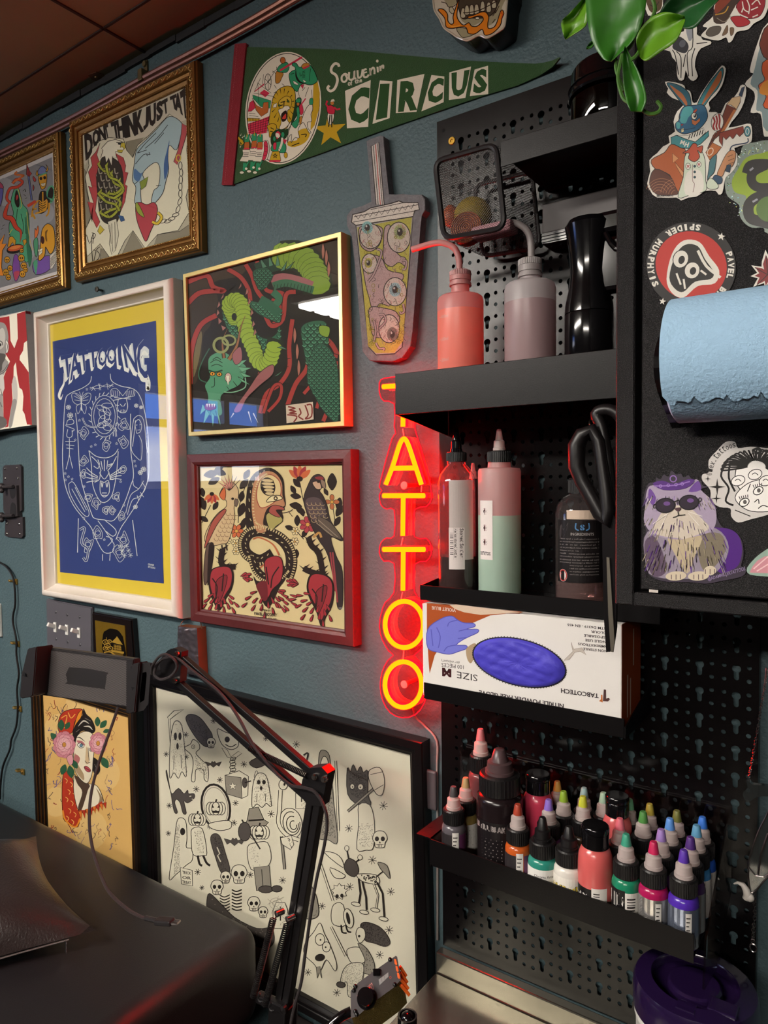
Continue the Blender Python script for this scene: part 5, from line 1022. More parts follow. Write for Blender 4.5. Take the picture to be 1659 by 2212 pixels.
# clown, drum, stool
A.ell(715, 1510, 46, 60, W, 0, 12, 8); A.fill([(680, 1480), (720, 1450), (760, 1490), (750, 1530), (730, 1490)], PKR, 1); A.ell(705, 1570, 14, 14, PKR); A.ell(655, 1580, 20, 40, GN); A.ell(800, 1510, 30, 50, GN, 0, 12, 6); A.fill([(640, 1660), (780, 1620), (850, 1680), (850, 1790), (790, 1820), (600, 1780)], GN, 1, 8); A.fill([(640, 1660), (690, 1650), (680, 1760), (640, 1750)], PKR, 1, 5); A.fill([(790, 1580), (870, 1600), (830, 1680)], PKR, 0, 5); A.line([(790, 1560), (780, 1660), (740, 1770)], 36, W, 4); A.ell(740, 1770, 20, 20, W, 0, 10, 6); A.ell(850, 1860, 30, 50, YL, 0, 12, 7)
A.fill([(620, 1800), (740, 1790), (765, 1950), (570, 1955)], YL, 0, 9); A.star(668, 1870, 52, K); A.star(668, 1870, 22, YL); A.fill([(570, 1945), (765, 1940), (755, 1975), (565, 1975)], PKR)
A.fill([(450, 1640), (540, 1610), (570, 1760), (530, 1930), (440, 1940), (430, 1780)], W, 1, 8); A.fill([(480, 1640), (530, 1630), (545, 1780), (500, 1930), (450, 1930), (480, 1780)], PKR, 1, 7); A.lines([[(490, 1700), (540, 1720)], [(490, 1790), (540, 1810)], [(470, 1870), (520, 1870)]], 6, K)
# three bandsmen
for x, y in ((185, 1690), (310, 1670), (410, 1690)):
    A.fill([(x-60, y+300), (x-10, y+300), (x-20, y+440), (x-70, y+440)], GN); A.fill([(x+20, y+280), (x+50, y+260), (x-10, y+390), (x-30, y+360)], GN); A.ell(x-85, y+465, 34, 20, W); A.ell(x-10, y+400, 22, 20, W)
    A.fill([(x-70, y+80), (x+50, y+80), (x+60, y+130), (x+20, y+280), (x-120, y+270), (x-60, y+160)], W); A.lines([[(x-70, y+130), (x+40, y+130)], [(x-80, y+190), (x+30, y+190)], [(x-50, y+160), (x+30, y+160)]], 9, K, 0)
    A.fill([(x-44, y+60), (x-30, y-60), (x+36, y-70), (x+40, y+50)], OR, 1, 6); A.fill([(x-40, y-50), (x-44, y-150), (x, y-190), (x+44, y-180), (x+44, y-60)], GN, 0, 6); A.fill([(x-6, y-150), (x+8, y-230), (x+14, y-140)], YL); A.line([(x-50, y+62), (x+45, y+58)], 22, PKR, 0)
A.fill([(25, 1570), (50, 1540), (140, 1650), (110, 1680)], YL, 0, 5); A.ring(90, 1640, 26, 44, 12, YL)
for x, y in ((80, 1520), (110, 1560), (140, 1540), (175, 1570), (75, 1720)): A.ell(x, y, 10, 8, W); A.line([(x+9, y), (x+12, y-30)], 5, W, 0)
A.done('felt_print', mat_print('screen_print_on_felt', .9, spec=.1, grain=.06), t)

# ================================================================ drink cup wall plaque with eyeballs
C1 = (730, 280, 4.2542); yc = -.0145
GRYF = mat('grey_plush_felt', '#6f6d70', .95, spec=.1, bump=.7, bs=500, var=.35, vs_=140)
t = E('cup_plaque', 'grey felt wall plaque shaped like a lidded drink cup full of eyeballs', 'wall decoration', P(*cpx(C1)(420, 2130), 0))
cup = [(260, 105), (300, 82), (390, 52), (416, 60), (440, 330), (465, 600), (530, 596), (600, 588), (665, 605), (770, 595), (798, 640), (800, 740), (766, 790), (757, 900), (720, 1400), (684, 1860), (665, 1990), (590, 2095), (500, 2130), (290, 2122), (225, 2040), (190, 1600), (150, 1180), (130, 970), (82, 885), (78, 790), (130, 725), (230, 705), (312, 665), (285, 350)]
bm = B(); prism(bm, outline(cup, C1, yc), (0, -yc-.0004, 0)); bmesh.ops.bevel(bm, geom=[e for e in bm.edges if e.calc_length() > 0 and all(abs(v.co.y-yc) < 1e-5 for v in e.verts)], offset=.0008, segments=1, affect='EDGES'); ob('felt_body', bm, GRYF, t)
A = Art(mpY(yc-.0002), C1); K = '#3b3736'; CRM = '#a69c92'; YL = '#97934a'; PKM = '#968280'
A.fill([(305, 155), (375, 115), (425, 690), (350, 690)], '#b7b0a8', 0, 8, K); A.line([(345, 135), (390, 690)], 7, '#a24a44', 0); A.line([(325, 150), (370, 690)], 6, K, 0); A.line([(365, 125), (408, 690)], 6, K, 0)
A.fill([(165, 880), (690, 790), (660, 1200), (590, 2000), (520, 2060), (350, 2070), (285, 2000), (230, 1500)], '#8d8a86', 0, 9, K); A.fill([(178, 900), (680, 805), (650, 1200), (600, 1940), (520, 2050), (350, 2055), (278, 1990), (235, 1500)], YL)
A.fill([(125, 850), (135, 780), (240, 755), (300, 720), (480, 680), (560, 655), (600, 670), (735, 670), (748, 735), (705, 745), (690, 800), (165, 880)], '#b9b2a8', 0, 10, K)
A.lines([[(150, 800), (735, 690)], [(140, 850), (720, 745)], [(300, 735), (600, 672)]], 6, K, 0); A.line([(160+i*27, (820 if i % 2 else 780)-i*5.2+8) for i in range(21)], 6, K, 0)
rr = random.Random(4)
for bl in ([(200, 900), (300, 870), (400, 900), (410, 960), (380, 1060), (300, 1120), (220, 1080), (195, 990)], [(430, 900), (480, 880), (460, 1000), (500, 1080), (570, 1160), (620, 1180), (630, 1260), (560, 1220), (490, 1260), (420, 1200), (420, 1020)], [(230, 1200), (300, 1150), (400, 1180), (460, 1290), (600, 1330), (560, 1420), (420, 1500), (480, 1620), (380, 1600), (330, 1700), (290, 1560), (250, 1400)], [(290, 1640), (420, 1640), (540, 1680), (560, 1780), (440, 1900), (330, 1900), (300, 1800)]): A.fill(bl, PKM, 2, 7, K)
for x, y, rx, ry, ix, iy, ic in ((300, 980, 100, 115, 270, 900, '#7aa3a2'), (560, 990, 105, 140, 570, 940, '#8d9468'), (290, 1230, 70, 90, 280, 1225, '#9a9348'), (525, 1490, 105, 130, 525, 1470, '#7f9ba0'), (470, 1830, 95, 130, 500, 1880, '#6e655c')):
    A.ell(x, y, rx, ry, CRM, 0, 24, 8, K); A.ell(ix, iy, rx*.52, ry*.5, ic, 0, 20); A.burst(ix, iy, rx*.5, 4, '#5a5a55', 9); A.ell(ix, iy, rx*.25, ry*.27, '#413c3a', 0, 14); A.ell(ix-8, iy-12, 9, 11, '#a7a29b', 0, 8)
    A.lines([[(x+rx*.9*cos(a), y+ry*.9*sin(a)), (x+rx*.7*cos(a+.2), y+ry*.7*sin(a+.2))] for a in [rr.random()*6.28 for _ in range(12)]], 4, '#9a6a68', 0)
for i in range(130):
    t_ = rr.random(); y = 900+t_*1050; x = 215+t_*90+rr.random()*(420-t_*110); k = A.k
    A.line([(x, y), (x+rr.uniform(-22, 22), y+18), (x+rr.uniform(-24, 24), y+36)], 4, rr.choice((K, '#6d5a58', '#7f6664')), 3)
for p in ([(360, 1110), (370, 1100), (400, 1120), (390, 1180), (330, 1330), (280, 1400)], [(590, 1200), (630, 1210), (620, 1280), (595, 1280)], [(600, 1600), (610, 1670), (580, 1690), (570, 1670)], [(350, 1960), (380, 2010), (425, 2010), (420, 2030)], [(330, 1750), (350, 1850), (330, 1950)], [(380, 1700), (420, 1700), (440, 1760), (380, 1830)]): A.line(p, 24, K, 5); A.line(p, 15, PKM, 5)
for i in range(44): x = rr.choice((rr.uniform(230, 320), rr.uniform(540, 640))); y = rr.uniform(880, 2000); A.ring(x*.9+45, y, 8+rr.random()*7, 9+rr.random()*9, 4, '#77702f') if 240 < x*.9+45 < 610 else None
A.done('felt_print', mat_print('printed_felt', .95, spec=.1, grain=.2, gs=700), t)

# ================================================================ skull plaque at the top
C2 = (900, 0, 4.8794); ys = -.034
t = E('skull_plaque', 'thick cut-out wall plaque of a skull jaw with orange flames, cut off at the top', 'wall decoration', P(*cpx(C2)(560, 430), 0))
sk = [(180, -100), (175, 60), (195, 130), (240, 200), (268, 265), (300, 310), (380, 365), (430, 400), (520, 432), (570, 420), (640, 382), (680, 382), (740, 405), (800, 380), (880, 330), (928, 290), (945, 200), (962, 0), (990, -150), (900, -380), (600, -480), (300, -380)]
bm = B(); prism(bm, outline(cr(sk, 3), C2, ys), (0, -ys-.0005, 0)); ob('body', bm, mat('black_resin_edge', '#141112', .25, spec=.6), t)
A = Art(mpY(ys-.0003), C2); A.fill(cr([(570+(x-570)*.985, 20+(y-20)*.985) for x, y in sk], 3), '#b8ad9a')
K = '#17110f'; OR = '#c9731c'; BN = '#8f866a'
A.fill([(340, 70), (440, 30), (450, 140), (470, 210), (520, 250), (600, 270), (690, 230), (760, 270), (850, 200), (905, 60), (920, -120), (300, -120)], BN, 1)
A.fill([(450, -60), (870, -80), (850, 60), (800, 150), (700, 190), (560, 190), (500, 200), (465, 160)], '#3b362b', 1, 9)
for i, (x, y, h) in enumerate(((490, 130, 62), (530, 100, 60), (580, 95, 60), (632, 90, 60), (695, 60, 62), (760, 70, 62), (815, 40, 50))): A.fill([(x-24, y+h-10), (x-18, y-h*.5), (x, y-h*.75), (x+18, y-h*.5), (x+24, y+h-12)], '#a89f86', 1, 7, K)
A.line([(490, 135), (560, 132), (680, 100), (850, 10)], 9, K, 4)
A.fill([(350, 75), (380, 80), (400, 130), (375, 145), (345, 115)], '#a89f86', 1, 7); A.line([(260, 20), (310, 35), (340, 75), (400, 60), (440, 20)], 8, K); A.lines([[(870, 60), (830, 140)], [(850, 100), (800, 170)], [(830, 200), (800, 240)]], 7)
A.fill([(225, 105), (280, 98), (325, 150), (330, 220), (360, 255), (390, 240), (385, 170), (420, 60), (455, -40), (430, 100), (430, 190), (490, 265), (550, 240), (580, 275), (640, 275), (700, 215), (690, 175), (640, 170), (560, 195), (540, 175), (600, 160), (680, 128), (730, 130), (760, 180), (750, 250), (760, 300), (830, 270), (890, 110), (920, 140), (900, 190), (880, 270), (800, 350), (720, 370), (690, 310), (620, 355), (550, 360), (520, 290), (460, 285), (370, 300), (310, 280), (295, 190)], OR, 2, 10)
A.fill([(420, 300), (520, 300), (540, 350), (600, 365), (510, 395), (470, 385)], BN, 1, 6); A.ell(640, 192, 22, 14, '#c9bfa8', 0, 10, 6); A.line([(880, 130), (905, 150), (890, 200)], 10, '#b2401c'); A.line([(330, 240), (370, 280), (460, 270)], 8, '#dd9a35')
A.done('print', mat_print('glossy_resin_print', .15, spec=.6, coat=.6), t)
bm = B(); tube(bm, outline(cr([(570+(x-570)*.985, 20+(y-20)*.985) for x, y in sk], 3), C2, ys-.0004), .0013, 6, True); ob('resin_rim', bm, mat('cream_resin', '#b8ad9a', .12, coat=.7), t, smooth=True)

# ================================================================ neon TATTOO sign
CS = (780, 780, 2.8603); yt = -.0425
TUBE = mat_emit('neon_tube_front', (NEON, .56, .005), 1); SIDE = mat_emit('neon_tube_side', (NEON*.15, .01, .03), 1)
ACR = mat_glass('red_lit_acrylic', '#f4d6d6', .9, .08, .02, '#b8403c'); RIM = mat_emit('edge_lit_acrylic_rim', (2.2, .012, .03), 1)  # tubes' red light put into the clear backing's colour; rim glow is emission
t = E('neon_sign', 'vertical red and yellow lit neon TATTOO sign on clear acrylic', 'neon sign', P(*cpx(CS)(255, 2205), 0))
ol = [(112, 160), (122, 115), (200, 98), (400, 84), (432, 120), (432, 200), (400, 235), (332, 255), (332, 400), (342, 450), (375, 560), (425, 750), (430, 790), (436, 850), (402, 900), (332, 918), (330, 1085), (402, 1095), (432, 1140), (432, 1195), (400, 1238), (332, 1255), (330, 1425), (368, 1475), (402, 1545), (415, 1630), (405, 1705), (370, 1780), (325, 1820), (352, 1852), (396, 1920), (410, 2010), (392, 2110), (335, 2185), (252, 2203), (180, 2172), (135, 2100), (118, 2010), (130, 1920), (165, 1850), (200, 1818), (170, 1790), (130, 1720), (113, 1640), (124, 1560), (150, 1490), (203, 1430), (204, 1250), (140, 1236), (112, 1182), (124, 1120), (160, 1092), (204, 1080), (205, 920), (160, 915), (124, 890), (112, 830), (128, 800), (114, 780), (120, 740), (190, 480), (214, 450), (205, 405), (205, 264), (140, 246), (116, 205)]
bm = B(); o2 = cr(ol, 2); prism(bm, outline(o2, CS, -.033), (0, .004, 0)); ob('acrylic_backing', bm, ACR, t)
bm = B(); tube(bm, outline(o2, CS, -.033), .0007, 5, True); tube(bm, outline(o2, CS, -.029), .0006, 5, True); ob('acrylic_rim', bm, RIM, t)
def flex(bmf, bms, path, closed=False, w=.0034):
    pts = [P(*cpx(CS)(a, b), yt) for a, b in path]
    tube(bmf, [p+V((0, .0012, 0)) for p in pts], w, 8, closed)
    N = len(pts)
    for i in range(N if closed else N-1):
        a, b = pts[i], pts[(i+1) % N]; bar(bms, a+V((0, .0062, 0)), b+V((0, .0062, 0)), w*1.7, .0068, V((0, 1, 0))) if (b-a).length > 1e-5 else None
def el(cx, cy, rx, ry): return [(cx+rx*cos(2*pi*i/40), cy+ry*sin(2*pi*i/40)) for i in range(40)]
for ch, strokes in (('t', [([(132, 158), (392, 142)], 0), ([(260, 150), (256, 405)], 0)]), ('a', [(cr([(150, 762), (196, 640), (236, 515), (262, 480), (288, 515), (330, 640), (370, 762)], 5, False), 0), ([(196, 662), (330, 660)], 0)]), ('t', [([(134, 832), (388, 832)], 0), ([(258, 836), (255, 1080)], 0)]), ('t', [([(134, 1164), (390, 1164)], 0), ([(258, 1168), (256, 1418)], 0)]), ('o', [(el(264, 1628, 118, 143), 1)]), ('o', [(el(258, 2000, 113, 141), 1)])):
    bf, bs_ = B(), B()
    for p, cl in strokes: flex(bf, bs_, p, cl)
    L_ = ob('letter_'+ch, bf, TUBE, t, smooth=True); ob('tube_side', bs_, SIDE, L_)
for p in ([(258, 418), (264, 460)], [(375, 770), (372, 810)], [(258, 1092), (248, 1140)], [(256, 1428), (248, 1470)], [(264, 1780), (260, 1850)]):
    bm = tube(B(), [P(*cpx(CS)(a, b), -.037) for a, b in p], .0009, 6); ob('jumper_wire', bm, mat('clear_wire', '#c9938c', .4, tl=.4), t)
for x, y in ((272, 768), (272, 1995)):
    bm = B(); c = P(*cpx(CS)(x, y), -.0333); lathe(bm, [(0, -.033), (.003, -.033), (.003, .0012), (.0055, .0014), (.0055, .003), (0, .0038)], n=14, mtx=axis_m(c, (0, -1, 0))); ob('standoff_screw', bm, mat('clear_screw', '#b98a86', .2, tl=.3), t, smooth=True)
bm = B(); tube(bm, [P(u, v, y) for u, v, y in ((890, 1515, -.028), (897, 1548, -.014), (916, 1567, -.004), (943, 1600, -.003), (944, 1660, -.003), (945, 1760, -.003), (945, 1900, -.003), (945, 2030, -.003))], .0016, 8, sub=4)
ob('sign_cable', bm, mat('pale_clear_cord', '#8f8682', .4), None, 'thin pale power cord hanging from the bottom of the neon sign', 'cable', smooth=True)
bm = B(); c = P(937, 1700, 0); bx(bm, c.x-.010, c.x+.010, -.011, -.0052, c.z-.03, c.z+.028, .003); ob('cord_switch', bm, mat('clear_grey_plastic', '#4a4549', .35), None, 'small pale in-line box on the neon cord beside the pegboard', 'switch')

# ================================================================ left wall things
C5 = (0, 980, 2.99)
DG = mat('dark_bracket_steel', '#3a3436', .45, metal=.3, spec=.5, var=.08)
CHR = mat('chrome_screw', '#b8b2ac', .2, metal=1)
t = E('wall_bracket', 'dark steel wall bracket with two pins at the left edge', 'bracket', P(*cpx(C5)(85, 545), 0))
bm = B(); prism(bm, outline([(30, 75), (125, 70), (136, 85), (140, 365), (128, 375), (130, 408), (146, 410), (149, 530), (138, 545), (40, 535), (30, 525), (36, 400), (22, 370), (18, 90)], C5, -.006), (0, .0055, 0)); ob('plate', bm, DG, t)
bm = B(); prism(bm, outline([(50, 205), (105, 205), (112, 405), (60, 405)], C5, -.012), (0, .006, 0)); ob('raised_web', bm, DG, t)
for p in ([(62, 215), (95, 215), (98, 270), (80, 292), (66, 270)], [(66, 398), (70, 330), (84, 315), (100, 335), (102, 398)]):
    bm = B(); prism(bm, outline(cr(p, 3), C5, -.0124), (0, .0005, 0)); ob('slot', bm, mat('slot_shadow_steel', '#161314', .6), t)
for x, y in ((33, 96), (109, 93), (35, 160), (116, 160), (45, 450), (124, 455), (46, 518), (128, 520)):
    bm = B(); c = P(*cpx(C5)(x, y), -.006); ball(bm, c, .0035, 8, (1, .7, 1)); ob('screw', bm, CHR, t, smooth=True)
for y in (212, 400):
    bm = B(); a = P(*cpx(C5)(85, y), -.016); b = P(*cpx(C5)(-60, y+6), -.016); tube(bm, [a, b], .004, 8); c = P(*cpx(C5)(10, y), -.017); ball(bm, c, .008, 8); ball(bm, c+V((.004, -.002, -.01)), .006, 8); ob('pin', bm, DG, t, smooth=True)
cord = [(-60, 690), (-10, 700), (40, 730), (80, 790), (95, 870), (98, 975), (85, 1040), (85, 1100), (105, 1200), (106, 1300), (122, 1420), (110, 1520), (115, 1640), (105, 1760), (72, 1850), (64, 1910), (22, 2010), (6, 2110), (0, 2230)]
bm = B(); tube(bm, [P(*cpx(C5)(a, b), -.008) for a, b in cord], .0024, 8, sub=4); ob('black_cable', bm, mat('black_rubber_cable', '#0d0c0d', .5), None, 'black cable sagging down the teal wall at the left edge', 'cable', smooth=True)
GC = mat('brass_clip', '#a8894a', .3, metal=.8)
for i, (x, y, lb) in enumerate(((98, 822, 'top brass cable clip, under the steel wall bracket'), (112, 1222, 'second brass cable clip down, beside the tablet holder top'), (126, 1640, 'third brass cable clip down, below the tablet holder jaw'), (144, 2045, 'lowest brass cable clip, empty, just above the bench'))):
    c = P(*cpx(C5)(x, y), 0); t = E('cable_clip', lb, 'clip', c, 'brass cable clips on the teal wall')
    bm = B(); tube(bm, [c+V((-.012, -.001, 0)), c+V((-.009, -.010, .002)), c+V((-.001, -.011, .001)), c+V((.001, -.002, 0))], .0026, 6, sub=3); ob('hook', bm, GC, t, smooth=True)
    bm = B(); bx(bm, c.x+.001, c.x+.014, -.0045, -.0003, c.z-.008, c.z+.006, .0015); ball(bm, c+V((.008, -.005, -.001)), .003, 8); ob('nail_tab', bm, GC, t)
# switch plate
CF = (0, 1280, 3.318)
t = E('light_switch', 'dark grey three gang switch plate with white toggles under the white frame', 'light switch', P(*cpx(CF)(490, 500), 0))
bm = B(); prism(bm, outline([(330, 45), (655, 108), (655, 505), (336, 440)], CF, -.007), (0, .0065, 0)); bmesh.ops.bevel(bm, geom=[e for e in bm.edges if all(abs(v.co.y+.007) < 1e-5 for v in e.verts)], offset=.002, segments=2, affect='EDGES'); ob('plate', bm, mat('slate_grey_plate', '#4c494f', .5, var=.06), t)
TG = mat('white_toggle', '#d5d2cd', .35)
for x, y in ((398, 248), (482, 266), (568, 288)):
    bm = B(); c = P(*cpx(CF)(x, y), -.007); bx(bm, c.x-.005, c.x+.005, c.y-.0025, c.y+.001, c.z-.011, c.z+.011, .0008)
    bar(bm, c+V((0, 0, .001)), c+V((-.002, -.017, .009)), .008, .009, V((0, 0, 1)), .0015); ob('toggle', bm, TG, t)
for x, y in ((400, 140), (482, 158), (570, 176), (403, 332), (487, 353), (575, 373)):
    bm = B(); ball(bm, P(*cpx(CF)(x, y), -.007), .0035, 8, (1, .5, 1)); ob('screw', bm, mat('grey_screw', '#3c3a3f', .4), t, smooth=True)
# gold pagoda plaque
yp = -.014
t = E('pagoda_plaque', 'small black plaque with a gold pagoda relief behind the tablet holder', 'wall plaque', P(*cpx(CF)(800, 520), 0))
bm = B(); prism(bm, outline([(655, 140), (940, 192), (965, 530), (670, 470)], CF, yp), (0, -yp-.0004, 0)); bmesh.ops.bevel(bm, geom=[e for e in bm.edges if all(abs(v.co.y-yp) < 1e-5 for v in e.verts)], offset=.003, segments=2, affect='EDGES'); ob('frame', bm, mat('black_lacquer_plaque', '#120b0a', .25, spec=.6), t)
GL = mat('gold_leaf', '#b08a30', .28, metal=.8, bump=.3, bs=200, var=.2)
bm = B(); o = outline([(680, 200), (893, 238), (908, 500), (692, 455)], CF, yp-.0015); prism(bm, o, (0, .002, 0)); ob('gold_border', bm, GL, t)
A = Art(mpY(yp-.0018), CF); A.fill([(738, 300), (765, 270), (790, 258), (840, 268), (870, 300), (885, 340), (895, 480), (745, 450)], '#140f0b', 1)
Y = '#b8923a'
A.fill([(800, 355), (840, 315), (880, 375), (840, 368)], Y); A.fill([(815, 370), (868, 380), (872, 420), (812, 412)], '#6e5420'); A.fill([(795, 410), (890, 425), (885, 440), (800, 425)], Y); A.fill([(810, 430), (882, 442), (885, 470), (812, 455)], '#6e5420')
A.lines([[(836, 315), (838, 340)], [(820, 385), (868, 393)], [(815, 400), (868, 408)], [(825, 375), (825, 410)], [(845, 378), (845, 412)], [(860, 380), (860, 414)]], 3, Y)
for x, y, r in ((755, 355, 20), (770, 380, 20), (785, 350, 14), (755, 400, 16), (790, 400, 18)): A.ring(x, y, r, r*.8, 5, Y); A.ell(x, y, r*.45, r*.35, '#8a6c28', 0, 9)
A.line([(745, 430), (790, 425), (840, 460), (890, 470)], 10, Y); A.line([(765, 345), (762, 320)], 3, Y)
A.done('relief_picture', mat_print('gold_relief_ink', .35, metal=.5), t)
# grey relief plaque with copper side
yr = -.021
t = E('relief_plaque', 'small grey carved relief plaque with copper sides hanging from a wire', 'wall plaque', P(*cpx(CF)(1350, 600), 0))
bm = B(); prism(bm, outline([(1275, 240), (1412, 256), (1428, 600), (1266, 565)], CF, yr), (0, -yr-.0005, 0)); ob('copper_body', bm, mat('copper_side', '#9a5a3a', .4, metal=.5, var=.2), t)
bm = B(); rr = random.Random(8); GRD = 14
vv = [[None]*(GRD+1) for _ in range(GRD*2+1)]
for j in range(GRD*2+1):
    for i in range(GRD+1):
        u, v = i/GRD, j/(GRD*2); x = 1275+(1412-1275)*u+v*(-9+u*25); y = 240+16*u+v*(325+u*19)
        h = 0 if i in (0, GRD) or j in (0, GRD*2) else .004*rr.random()+.004*math.exp(-((u-.5)/.2)**2)*(1-v)
        vv[j][i] = bm.verts.new(P(*cpx(CF)(x, y), yr-.0005)+V((0, -h, 0)))
for j in range(GRD*2):
    for i in range(GRD): bm.faces.new((vv[j][i], vv[j][i+1], vv[j+1][i+1], vv[j+1][i]))
ob('carved_face', bm, mat('dark_pewter', '#4a454a', .3, metal=.5, var=.3, vs_=120), t, smooth='all')
bm = B(); tube(bm, [P(*cpx(CF)(a, b), y) for a, b, y in ((1290, 250, -.02), (1310, 205, -.012), (1365, 182, -.004), (1430, 205, -.008), (1447, 262, -.018))], .0008, 6, sub=4); ob('hanging_wire', bm, mat('copper_wire', '#8a5a44', .35, metal=.8), t)
# ================================================================ perforated steel board
POW = mat('black_powder_coat', '#080607', .2, spec=.36, bump=.12, bs=1400, var=.05)
PX0, PX1, PZ0, PZ1, PY = -.5045, -.107, .9365, 2.0845, -.012
def cellmesh():
    c = bpy.data.curves.new('c', 'CURVE'); c.dimensions = '2D'; c.fill_mode = 'BOTH'; c.extrude = .0008
    def sp(pts):
        s = c.splines.new('POLY'); s.points.add(len(pts)-1); s.use_cyclic_u = True
        for p, q in zip(s.points, pts): p.co = (*q, 0, 1)
    sp([(-.019, -.021), (.0186, -.021), (.0186, .009), (-.019, .009)])
    sp([(.0046*cos(radians(a)), .0046*sin(radians(a))) for a in range(-56, 237, 24)]+[(-.0026, -.0105), (-.0018, -.0122), (0, -.0129), (.0018, -.0122), (.0026, -.0105)])
    for dx in (-.0125, .0125):
        for dz in (.0025, -.0125): sp([(dx+.0026*cos(2*pi*k/10), dz+.0026*sin(2*pi*k/10)) for k in range(10)])
    o = bpy.data.objects.new('c', c); me = bpy.data.meshes.new_from_object(o)
    r = ([v.co.copy() for v in me.vertices], [list(p.vertices) for p in me.polygons])
    bpy.data.objects.remove(o); bpy.data.curves.remove(c); bpy.data.meshes.remove(me); return r
cv, cf = cellmesh()
t = E('pegboard', 'black perforated steel board with keyhole slots on the wall', 'pegboard', (-.306, 0, PZ0))
bm = B()
for i in range(10):
    for j in range(37):
        ox, oz = -.4678+.0376*i, 2.0498-.03*j; vs_ = [bm.verts.new((ox+v.x, PY+v.z, oz+v.y)) for v in cv]
        for f in cf: bm.faces.new([vs_[k] for k in f])
x0, x1, z1, z0 = -.4868, -.4868+.376, 2.0588, 2.0588-1.11; y0, y1 = PY-.0008, PY+.0008
for a in ((PX0, x0, PZ0, PZ1), (x1, PX1, PZ0, PZ1), (x0, x1, z1, PZ1), (x0, x1, PZ0, z0)): bx(bm, a[0], a[1], y0, y1, a[2], a[3])
bx(bm, PX0, PX0+.0015, y1, -.0004, PZ0, PZ1); bx(bm, PX1-.0015, PX1, y1, -.0004, PZ0, PZ1)
ob('perforated_panel', bm, POW, t)
bm = B(); c = P(977, 305, PY); lathe(bm, [(0, .001), (.0016, .001), (.0022, .0022), (.0048, .0022), (.0054, .0012), (.0054, 0)], n=20, mtx=axis_m(c, (0, -1, 0))); ob('brass_screw', bm, mat('brass_screw_head', '#b58f3c', .3, metal=.9), t, smooth=True, label='brass cup-head screw')
bm = B(); c = P(958, 282, PY-.0009); lathe(bm, [(0, .0002), (.0024, .0002), (.0024, 0)], n=12, mtx=axis_m(c, (0, -1, 0))); ob('corner_hole', bm, mat('dark_hole', '#050405', .9), t)
# ---------------------------------------------------------------- shelves on the board
SH = mat('black_shelf_steel', '#0b090a', .36, spec=.25, bump=.06, bs=900, var=.05)
def shelf(name, label, x0, x1, yf, zl, zh, zf, gus=None):
    t = E(name, label, 'shelf', ((x0+x1)/2, yf, zl))
    bm = B(); bx(bm, x0, x1, yf, yf+.0016, zl, zh, .0005, 1); ob('front_lip', bm, SH, t)
    bm = B(); bx(bm, x0+.0016, x1, yf+.0018, PY-.002, zf-.0016, zf, 0); ob('shelf_plate', bm, SH, t)
    if gus:
        for x in (x0, x1-.0016):
            bm = B(); prism(bm, [V((x, a, b)) for a, b in gus], (.0014, 0, 0)); ob('end_bracket', bm, SH, t)
    return t
shelf('steel_shelf', 'short black steel shelf at the top of the pegboard carrying a jar', -.3486, -.189, -.14, 1.9400, 1.9672, 1.955)
shelf('steel_shelf', 'black steel shelf carrying the two wash bottles', -.491, -.189, -.14, 1.680, 1.7295, 1.7175, [(-.1384, 1.68), (-.1384, 1.7175), (-.012-.002, 1.735), (-.014, 1.66)])
shelf('steel_shelf', 'black steel shelf carrying the soap bottles above the glove box', -.4855, -.189, -.0965, 1.4462, 1.4655, 1.4555, [(-.0949, 1.4462), (-.0949, 1.465), (-.014, 1.4725), (-.014, 1.4462)])
a = P(915, 1474, -.112); b = P(1340, 1545, -.112); lo = P(930, 1512, -.112).z
t = E('glove_box_bracket', 'black steel bracket holding the glove box', 'shelf', (-.35, -.06, lo))
bm = B(); bx(bm, a.x, b.x+.004, -.112, -.1104, lo, a.z, .0005, 1); ob('front_lip', bm, SH, t)
bm = B(); bx(bm, a.x+.0016, b.x+.004, -.1102, PY-.002, lo, lo+.0016); ob('shelf_plate', bm, SH, t)
bm = B(); prism(bm, [V((b.x+.0042, y, z)) for y, z in ((-.112, lo), (-.112, lo+.012), (-.014, lo+.035), (-.014, lo))], (.0014, 0, 0)); ob('end_bracket', bm, SH, t)
# ---------------------------------------------------------------- glove box and gloves
zb, zt = lo+.0018, P(923, 1306, -.105).z
bx0, bx1 = -.4765, P(1343, 1440, -.105).x
CM = (780, 1240, 2.5136)
t = E('glove_box', 'upside-down white and orange box of violet nitrile gloves', 'box', ((bx0+bx1)/2, -.07, zb))
ob('carton', bx(B(), bx0, bx1, -.105, -.034, zb, 1.444, .0008, 1), mat('white_carton', '#d9d5d0', .55), t)
A = Art(mpY(-.1052), CM); W = '#dbd7d3'; BRN = '#a04a1e'; K = '#3a3335'
A.fill([(357, 158), (880, 205), (700, 225), (560, 285), (455, 360), (400, 440), (372, 540), (366, 470), (357, 300)], BRN, 0)
A.fill([(357, 155), (880, 208), (860, 215), (700, 215), (560, 195), (480, 165)], '#6e3a22')
A.fill([(480, 168), (520, 165), (640, 180), (870, 208), (780, 214), (650, 222), (560, 208), (510, 190)], '#cdb6a0')
A.fill([(362, 300), (430, 245), (490, 228), (525, 250), (560, 265), (610, 268), (618, 285), (570, 300), (632, 300), (632, 318), (575, 345), (540, 365), (520, 385), (570, 388), (572, 405), (530, 420), (480, 435), (420, 425), (362, 400)], '#6f72c8', 2, 4, '#4a4aa0')
A.lines([[(525, 250), (480, 262), (470, 285)], [(570, 300), (530, 310)], [(575, 345), (525, 350)], [(410, 290), (430, 340), (420, 400)], [(380, 300), (390, 390)], [(520, 385), (470, 395), (450, 420)]], 5, '#5254ac')
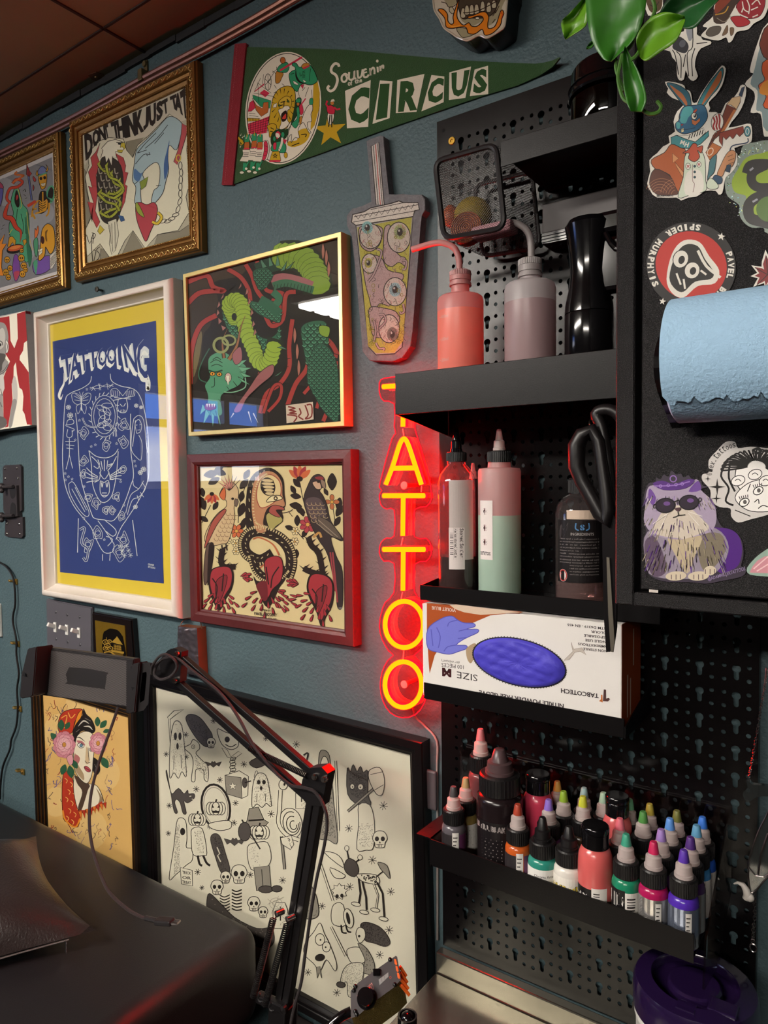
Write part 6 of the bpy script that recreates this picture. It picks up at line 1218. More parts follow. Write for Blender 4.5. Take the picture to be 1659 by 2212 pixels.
A.fill([(575, 400), (620, 375), (625, 420), (600, 482), (580, 470), (570, 430)], '#a58d70', 1)
A.ell(860, 480, 262, 128, '#25222c', 14, 40); A.lines([[(860+258*cos(a)*cos(.245)-127*sin(a)*sin(.245), 480+258*cos(a)*sin(.245)+127*sin(a)*cos(.245)), (860+264*cos(a)*cos(.245)-132*sin(a)*sin(.245), 480+264*cos(a)*sin(.245)+132*sin(a)*cos(.245))] for a in [2*pi*i/90 for i in range(90)]], 4, '#17151a', 0)
A.fill([(1100, 470), (1150, 420), (1140, 370), (1155, 408), (1200, 400), (1222, 440), (1190, 420), (1160, 425), (1130, 465)], '#b9b0a6', 0, 2, '#7c6c60')
f = lambda s, x0, y0, x1, y1, h, b=.02, col=K: A.quadtext(s, (x1, y1+h), (x0, y0+h), (x0, y0), (x1, y1), col, b)   # upside-down print
f('VIOLET BLUE', 384, 174, 514, 189, 18, .01, '#d8cfc8'); f('SIZE', 520, 528, 632, 548, 36, 0); f('M', 440, 508, 490, 516, 46, .07, '#3a1418'); f('100 PIECES', 437, 482, 557, 496, 21, .0); f('(BY WEIGHT)', 436, 460, 535, 472, 14, .0)
for s, x0, y, h in (('ASTM D6319 - EN 455', 1120, 268, 14), ('COLOUR', 1248, 305, 14), ('DISPOSABLE', 1210, 326, 14), ('SINGLE USE', 1217, 351, 14), ('\u2022 AMBIDEXTROUS', 1178, 372, 14), ('\u2022 NON STERILE', 1207, 399, 14)): f(s, x0, y, 1350 if 'AST' not in s else 1345, y+(1345-x0)*.105, h, .02)
f('TABCOTECH', 1085, 620, 1290, 650, 25, .03); A.fill([(1313, 690), (1340, 692), (1352, 680), (1345, 672), (1330, 676), (1330, 628), (1318, 626)], '#4a3230'); A.fill([(1292, 690), (1312, 697), (1310, 655), (1303, 655), (1302, 680)], '#b4662e')
f('NITRILE POWDER FREE GLOVE', 640, 630, 1100, 705, 24, .03)
A.done('front_print', mat_print('carton_print', .45), t)
A = Art(lambda u, v: (V((bx1+.0001, -.105+.071*u, zb+(1.444-zb)*v)), V((1, 0, 0)))); A.fill([(0, 0), (1, 0), (1, 1), (0, 1)], '#a8481c'); A.lines([[(.3, .1), (.3, .5)], [(.45, .1), (.45, .45)], [(.6, .55), (.6, .9)]], .06, '#d8b8a0', 0); A.done('side_print', mat_print('carton_print'), t)
bm = B(); rr = random.Random(3); N = 54; RN = 14; g = []
for j in range(RN+1):
    row = []
    for i in range(N):
        a = 2*pi*i/N; r = 1-j/RN; x = 860+254*r*cos(a)*cos(.245)-122*r*sin(a)*sin(.245); y = 480+254*r*cos(a)*sin(.245)+122*r*sin(a)*cos(.245)
        h = .0006+.0028*(1-r**2)**.5+((.0011*abs(sin(x*.03+y*.045))+.0011*abs(sin(x*.023-y*.06))+.0012*rr.random())*r**.3 if 0 < j else 0)+(.004*math.exp(-((x-1020)/60)**2-((y-500)/50)**2))
        row.append(bm.verts.new(P(x/CM[2]+CM[0], y/CM[2]+CM[1], -.1055)+V((0, -max(.0003, h*(.0 if j == 0 else 1)), 0))))
    g.append(row)
for j in range(RN):
    for i in range(N): bm.faces.new((g[j][i], g[j][(i+1) % N], g[j+1][(i+1) % N], g[j+1][i]))
bmesh.ops.remove_doubles(bm, verts=g[RN], dist=.0001)
ob('nitrile_glove', bm, mat('violet_nitrile', '#453eb4', .55, spec=.3, bump=.3, bs=160, var=.12), None, 'violet blue nitrile gloves bulging out of the oval opening of the box', 'glove', smooth='all')
# ---------------------------------------------------------------- wash bottles
PEP = mat('cloudy_pink_plastic', '#e3a3a0', .35, tl=.5); PEW = mat('cloudy_white_plastic', '#cfc7c8', .35, tl=.5)
def wash(label, cxp, w, ys, cap, tubepts, zl, bodym, liqm, yc, tm, s):
    y = yc; c = P(cxp, 740, y); r = w*cos(radians(28))/2; zf = 1.7178; Z = lambda v: P(cxp, v, y).z
    t = E('wash_bottle', label, 'bottle', (c.x, y, zf)); z1 = Z(ys); zc0, zc1 = Z(cap[0]), Z(cap[1])
    bm = B(); lathe(bm, [(0, zf), (r*.94, zf), (r, zf+.004), (r, Z(zl))], (c.x, y, 0), 32); ob('liquid_level', bm, liqm, t, smooth=True)
    bm = B(); lathe(bm, [(r, Z(zl)), (r, z1-.007), (r*.95, z1-.002), (r*.85, z1), (r*.4, z1+.003), (r*.38, zc0)], (c.x, y, 0), 32); ob('bottle_body', bm, bodym, t, smooth=True)
    bm = B(); h = zc1-zc0; rc = r*.46
    lathe(bm, [(rc*.9, zc0-.006), (rc*1.03, zc0-.006), (rc*1.03, zc0-.003), (rc*.92, zc0-.003), (rc*.92, zc0), (rc, zc0), (rc, zc0+h*.45), (rc*.93, zc0+h*.5), (rc*.93, zc1-.001), (rc*.85, zc1), (0, zc1)], (c.x, y, 0), 36)
    for k in range(36): a = 2*pi*k/36; bx(bm, -.0006, .0006, -.0006, .0006, zc0+h*.5, zc1-.001, 0, 1, Matrix.Translation((c.x+rc*.95*cos(a), y+rc*.95*sin(a), 0)))
    ob('cap', bm, tm, t); 
    bm = B(); tube(bm, [P(u, v, y-d) for u, v, d in tubepts], [.0042]*(len(tubepts)-1)+[.0028], 10, sub=0) if 0 else tube(bm, [P(u, v, y-d) for u, v, d in tubepts], .0038, 10, sub=5); ob('spout_tube', bm, tm, t, smooth=True)
    A = Art(cyl(c.x, y, r+.0002))
    for i, k in enumerate(s): z = Z(k); ctext(A, ('400ml', '300ml', '200ml')[i], -r*.95, -r*.55, z-.002, z+.002, '#e9b7ae', 0); A.line([(-r*1.12, z), (-r*.98, z)], .0006, '#e9b7ae', 0)
    A.done('volume_marks', mat_print('embossed_marks', .4), t)
wash('wash bottle with pink red liquid and a pink bent spout', 995, .0635, 640, (607, 585), [(993, 590, 0), (991, 560, 0), (983, 538, .001), (965, 527, .003), (940, 525, .006), (890, 539, .010)], 674, PEP, mat('salmon_liquid', '#fb9484', .3, tl=.35, var=.06), -.092, mat('cloudy_pink_cap', '#d39a98', .4, tl=.4), (690, 738, 782))
wash('clear white wash bottle with a milky bent spout beside the pink one', 1145, .0655, 612, (588, 560), [(1147, 566, 0), (1147, 530, 0), (1141, 503, .001), (1125, 487, .002), (1100, 481, .003), (1052, 491, .006)], 656, PEW, mat('milky_mauve_liquid', '#b59a9c', .3, tl=.35, var=.06), -.096, mat('cloudy_white_cap', '#b5adac', .4, tl=.4), ())
# ---------------------------------------------------------------- black mist bottle, jar, grey box
GB = mat('glossy_black_plastic', '#0b0a0c', .12, spec=.6)
c = P(1272, 700, -.1); zf = 1.7178; Z = lambda v: P(1272, v, -.1).z
t = E('spray_bottle', 'glossy black waisted spray bottle at the right end of the wash bottle shelf', 'bottle', (c.x, c.y, zf))
bm = B(); lathe(bm, [(0, zf), (.0235, zf), (.0255, zf+.003), (.0255, Z(682)), (.025, Z(679)), (.0245, Z(679))], c*1-V((0, 0, c.z)), 28); ob('base', bm, GB, t, smooth=True)
bm = B(); lathe(bm, [(.0255, Z(678)), (.025, Z(660)), (.021, Z(620)), (.0195, Z(590)), (.0205, Z(560)), (.0235, Z(510)), (.0255, Z(490)), (.022, Z(478)), (0, Z(472))], c*1-V((0, 0, c.z)), 28); ob('waisted_neck', bm, GB, t, smooth=True)
bm = B(); bx(bm, c.x+.006, c.x+.06, c.y-.012, c.y+.014, Z(520), Z(470), .006); bx(bm, c.x+.012, c.x+.05, c.y-.009, c.y+.011, Z(640), Z(524), .005); tube(bm, [V((c.x+.022, c.y-.012, Z(520))), V((c.x+.034, c.y-.018, Z(560))), V((c.x+.05, c.y-.014, Z(566)))], .003, 8, sub=3); ob('trigger_head', bm, GB, t)
c = P(1312, 220, -.085); zf = 1.9552; Z = lambda v: P(1300, v, -.085).z
t = E('jar', 'round jar with a black lid on the topmost shelf, half behind the cabinet', 'jar', (c.x, c.y, zf))
bm = B(); lathe(bm, [(0, zf), (.036, zf), (.038, zf+.003), (.038, Z(222)), (.034, Z(212))], (c.x, c.y, 0), 32); ob('glass_body', bm, mat_glass('dark_jar_glass', '#5a4448', 1.2), t, smooth=True)
bm = B(); lathe(bm, [(.034, Z(215)), (.040, Z(215)), (.041, Z(210)), (.0395, Z(203)), (.0395, Z(198)), (.041, Z(196)), (.0385, Z(188)), (.0375, Z(160)), (.035, Z(152)), (0, Z(150))], (c.x, c.y, 0), 36); ob('lid', bm, GB, t, smooth=True)
t = E('grey_box', 'grey panel with a ridged black edge mounted under the top shelf', 'box', P(1230, 520, -.02))
a = P(1171, 442, -.045); b = P(1171, 505, -.045); bm = B(); bx(bm, a.x, -.19, -.045, PY-.0018, b.z, a.z, .001); ob('panel', bm, mat('grey_panel', '#4a4445', .45), t)
bm = B(); d = P(1171, 528, -.045); n = 7
for k in range(n): z = d.z+(b.z-d.z)*k/n; bx(bm, a.x, -.19, -.045-.0016*(k % 2), PY-.0018, z, z+(b.z-d.z)/n)
ob('ridged_edge', bm, GB, t)
# ---------------------------------------------------------------- mesh basket and what lies in it
C4 = (930, 300, 6.1444); yb = -.128
WIRE = mat('black_mesh_steel', '#262324', .4, spec=.5, metal=.3)
f4 = lambda a, b, y=yb: P(a/C4[2]+C4[0], b/C4[2]+C4[1], y)
tl, tr, br, bl = f4(60, 300), f4(870, 70), f4(985, 1180), f4(180, 1330)
dp = -PY-.004+yb*-1-.0  # not used for placement of the front
back = V((0, .098, .004))
t = E('mesh_basket', 'black wire mesh basket hanging at the left edge of the pegboard', 'basket', bl)
bm = B(); rp = []
for p, q, r_ in ((bl, tl, tr), (tl, tr, br), (tr, br, bl), (br, bl, tl)):
    d1, d2 = (p-q).normalized(), (r_-q).normalized(); R_ = .013
    for s_ in (0, .25, .5, .75, 1): rp.append(q+d1*R_*(1-s_)**2+d2*R_*s_**2)
tube(bm, rp, .0034, 8, True); ob('front_rim', bm, WIRE, t, smooth=True)
bm = B(); tube(bm, [p+back for p in rp], .0028, 8, True); ob('back_rim', bm, WIRE, t, smooth=True)
def lattice(a, b, c_, d, n1, n2, r=.00022):
    bm = B(); S_ = lambda u, v: a*(1-u)*(1-v)+b*u*(1-v)+c_*u*v+d*(1-u)*v
    for k in range(-n2, n1+1):
        for sg in (0, 1):
            u0, v0, u1, v1 = k/n1, 0, (k+n2)/n1, 1
            if u0 < 0: v0 = -u0/(u1-u0); u0 = 0
            if u1 > 1: v1 = v0+(1-u0)*(1-v0)/(u1-u0); u1 = 1
            if v1-v0 < .01: continue
            p, q = (S_(u0, v0), S_(u1, v1)) if not sg else (S_(1-u0, v0), S_(1-u1, v1)); tube(bm, [p, q], r, 3, caps=False)
    return bm
ob('front_mesh', lattice(bl, br, tr, tl, 24, 32), WIRE, t)
ob('right_mesh', lattice(br, br+back, tr+back, tr, 15, 32), WIRE, t); ob('left_mesh', lattice(bl, bl+back, tl+back, tl, 15, 32), WIRE, t); ob('bottom_mesh', lattice(bl, br, br+back, bl+back, 24, 15), WIRE, t)
c = f4(480, 1190, yb+.012+.018)
t = E('spiral_tin', 'round brown disc with coiled rings at the bottom of the mesh basket', 'tin', c-V((0, 0, .019)))
mtx = axis_m(c, (.25, -1, .1)); bm = B(); lathe(bm, [(0, -.008), (.019, -.008), (.0195, 0), (.019, .004), (0, .004)], n=28, mtx=mtx); ob('body', bm, mat('rust_red', '#7a2d1c', .5, var=.2), t, smooth=True)
bm = B()
for k in range(7): r = .0022+.0026*k; tube(bm, [mtx @ V((r*cos(a), r*sin(a), .0045)) for a in [2*pi*i/24 for i in range(24)]], .0007, 5, True)
ob('coil_ring', bm, mat('amber_coil', '#b5622c', .5), t)
c = f4(560, 1040, yb+.055)
t = E('patterned_ball', 'yellow ball with dark marks behind the coiled disc in the basket', 'ball', c-V((0, 0, .024)))
bm = B(); ball(bm, c, .0235, 24); ob('body', bm, mat('mustard', '#a58a1e', .5, var=.35, vs_=120), t, smooth='all')
bm = B(); c = f4(265, 1030, yb+.045); ball(bm, c, .010, 12, (1, 1, 1.4)); ob('orange_knob', bm, mat('orange_plastic', '#b5521c', .4), None, 'small orange rounded piece at the left inside the basket', 'piece', smooth='all')
bm = B(); c = f4(850, 1235, yb+.03); bx(bm, c.x-.026, c.x+.026, c.y-.012, c.y+.012, c.z-.006, c.z+.008, .004); ob('eraser', bm, mat('pink_rubber', '#c08a92', .6, var=.2), None, 'pink and white eraser lying at the right in the basket', 'eraser')
# ================================================================ bottles on the soap shelf
CL = (780, 780, 2.8603); BCAP = mat('ribbed_black_cap', '#131112', .4, spec=.5); NOZ = mat('clear_nozzle', '#d5c6c2', .3, tl=.45); PET = mat_glass('clear_pet', '#f6eeee', 1.6, .03, .06, '#d8c8c8')
zs = 1.4557
def ribs(bm, c, r, z0, z1, n=36):
    for k in range(n): a = 2*pi*k/n; bx(bm, -.0005, .0005, -.0005, .0005, z0, z1, 0, 1, Matrix.Translation((c.x+r*cos(a), c.y+r*sin(a), 0)))
def twist(t, c, zc, rc, hc, zt, capm, nozm, tipm=None, rn=None):
    """ribbed screw cap with a conical twist nozzle"""
    rn = rn or rc*.62; bm = B(); lathe(bm, [(rc*.8, zc), (rc, zc), (rc, zc+hc*.92), (rc*.92, zc+hc), (0, zc+hc)], (c.x, c.y, 0), 28); ribs(bm, c, rc, zc+.001, zc+hc*.9); ob('cap', bm, capm, t)
    h = zt-zc-hc; z0 = zc+hc; bm = B()
    lathe(bm, [(0, z0), (rn, z0), (rn, z0+h*.12), (rn*.9, z0+h*.14), (rn*.84, z0+h*.45), (rn*.62, z0+h*.5)]+([(rn*.38, zt-.001), (rn*.3, zt), (0, zt)] if not tipm else [(rn*.58, z0+h*.56), (0, z0+h*.56)]), (c.x, c.y, 0), 20); o = ob('nozzle', bm, nozm, t, smooth=True)
    if tipm: bm = B(); lathe(bm, [(0, z0+h*.57), (rn*.6, z0+h*.57), (rn*.42, zt-h*.05), (rn*.34, zt), (0, zt)], (c.x, c.y, 0), 16); ob('nozzle_tip', bm, tipm, o, smooth=True)
def at(px, w, y): c = P(px, 1200, y); return c, w
c = P(987, 1150, -.058); r = .0245; Z = lambda v: P(987, v, -.058).z
t = E('soap_bottle', 'tall clear bottle with a paper label and dark liquid, leftmost on the soap shelf', 'bottle', (c.x, c.y, zs))
bm = B(); lathe(bm, [(0, zs), (r*.9, zs), (r, zs+.004), (r, Z(1045)), (r*.9, Z(1025)), (r*.6, Z(1008)), (r*.5, Z(1003)), (r*.5, Z(997))], (c.x, c.y, 0), 32); ob('bottle_body', bm, PET, t, smooth=True)
bm = B(); lathe(bm, [(0, zs+.001), (r*.9, zs+.001), (r*.97, zs+.005), (r*.97, Z(1200)), (0, Z(1200))], (c.x, c.y, 0), 28); ob('dark_soap', bm, mat('brown_soap', '#2c1714', .25), t, smooth=True)
twist(t, c, Z(998), .0125, .013, Z(926), BCAP, GB, None, .008)
A = Art(cyl(c.x, c.y, r+.0003)); crect(A, -.010, .0245, Z(1205), Z(1037), '#b5a9a4'); crect(A, -.0105, .010, Z(1225), Z(1137), '#d5cac6')
for k, (s, u, u1) in enumerate((('Stoned Soldier', .0035, .0085), ('Helios stoned bottle', -.0035, .0005))): A.quadtext(s, (u1, Z(1139)), (u1, Z(1200)), (u, Z(1200)), (u, Z(1139)), '#2a1d1c', .02)
for k in range(12): z = Z(1148)-(Z(1148)-Z(1196))*k/12; crect(A, -.009, -.0045, z-.0012*(1+(k*7 % 3))/3, z, '#1d1516', 3)
A.done('paper_label', mat_print('label_paper', .5), t)
c2 = P(1079, 1150, -.055); r2 = .0265; Z = lambda v: P(1079, v, -.055).z
t = E('soap_bottle', 'cloudy bottle half full of pale green liquid with a clear nozzle', 'bottle', (c2.x, c2.y, zs))
bm = B(); lathe(bm, [(0, zs), (r2*.94, zs), (r2, zs+.003), (r2, Z(1112))], (c2.x, c2.y, 0), 32); ob('mint_liquid', bm, mat('mint_soap', '#b9d4c2', .35, tl=.3, var=.06), t, smooth=True)
bm = B(); lathe(bm, [(r2, Z(1112)), (r2, Z(1018)), (r2*.95, Z(1012)), (r2*.55, Z(1010)), (r2*.52, Z(998))], (c2.x, c2.y, 0), 32); ob('bottle_body', bm, mat('cloudy_rose_plastic', '#d0a8a6', .35, tl=.45), t, smooth=True)
twist(t, c2, Z(999), .0142, .0145, Z(927), BCAP, NOZ, None, .0078)
A = Art(cyl(c2.x, c2.y, r2+.0003)); crect(A, -.0285, -.0085, Z(1205), Z(1080), '#ddd3cf')
for v in (1103, 1138, 1168): A.burst(-.0195, Z(v), .004, .0014, '#5a1f22', 5); A.ell(-.0195, Z(v), .0024, .0024, '#1a1212', 0, 10)
ctext(A, 'SOOTTATTOOS', -.028, -.0115, Z(1196), Z(1188), '#1c1616', .04); A.done('paper_label', mat_print('label_paper'), t)
c3 = P(1254, 1180, -.056); r3 = .0292; Z = lambda v: P(1254, v, -.056).z
t = E('soap_bottle', 'clear bottle with a black ingredients label behind the scissors', 'bottle', (c3.x, c3.y, zs))
bm = B(); lathe(bm, [(0, zs), (r3*.9, zs), (r3, zs+.005), (r3, Z(1110)), (r3*.93, Z(1090)), (r3*.7, Z(1075)), (r3*.45, Z(1068)), (r3*.42, Z(1062))], (c3.x, c3.y, 0), 32); ob('bottle_body', bm, PET, t, smooth=True)
bm = B(); lathe(bm, [(0, zs+.001), (r3*.9, zs+.001), (r3*.97, zs+.006), (r3*.97, Z(1246)), (0, Z(1246))], (c3.x, c3.y, 0), 28); ob('clear_liquid', bm, mat_glass('pale_liquid', '#e6cfca', 1.2, 0, .25, '#c9aaa5'), t, smooth=True)
bm = B(); lathe(bm, [(.0128, Z(1066)), (.0135, Z(1066)), (.0135, Z(1036)), (.0125, Z(1033)), (0, Z(1033))], (c3.x, c3.y, 0), 28); ribs(bm, c3, .0135, Z(1064), Z(1037)); ob('cap', bm, BCAP, t)
A = Art(cyl(c3.x, c3.y, r3+.0003)); crect(A, -.030, .034, Z(1252), Z(1121), '#1b1718', 16); crect(A, -.016, .034, Z(1119), Z(1100), '#c9b3a0', 10)
A.k += 1; u0 = .002
A.fill([(-.028, Z(1150)), (-.024, Z(1130)), (-.020, Z(1140)), (-.014, Z(1126)), (-.018, Z(1150)), (-.024, Z(1162))], '#3d3738', 2)
ctext(A, 'S', u0-.0025, u0+.0025, Z(1142), Z(1130), '#4f7fb0', .05); A.lines([[(u0-.004, Z(1142)), (u0-.0075, Z(1138)), (u0-.007, Z(1127))], [(u0+.004, Z(1142)), (u0+.0075, Z(1138)), (u0+.007, Z(1127))]], .0014, '#4f7fb0')
ctext(A, 'INGREDIENTS', -.011, .015, Z(1153), Z(1147), '#a8a2a0', 0)
rr = random.Random(6)
for i in range(13):
    z = Z(1160+i*6.2); w_ = .024 if i not in (4, 9) else .012
    ctext(A, ''.join(rr.choice('aeinorstlmpcd   ') for _ in range(34)), -.026 if i < 9 else -.012, -.026+w_*2 if i < 9 else .022, z-.0012, z+.0007, '#8f8886', .0)
for v in (1167, 1219): A.line([(-.026, Z(v)), (.028, Z(v))], .0003, '#8f8886', 0)
A.ell(-.021, Z(1238), .0058, .0072, '#d0c8c4', 0, 18); A.ring(-.021, Z(1238), .005, .0062, .0012, '#a82420'); A.ell(-.021, Z(1239), .002, .0032, '#1a1516', 0, 9); A.line([(-.0245, Z(1234)), (-.0175, Z(1243))], .001, '#a82420', 0)
A.done('black_label', mat_print('label_gloss', .35), t)
c4 = P(1022, 1050, -.027); t = E('small_bottle', 'small pink nozzle bottle hidden between the two tall soap bottles', 'bottle', (c4.x, c4.y, zs)); Z = lambda v: P(1022, v, -.027).z
bm = B(); lathe(bm, [(0, zs), (.0105, zs), (.0105, Z(1060)), (.008, Z(1052))], (c4.x, c4.y, 0), 18); ob('bottle_body', bm, BCAP, t, smooth=True); twist(t, c4, Z(1054), .0085, .012, Z(1000), BCAP, NOZ)
SAC = mat('white_sachet', '#b9b0ae', .35, bump=.4, bs=200, var=.15)
for px, lb, dz, ang in ([(1118, 1272), (1166, 1277), (1201, 1268), (1150, 1258)], 'white sachet lying flat between the green bottle and the labelled bottle, nearer the edge', .0005, 0), ([(1127, 1247), (1178, 1253), (1202, 1247), (1160, 1238)], 'white and red sachet lying at the back between the bottles', .0025, 0):
    bm = B(); q = [PZ(u, v, zs+dz) for u, v in px]; m_ = sum(q, V())/4; prism(bm, q, (0, 0, .0014)); ob('sachet', bm, SAC, None, lb, 'sachet')
# ---------------------------------------------------------------- scissors
C3 = (1190, 840, 3.688); ysx = -.152
t = E('scissors', 'big black handled scissors hanging by the cabinet edge, blades down over the glove box', 'scissors', P(1318, 1400, ysx))
RUB = mat('black_rubber_handle', '#151213', .38, spec=.5)
g3 = lambda a, b, y=ysx: P(a/C3[2]+C3[0], b/C3[2]+C3[1], y)
bm = B(); tube(bm, [g3(a, b) for a, b in ((330, 325), (250, 365), (205, 450), (205, 620), (250, 740), (330, 880), (395, 1000), (440, 1060), (455, 960), (430, 760), (400, 560), (380, 420))], [.0066, .008, .0088, .0085, .0075, .0075, .0075, .0075, .0075, .0065, .006, .0062], 10, True, sub=0); ob('handle_loop', bm, RUB, t, smooth=True)
bm = B(); tube(bm, [g3(a, b, ysx+.012) for a, b in ((360, 200), (430, 165), (520, 190), (600, 320), (620, 600), (560, 850), (500, 1000), (480, 800), (440, 500), (400, 300))], .006, 10, True, sub=3); ob('handle_loop', bm, RUB, t, smooth=True)
bm = B(); prism(bm, [g3(*p) for p in ((405, 1040), (500, 1000), (525, 1100), (520, 1900), (500, 2040), (470, 2095), (440, 2095), (420, 1800))], (0, .004, 0)); bl_ = ob('blade', bm, mat('black_coated_steel', '#171416', .3, metal=.4), t)
bm = B(); prism(bm, [g3(*p, ysx-.0004) for p in ((448, 1340), (470, 1345), (512, 2010), (500, 2095), (482, 2092), (462, 1800))], (0, -.002, 0)); ob('ground_edge', bm, mat('steel_edge', '#a8a091', .3, metal=.9), bl_)
bm = B(); tube(bm, [g3(a, b, y) for a, b, y in ((325, 305, ysx), (305, 270, ysx+.004), (330, 230, -.10), (370, 190, -.016))], .0008, 6, sub=4); ob('peg_hook', bm, mat('chrome_hook', '#c9c2b8', .2, metal=1), None, 'thin chrome hook on the pegboard holding the scissors', 'hook')
# ================================================================ black wall cabinet with stickers
TEX = bpy.data.materials.new('speckled_black_laminate'); TEX.use_nodes = True; nt = TEX.node_tree; b = nt.nodes['Principled BSDF']
b.inputs['Roughness'].default_value = .28; b.inputs['Specular IOR Level'].default_value = .2
tc = nt.nodes.new('ShaderNodeTexCoord'); n = nt.nodes.new('ShaderNodeTexNoise'); n.inputs['Scale'].default_value = 1900; n.inputs['Detail'].default_value = 2
nt.links.new(tc.outputs['Object'], n.inputs['Vector']); rp = nt.nodes.new('ShaderNodeValToRGB')
rp.color_ramp.elements[0].position = .5; rp.color_ramp.elements[0].color = (.004, .0035, .004, 1); rp.color_ramp.elements[1].position = .7; rp.color_ramp.elements[1].color = (.06, .055, .057, 1)
nt.links.new(n.outputs['Fac'], rp.inputs[0]); nt.links.new(rp.outputs[0], b.inputs['Base Color'])
bp = nt.nodes.new('ShaderNodeBump'); bp.inputs['Strength'].default_value = .7; bp.inputs['Distance'].default_value = .001; nt.links.new(n.outputs['Fac'], bp.inputs['Height']); nt.links.new(bp.outputs[0], b.inputs['Normal'])
yf = -.27; xl = P(1330, 800, yf).x; xi = P(1371, 800, yf).x; xd = P(1386, 800, yf).x; zb = P(1400, 1312, yf).z; zi = P(1400, 1282, yf).z; zd = P(1400, 1275, yf).z; XR, ZT = .32, 2.25
t = E('wall_cabinet', 'speckled black wall cabinet covered in stickers at the right', 'cabinet', ((xl+XR)/2, -.14, zb))
bm = B(); bx(bm, xl, xi, yf, -.0145, zb, ZT, .0012, 1); bx(bm, xi, XR, yf, -.0145, zb, zi, .0012, 1); bx(bm, xi, XR, -.25, -.0145, zi, ZT); ob('body', bm, TEX, t)
ob('door', bx(B(), xd, XR-.03, yf+.0004, -.2505, zd, ZT-.01, .0012, 1), TEX, t)
bm = B(); c = P(1412, 1277, yf-.0004); bx(bm, c.x-.0035, c.x+.0035, yf-.0008, yf-.0002, c.z-.001, c.z+.0012); ob('white_chip', bm, mat('chip_white', '#c9c0b8', .6), t)
ST = mat_print('vinyl_sticker', .42, spec=.3)
def sticker(lb, crop, draw, y=-.2706, m=None):
    A = Art(mpY(y), crop); draw(A); return A.done('sticker', m or ST, None, label=lb, cat='sticker', group='stickers on the cabinet door')
CJ = (1200, 0, 3.2527); CR2 = (1390, 130, 6.1673); CK = (1300, 600, 2.989); C6 = (1380, 0, 5.9462); K = '#14100f'; W = '#d9d4c9'
def rabbit(A):
    A.fill(cr([(285, 290), (380, 290), (480, 310), (545, 340), (560, 390), (620, 410), (640, 480), (655, 560), (710, 560), (760, 460), (850, 320), (960, 170), (1045, 70), (1095, 110), (1085, 200), (1050, 330), (960, 470), (870, 560), (890, 640), (870, 690), (960, 690), (1030, 710), (1090, 580), (1180, 520), (1260, 420), (1290, 340), (1345, 330), (1370, 400), (1340, 560), (1260, 720), (1130, 900), (1380, 845), (1440, 880), (1445, 1050), (1400, 1110), (1210, 1170), (1250, 1250), (1240, 1400), (1170, 1500), (1100, 1560), (1075, 1640), (1050, 1770), (1000, 1790), (960, 1740), (830, 1740), (780, 1770), (700, 1820), (600, 1830), (500, 1870), (440, 1830), (180, 1830), (90, 1740), (50, 1640), (90, 1480), (80, 1330), (180, 1240), (260, 1150), (350, 1100), (335, 1010), (420, 950), (400, 820), (450, 680), (540, 590), (480, 540), (380, 500), (310, 430), (330, 380)], 2), W)
    A.fill([(310, 310), (400, 310), (520, 360), (610, 450), (635, 610), (560, 620), (480, 540), (400, 440)], '#2c5f6e', 2, 9); A.fill([(350, 330), (430, 380), (520, 450), (580, 560), (570, 605), (500, 520), (420, 430)], '#b3683e', 2)
    A.fill([(720, 600), (780, 460), (880, 300), (1000, 150), (1055, 100), (1060, 200), (1000, 360), (900, 480), (800, 620)], '#3c7f86', 2, 9); A.fill([(770, 610), (830, 470), (940, 280), (1030, 140), (1030, 260), (930, 420), (840, 530)], '#b3683e', 2)
    A.fill([(540, 620), (680, 600), (800, 600), (850, 700), (840, 800), (740, 920), (620, 970), (520, 980), (440, 930), (425, 850), (470, 800), (480, 720)], '#2b5c7a', 2, 9)
    A.fill([(545, 630), (640, 620), (660, 700), (600, 760), (560, 840), (490, 820), (500, 720)], '#4d9a9c', 2); A.fill([(440, 830), (490, 840), (480, 910), (445, 900)], '#4d9a9c', 2)
    A.ell(675, 745, 38, 46, '#d8d4c4', 0, 16, 9); A.ell(685, 740, 20, 26, '#23303a'); A.ell(678, 730, 7, 8, W); A.fill([(495, 855), (535, 850), (510, 880)], '#a03a3c', 0, 4); A.fill([(500, 920), (535, 905), (540, 950), (505, 965)], '#d6c79a', 0, 5); A.line([(450, 930), (560, 925), (690, 900)], 6)
    A.fill([(640, 790), (700, 810), (750, 770), (755, 810), (690, 870), (650, 850)], '#b3683e', 0, 5); A.fill([(660, 690), (700, 650), (715, 665), (690, 700)], '#a8452e', 1, 4); A.ell(480, 760, 12, 24, '#1d2c38')
    A.fill([(450, 1000), (600, 1000), (800, 900), (830, 960), (700, 1090), (560, 1050)], W, 0, 6); A.lines([[(600+i*36, 1050-i*12), (625+i*34, 985-i*12)] for i in range(6)], 12, K, 0)
    A.fill([(365, 1030), (440, 1000), (560, 1050), (690, 1090), (870, 940), (870, 1010), (760, 1120), (620, 1180), (500, 1170), (370, 1120)], '#3f858a', 0, 9)
    for s, q in (('M', ((505, 1062), (556, 1075), (540, 1130), (482, 1118))), ('H', ((566, 1090), (612, 1098), (592, 1160), (540, 1150)))): A.quadtext(s, *q, W, .04)
    A.fill([(370, 1120), (500, 1170), (560, 1200), (545, 1380), (530, 1560), (480, 1760), (440, 1760), (350, 1530), (160, 1450), (105, 1330), (280, 1230)], '#a9552a', 1, 9); A.fill([(420, 1360), (540, 1500), (520, 1560), (440, 1420)], '#c98a5c', 0, 5); A.fill([(385, 1240), (470, 1310), (390, 1370)], '#c9895a', 0, 6)
    A.fill([(150, 1450), (350, 1540), (430, 1700), (450, 1790), (180, 1790), (80, 1640)], '#542a1c', 1, 8)
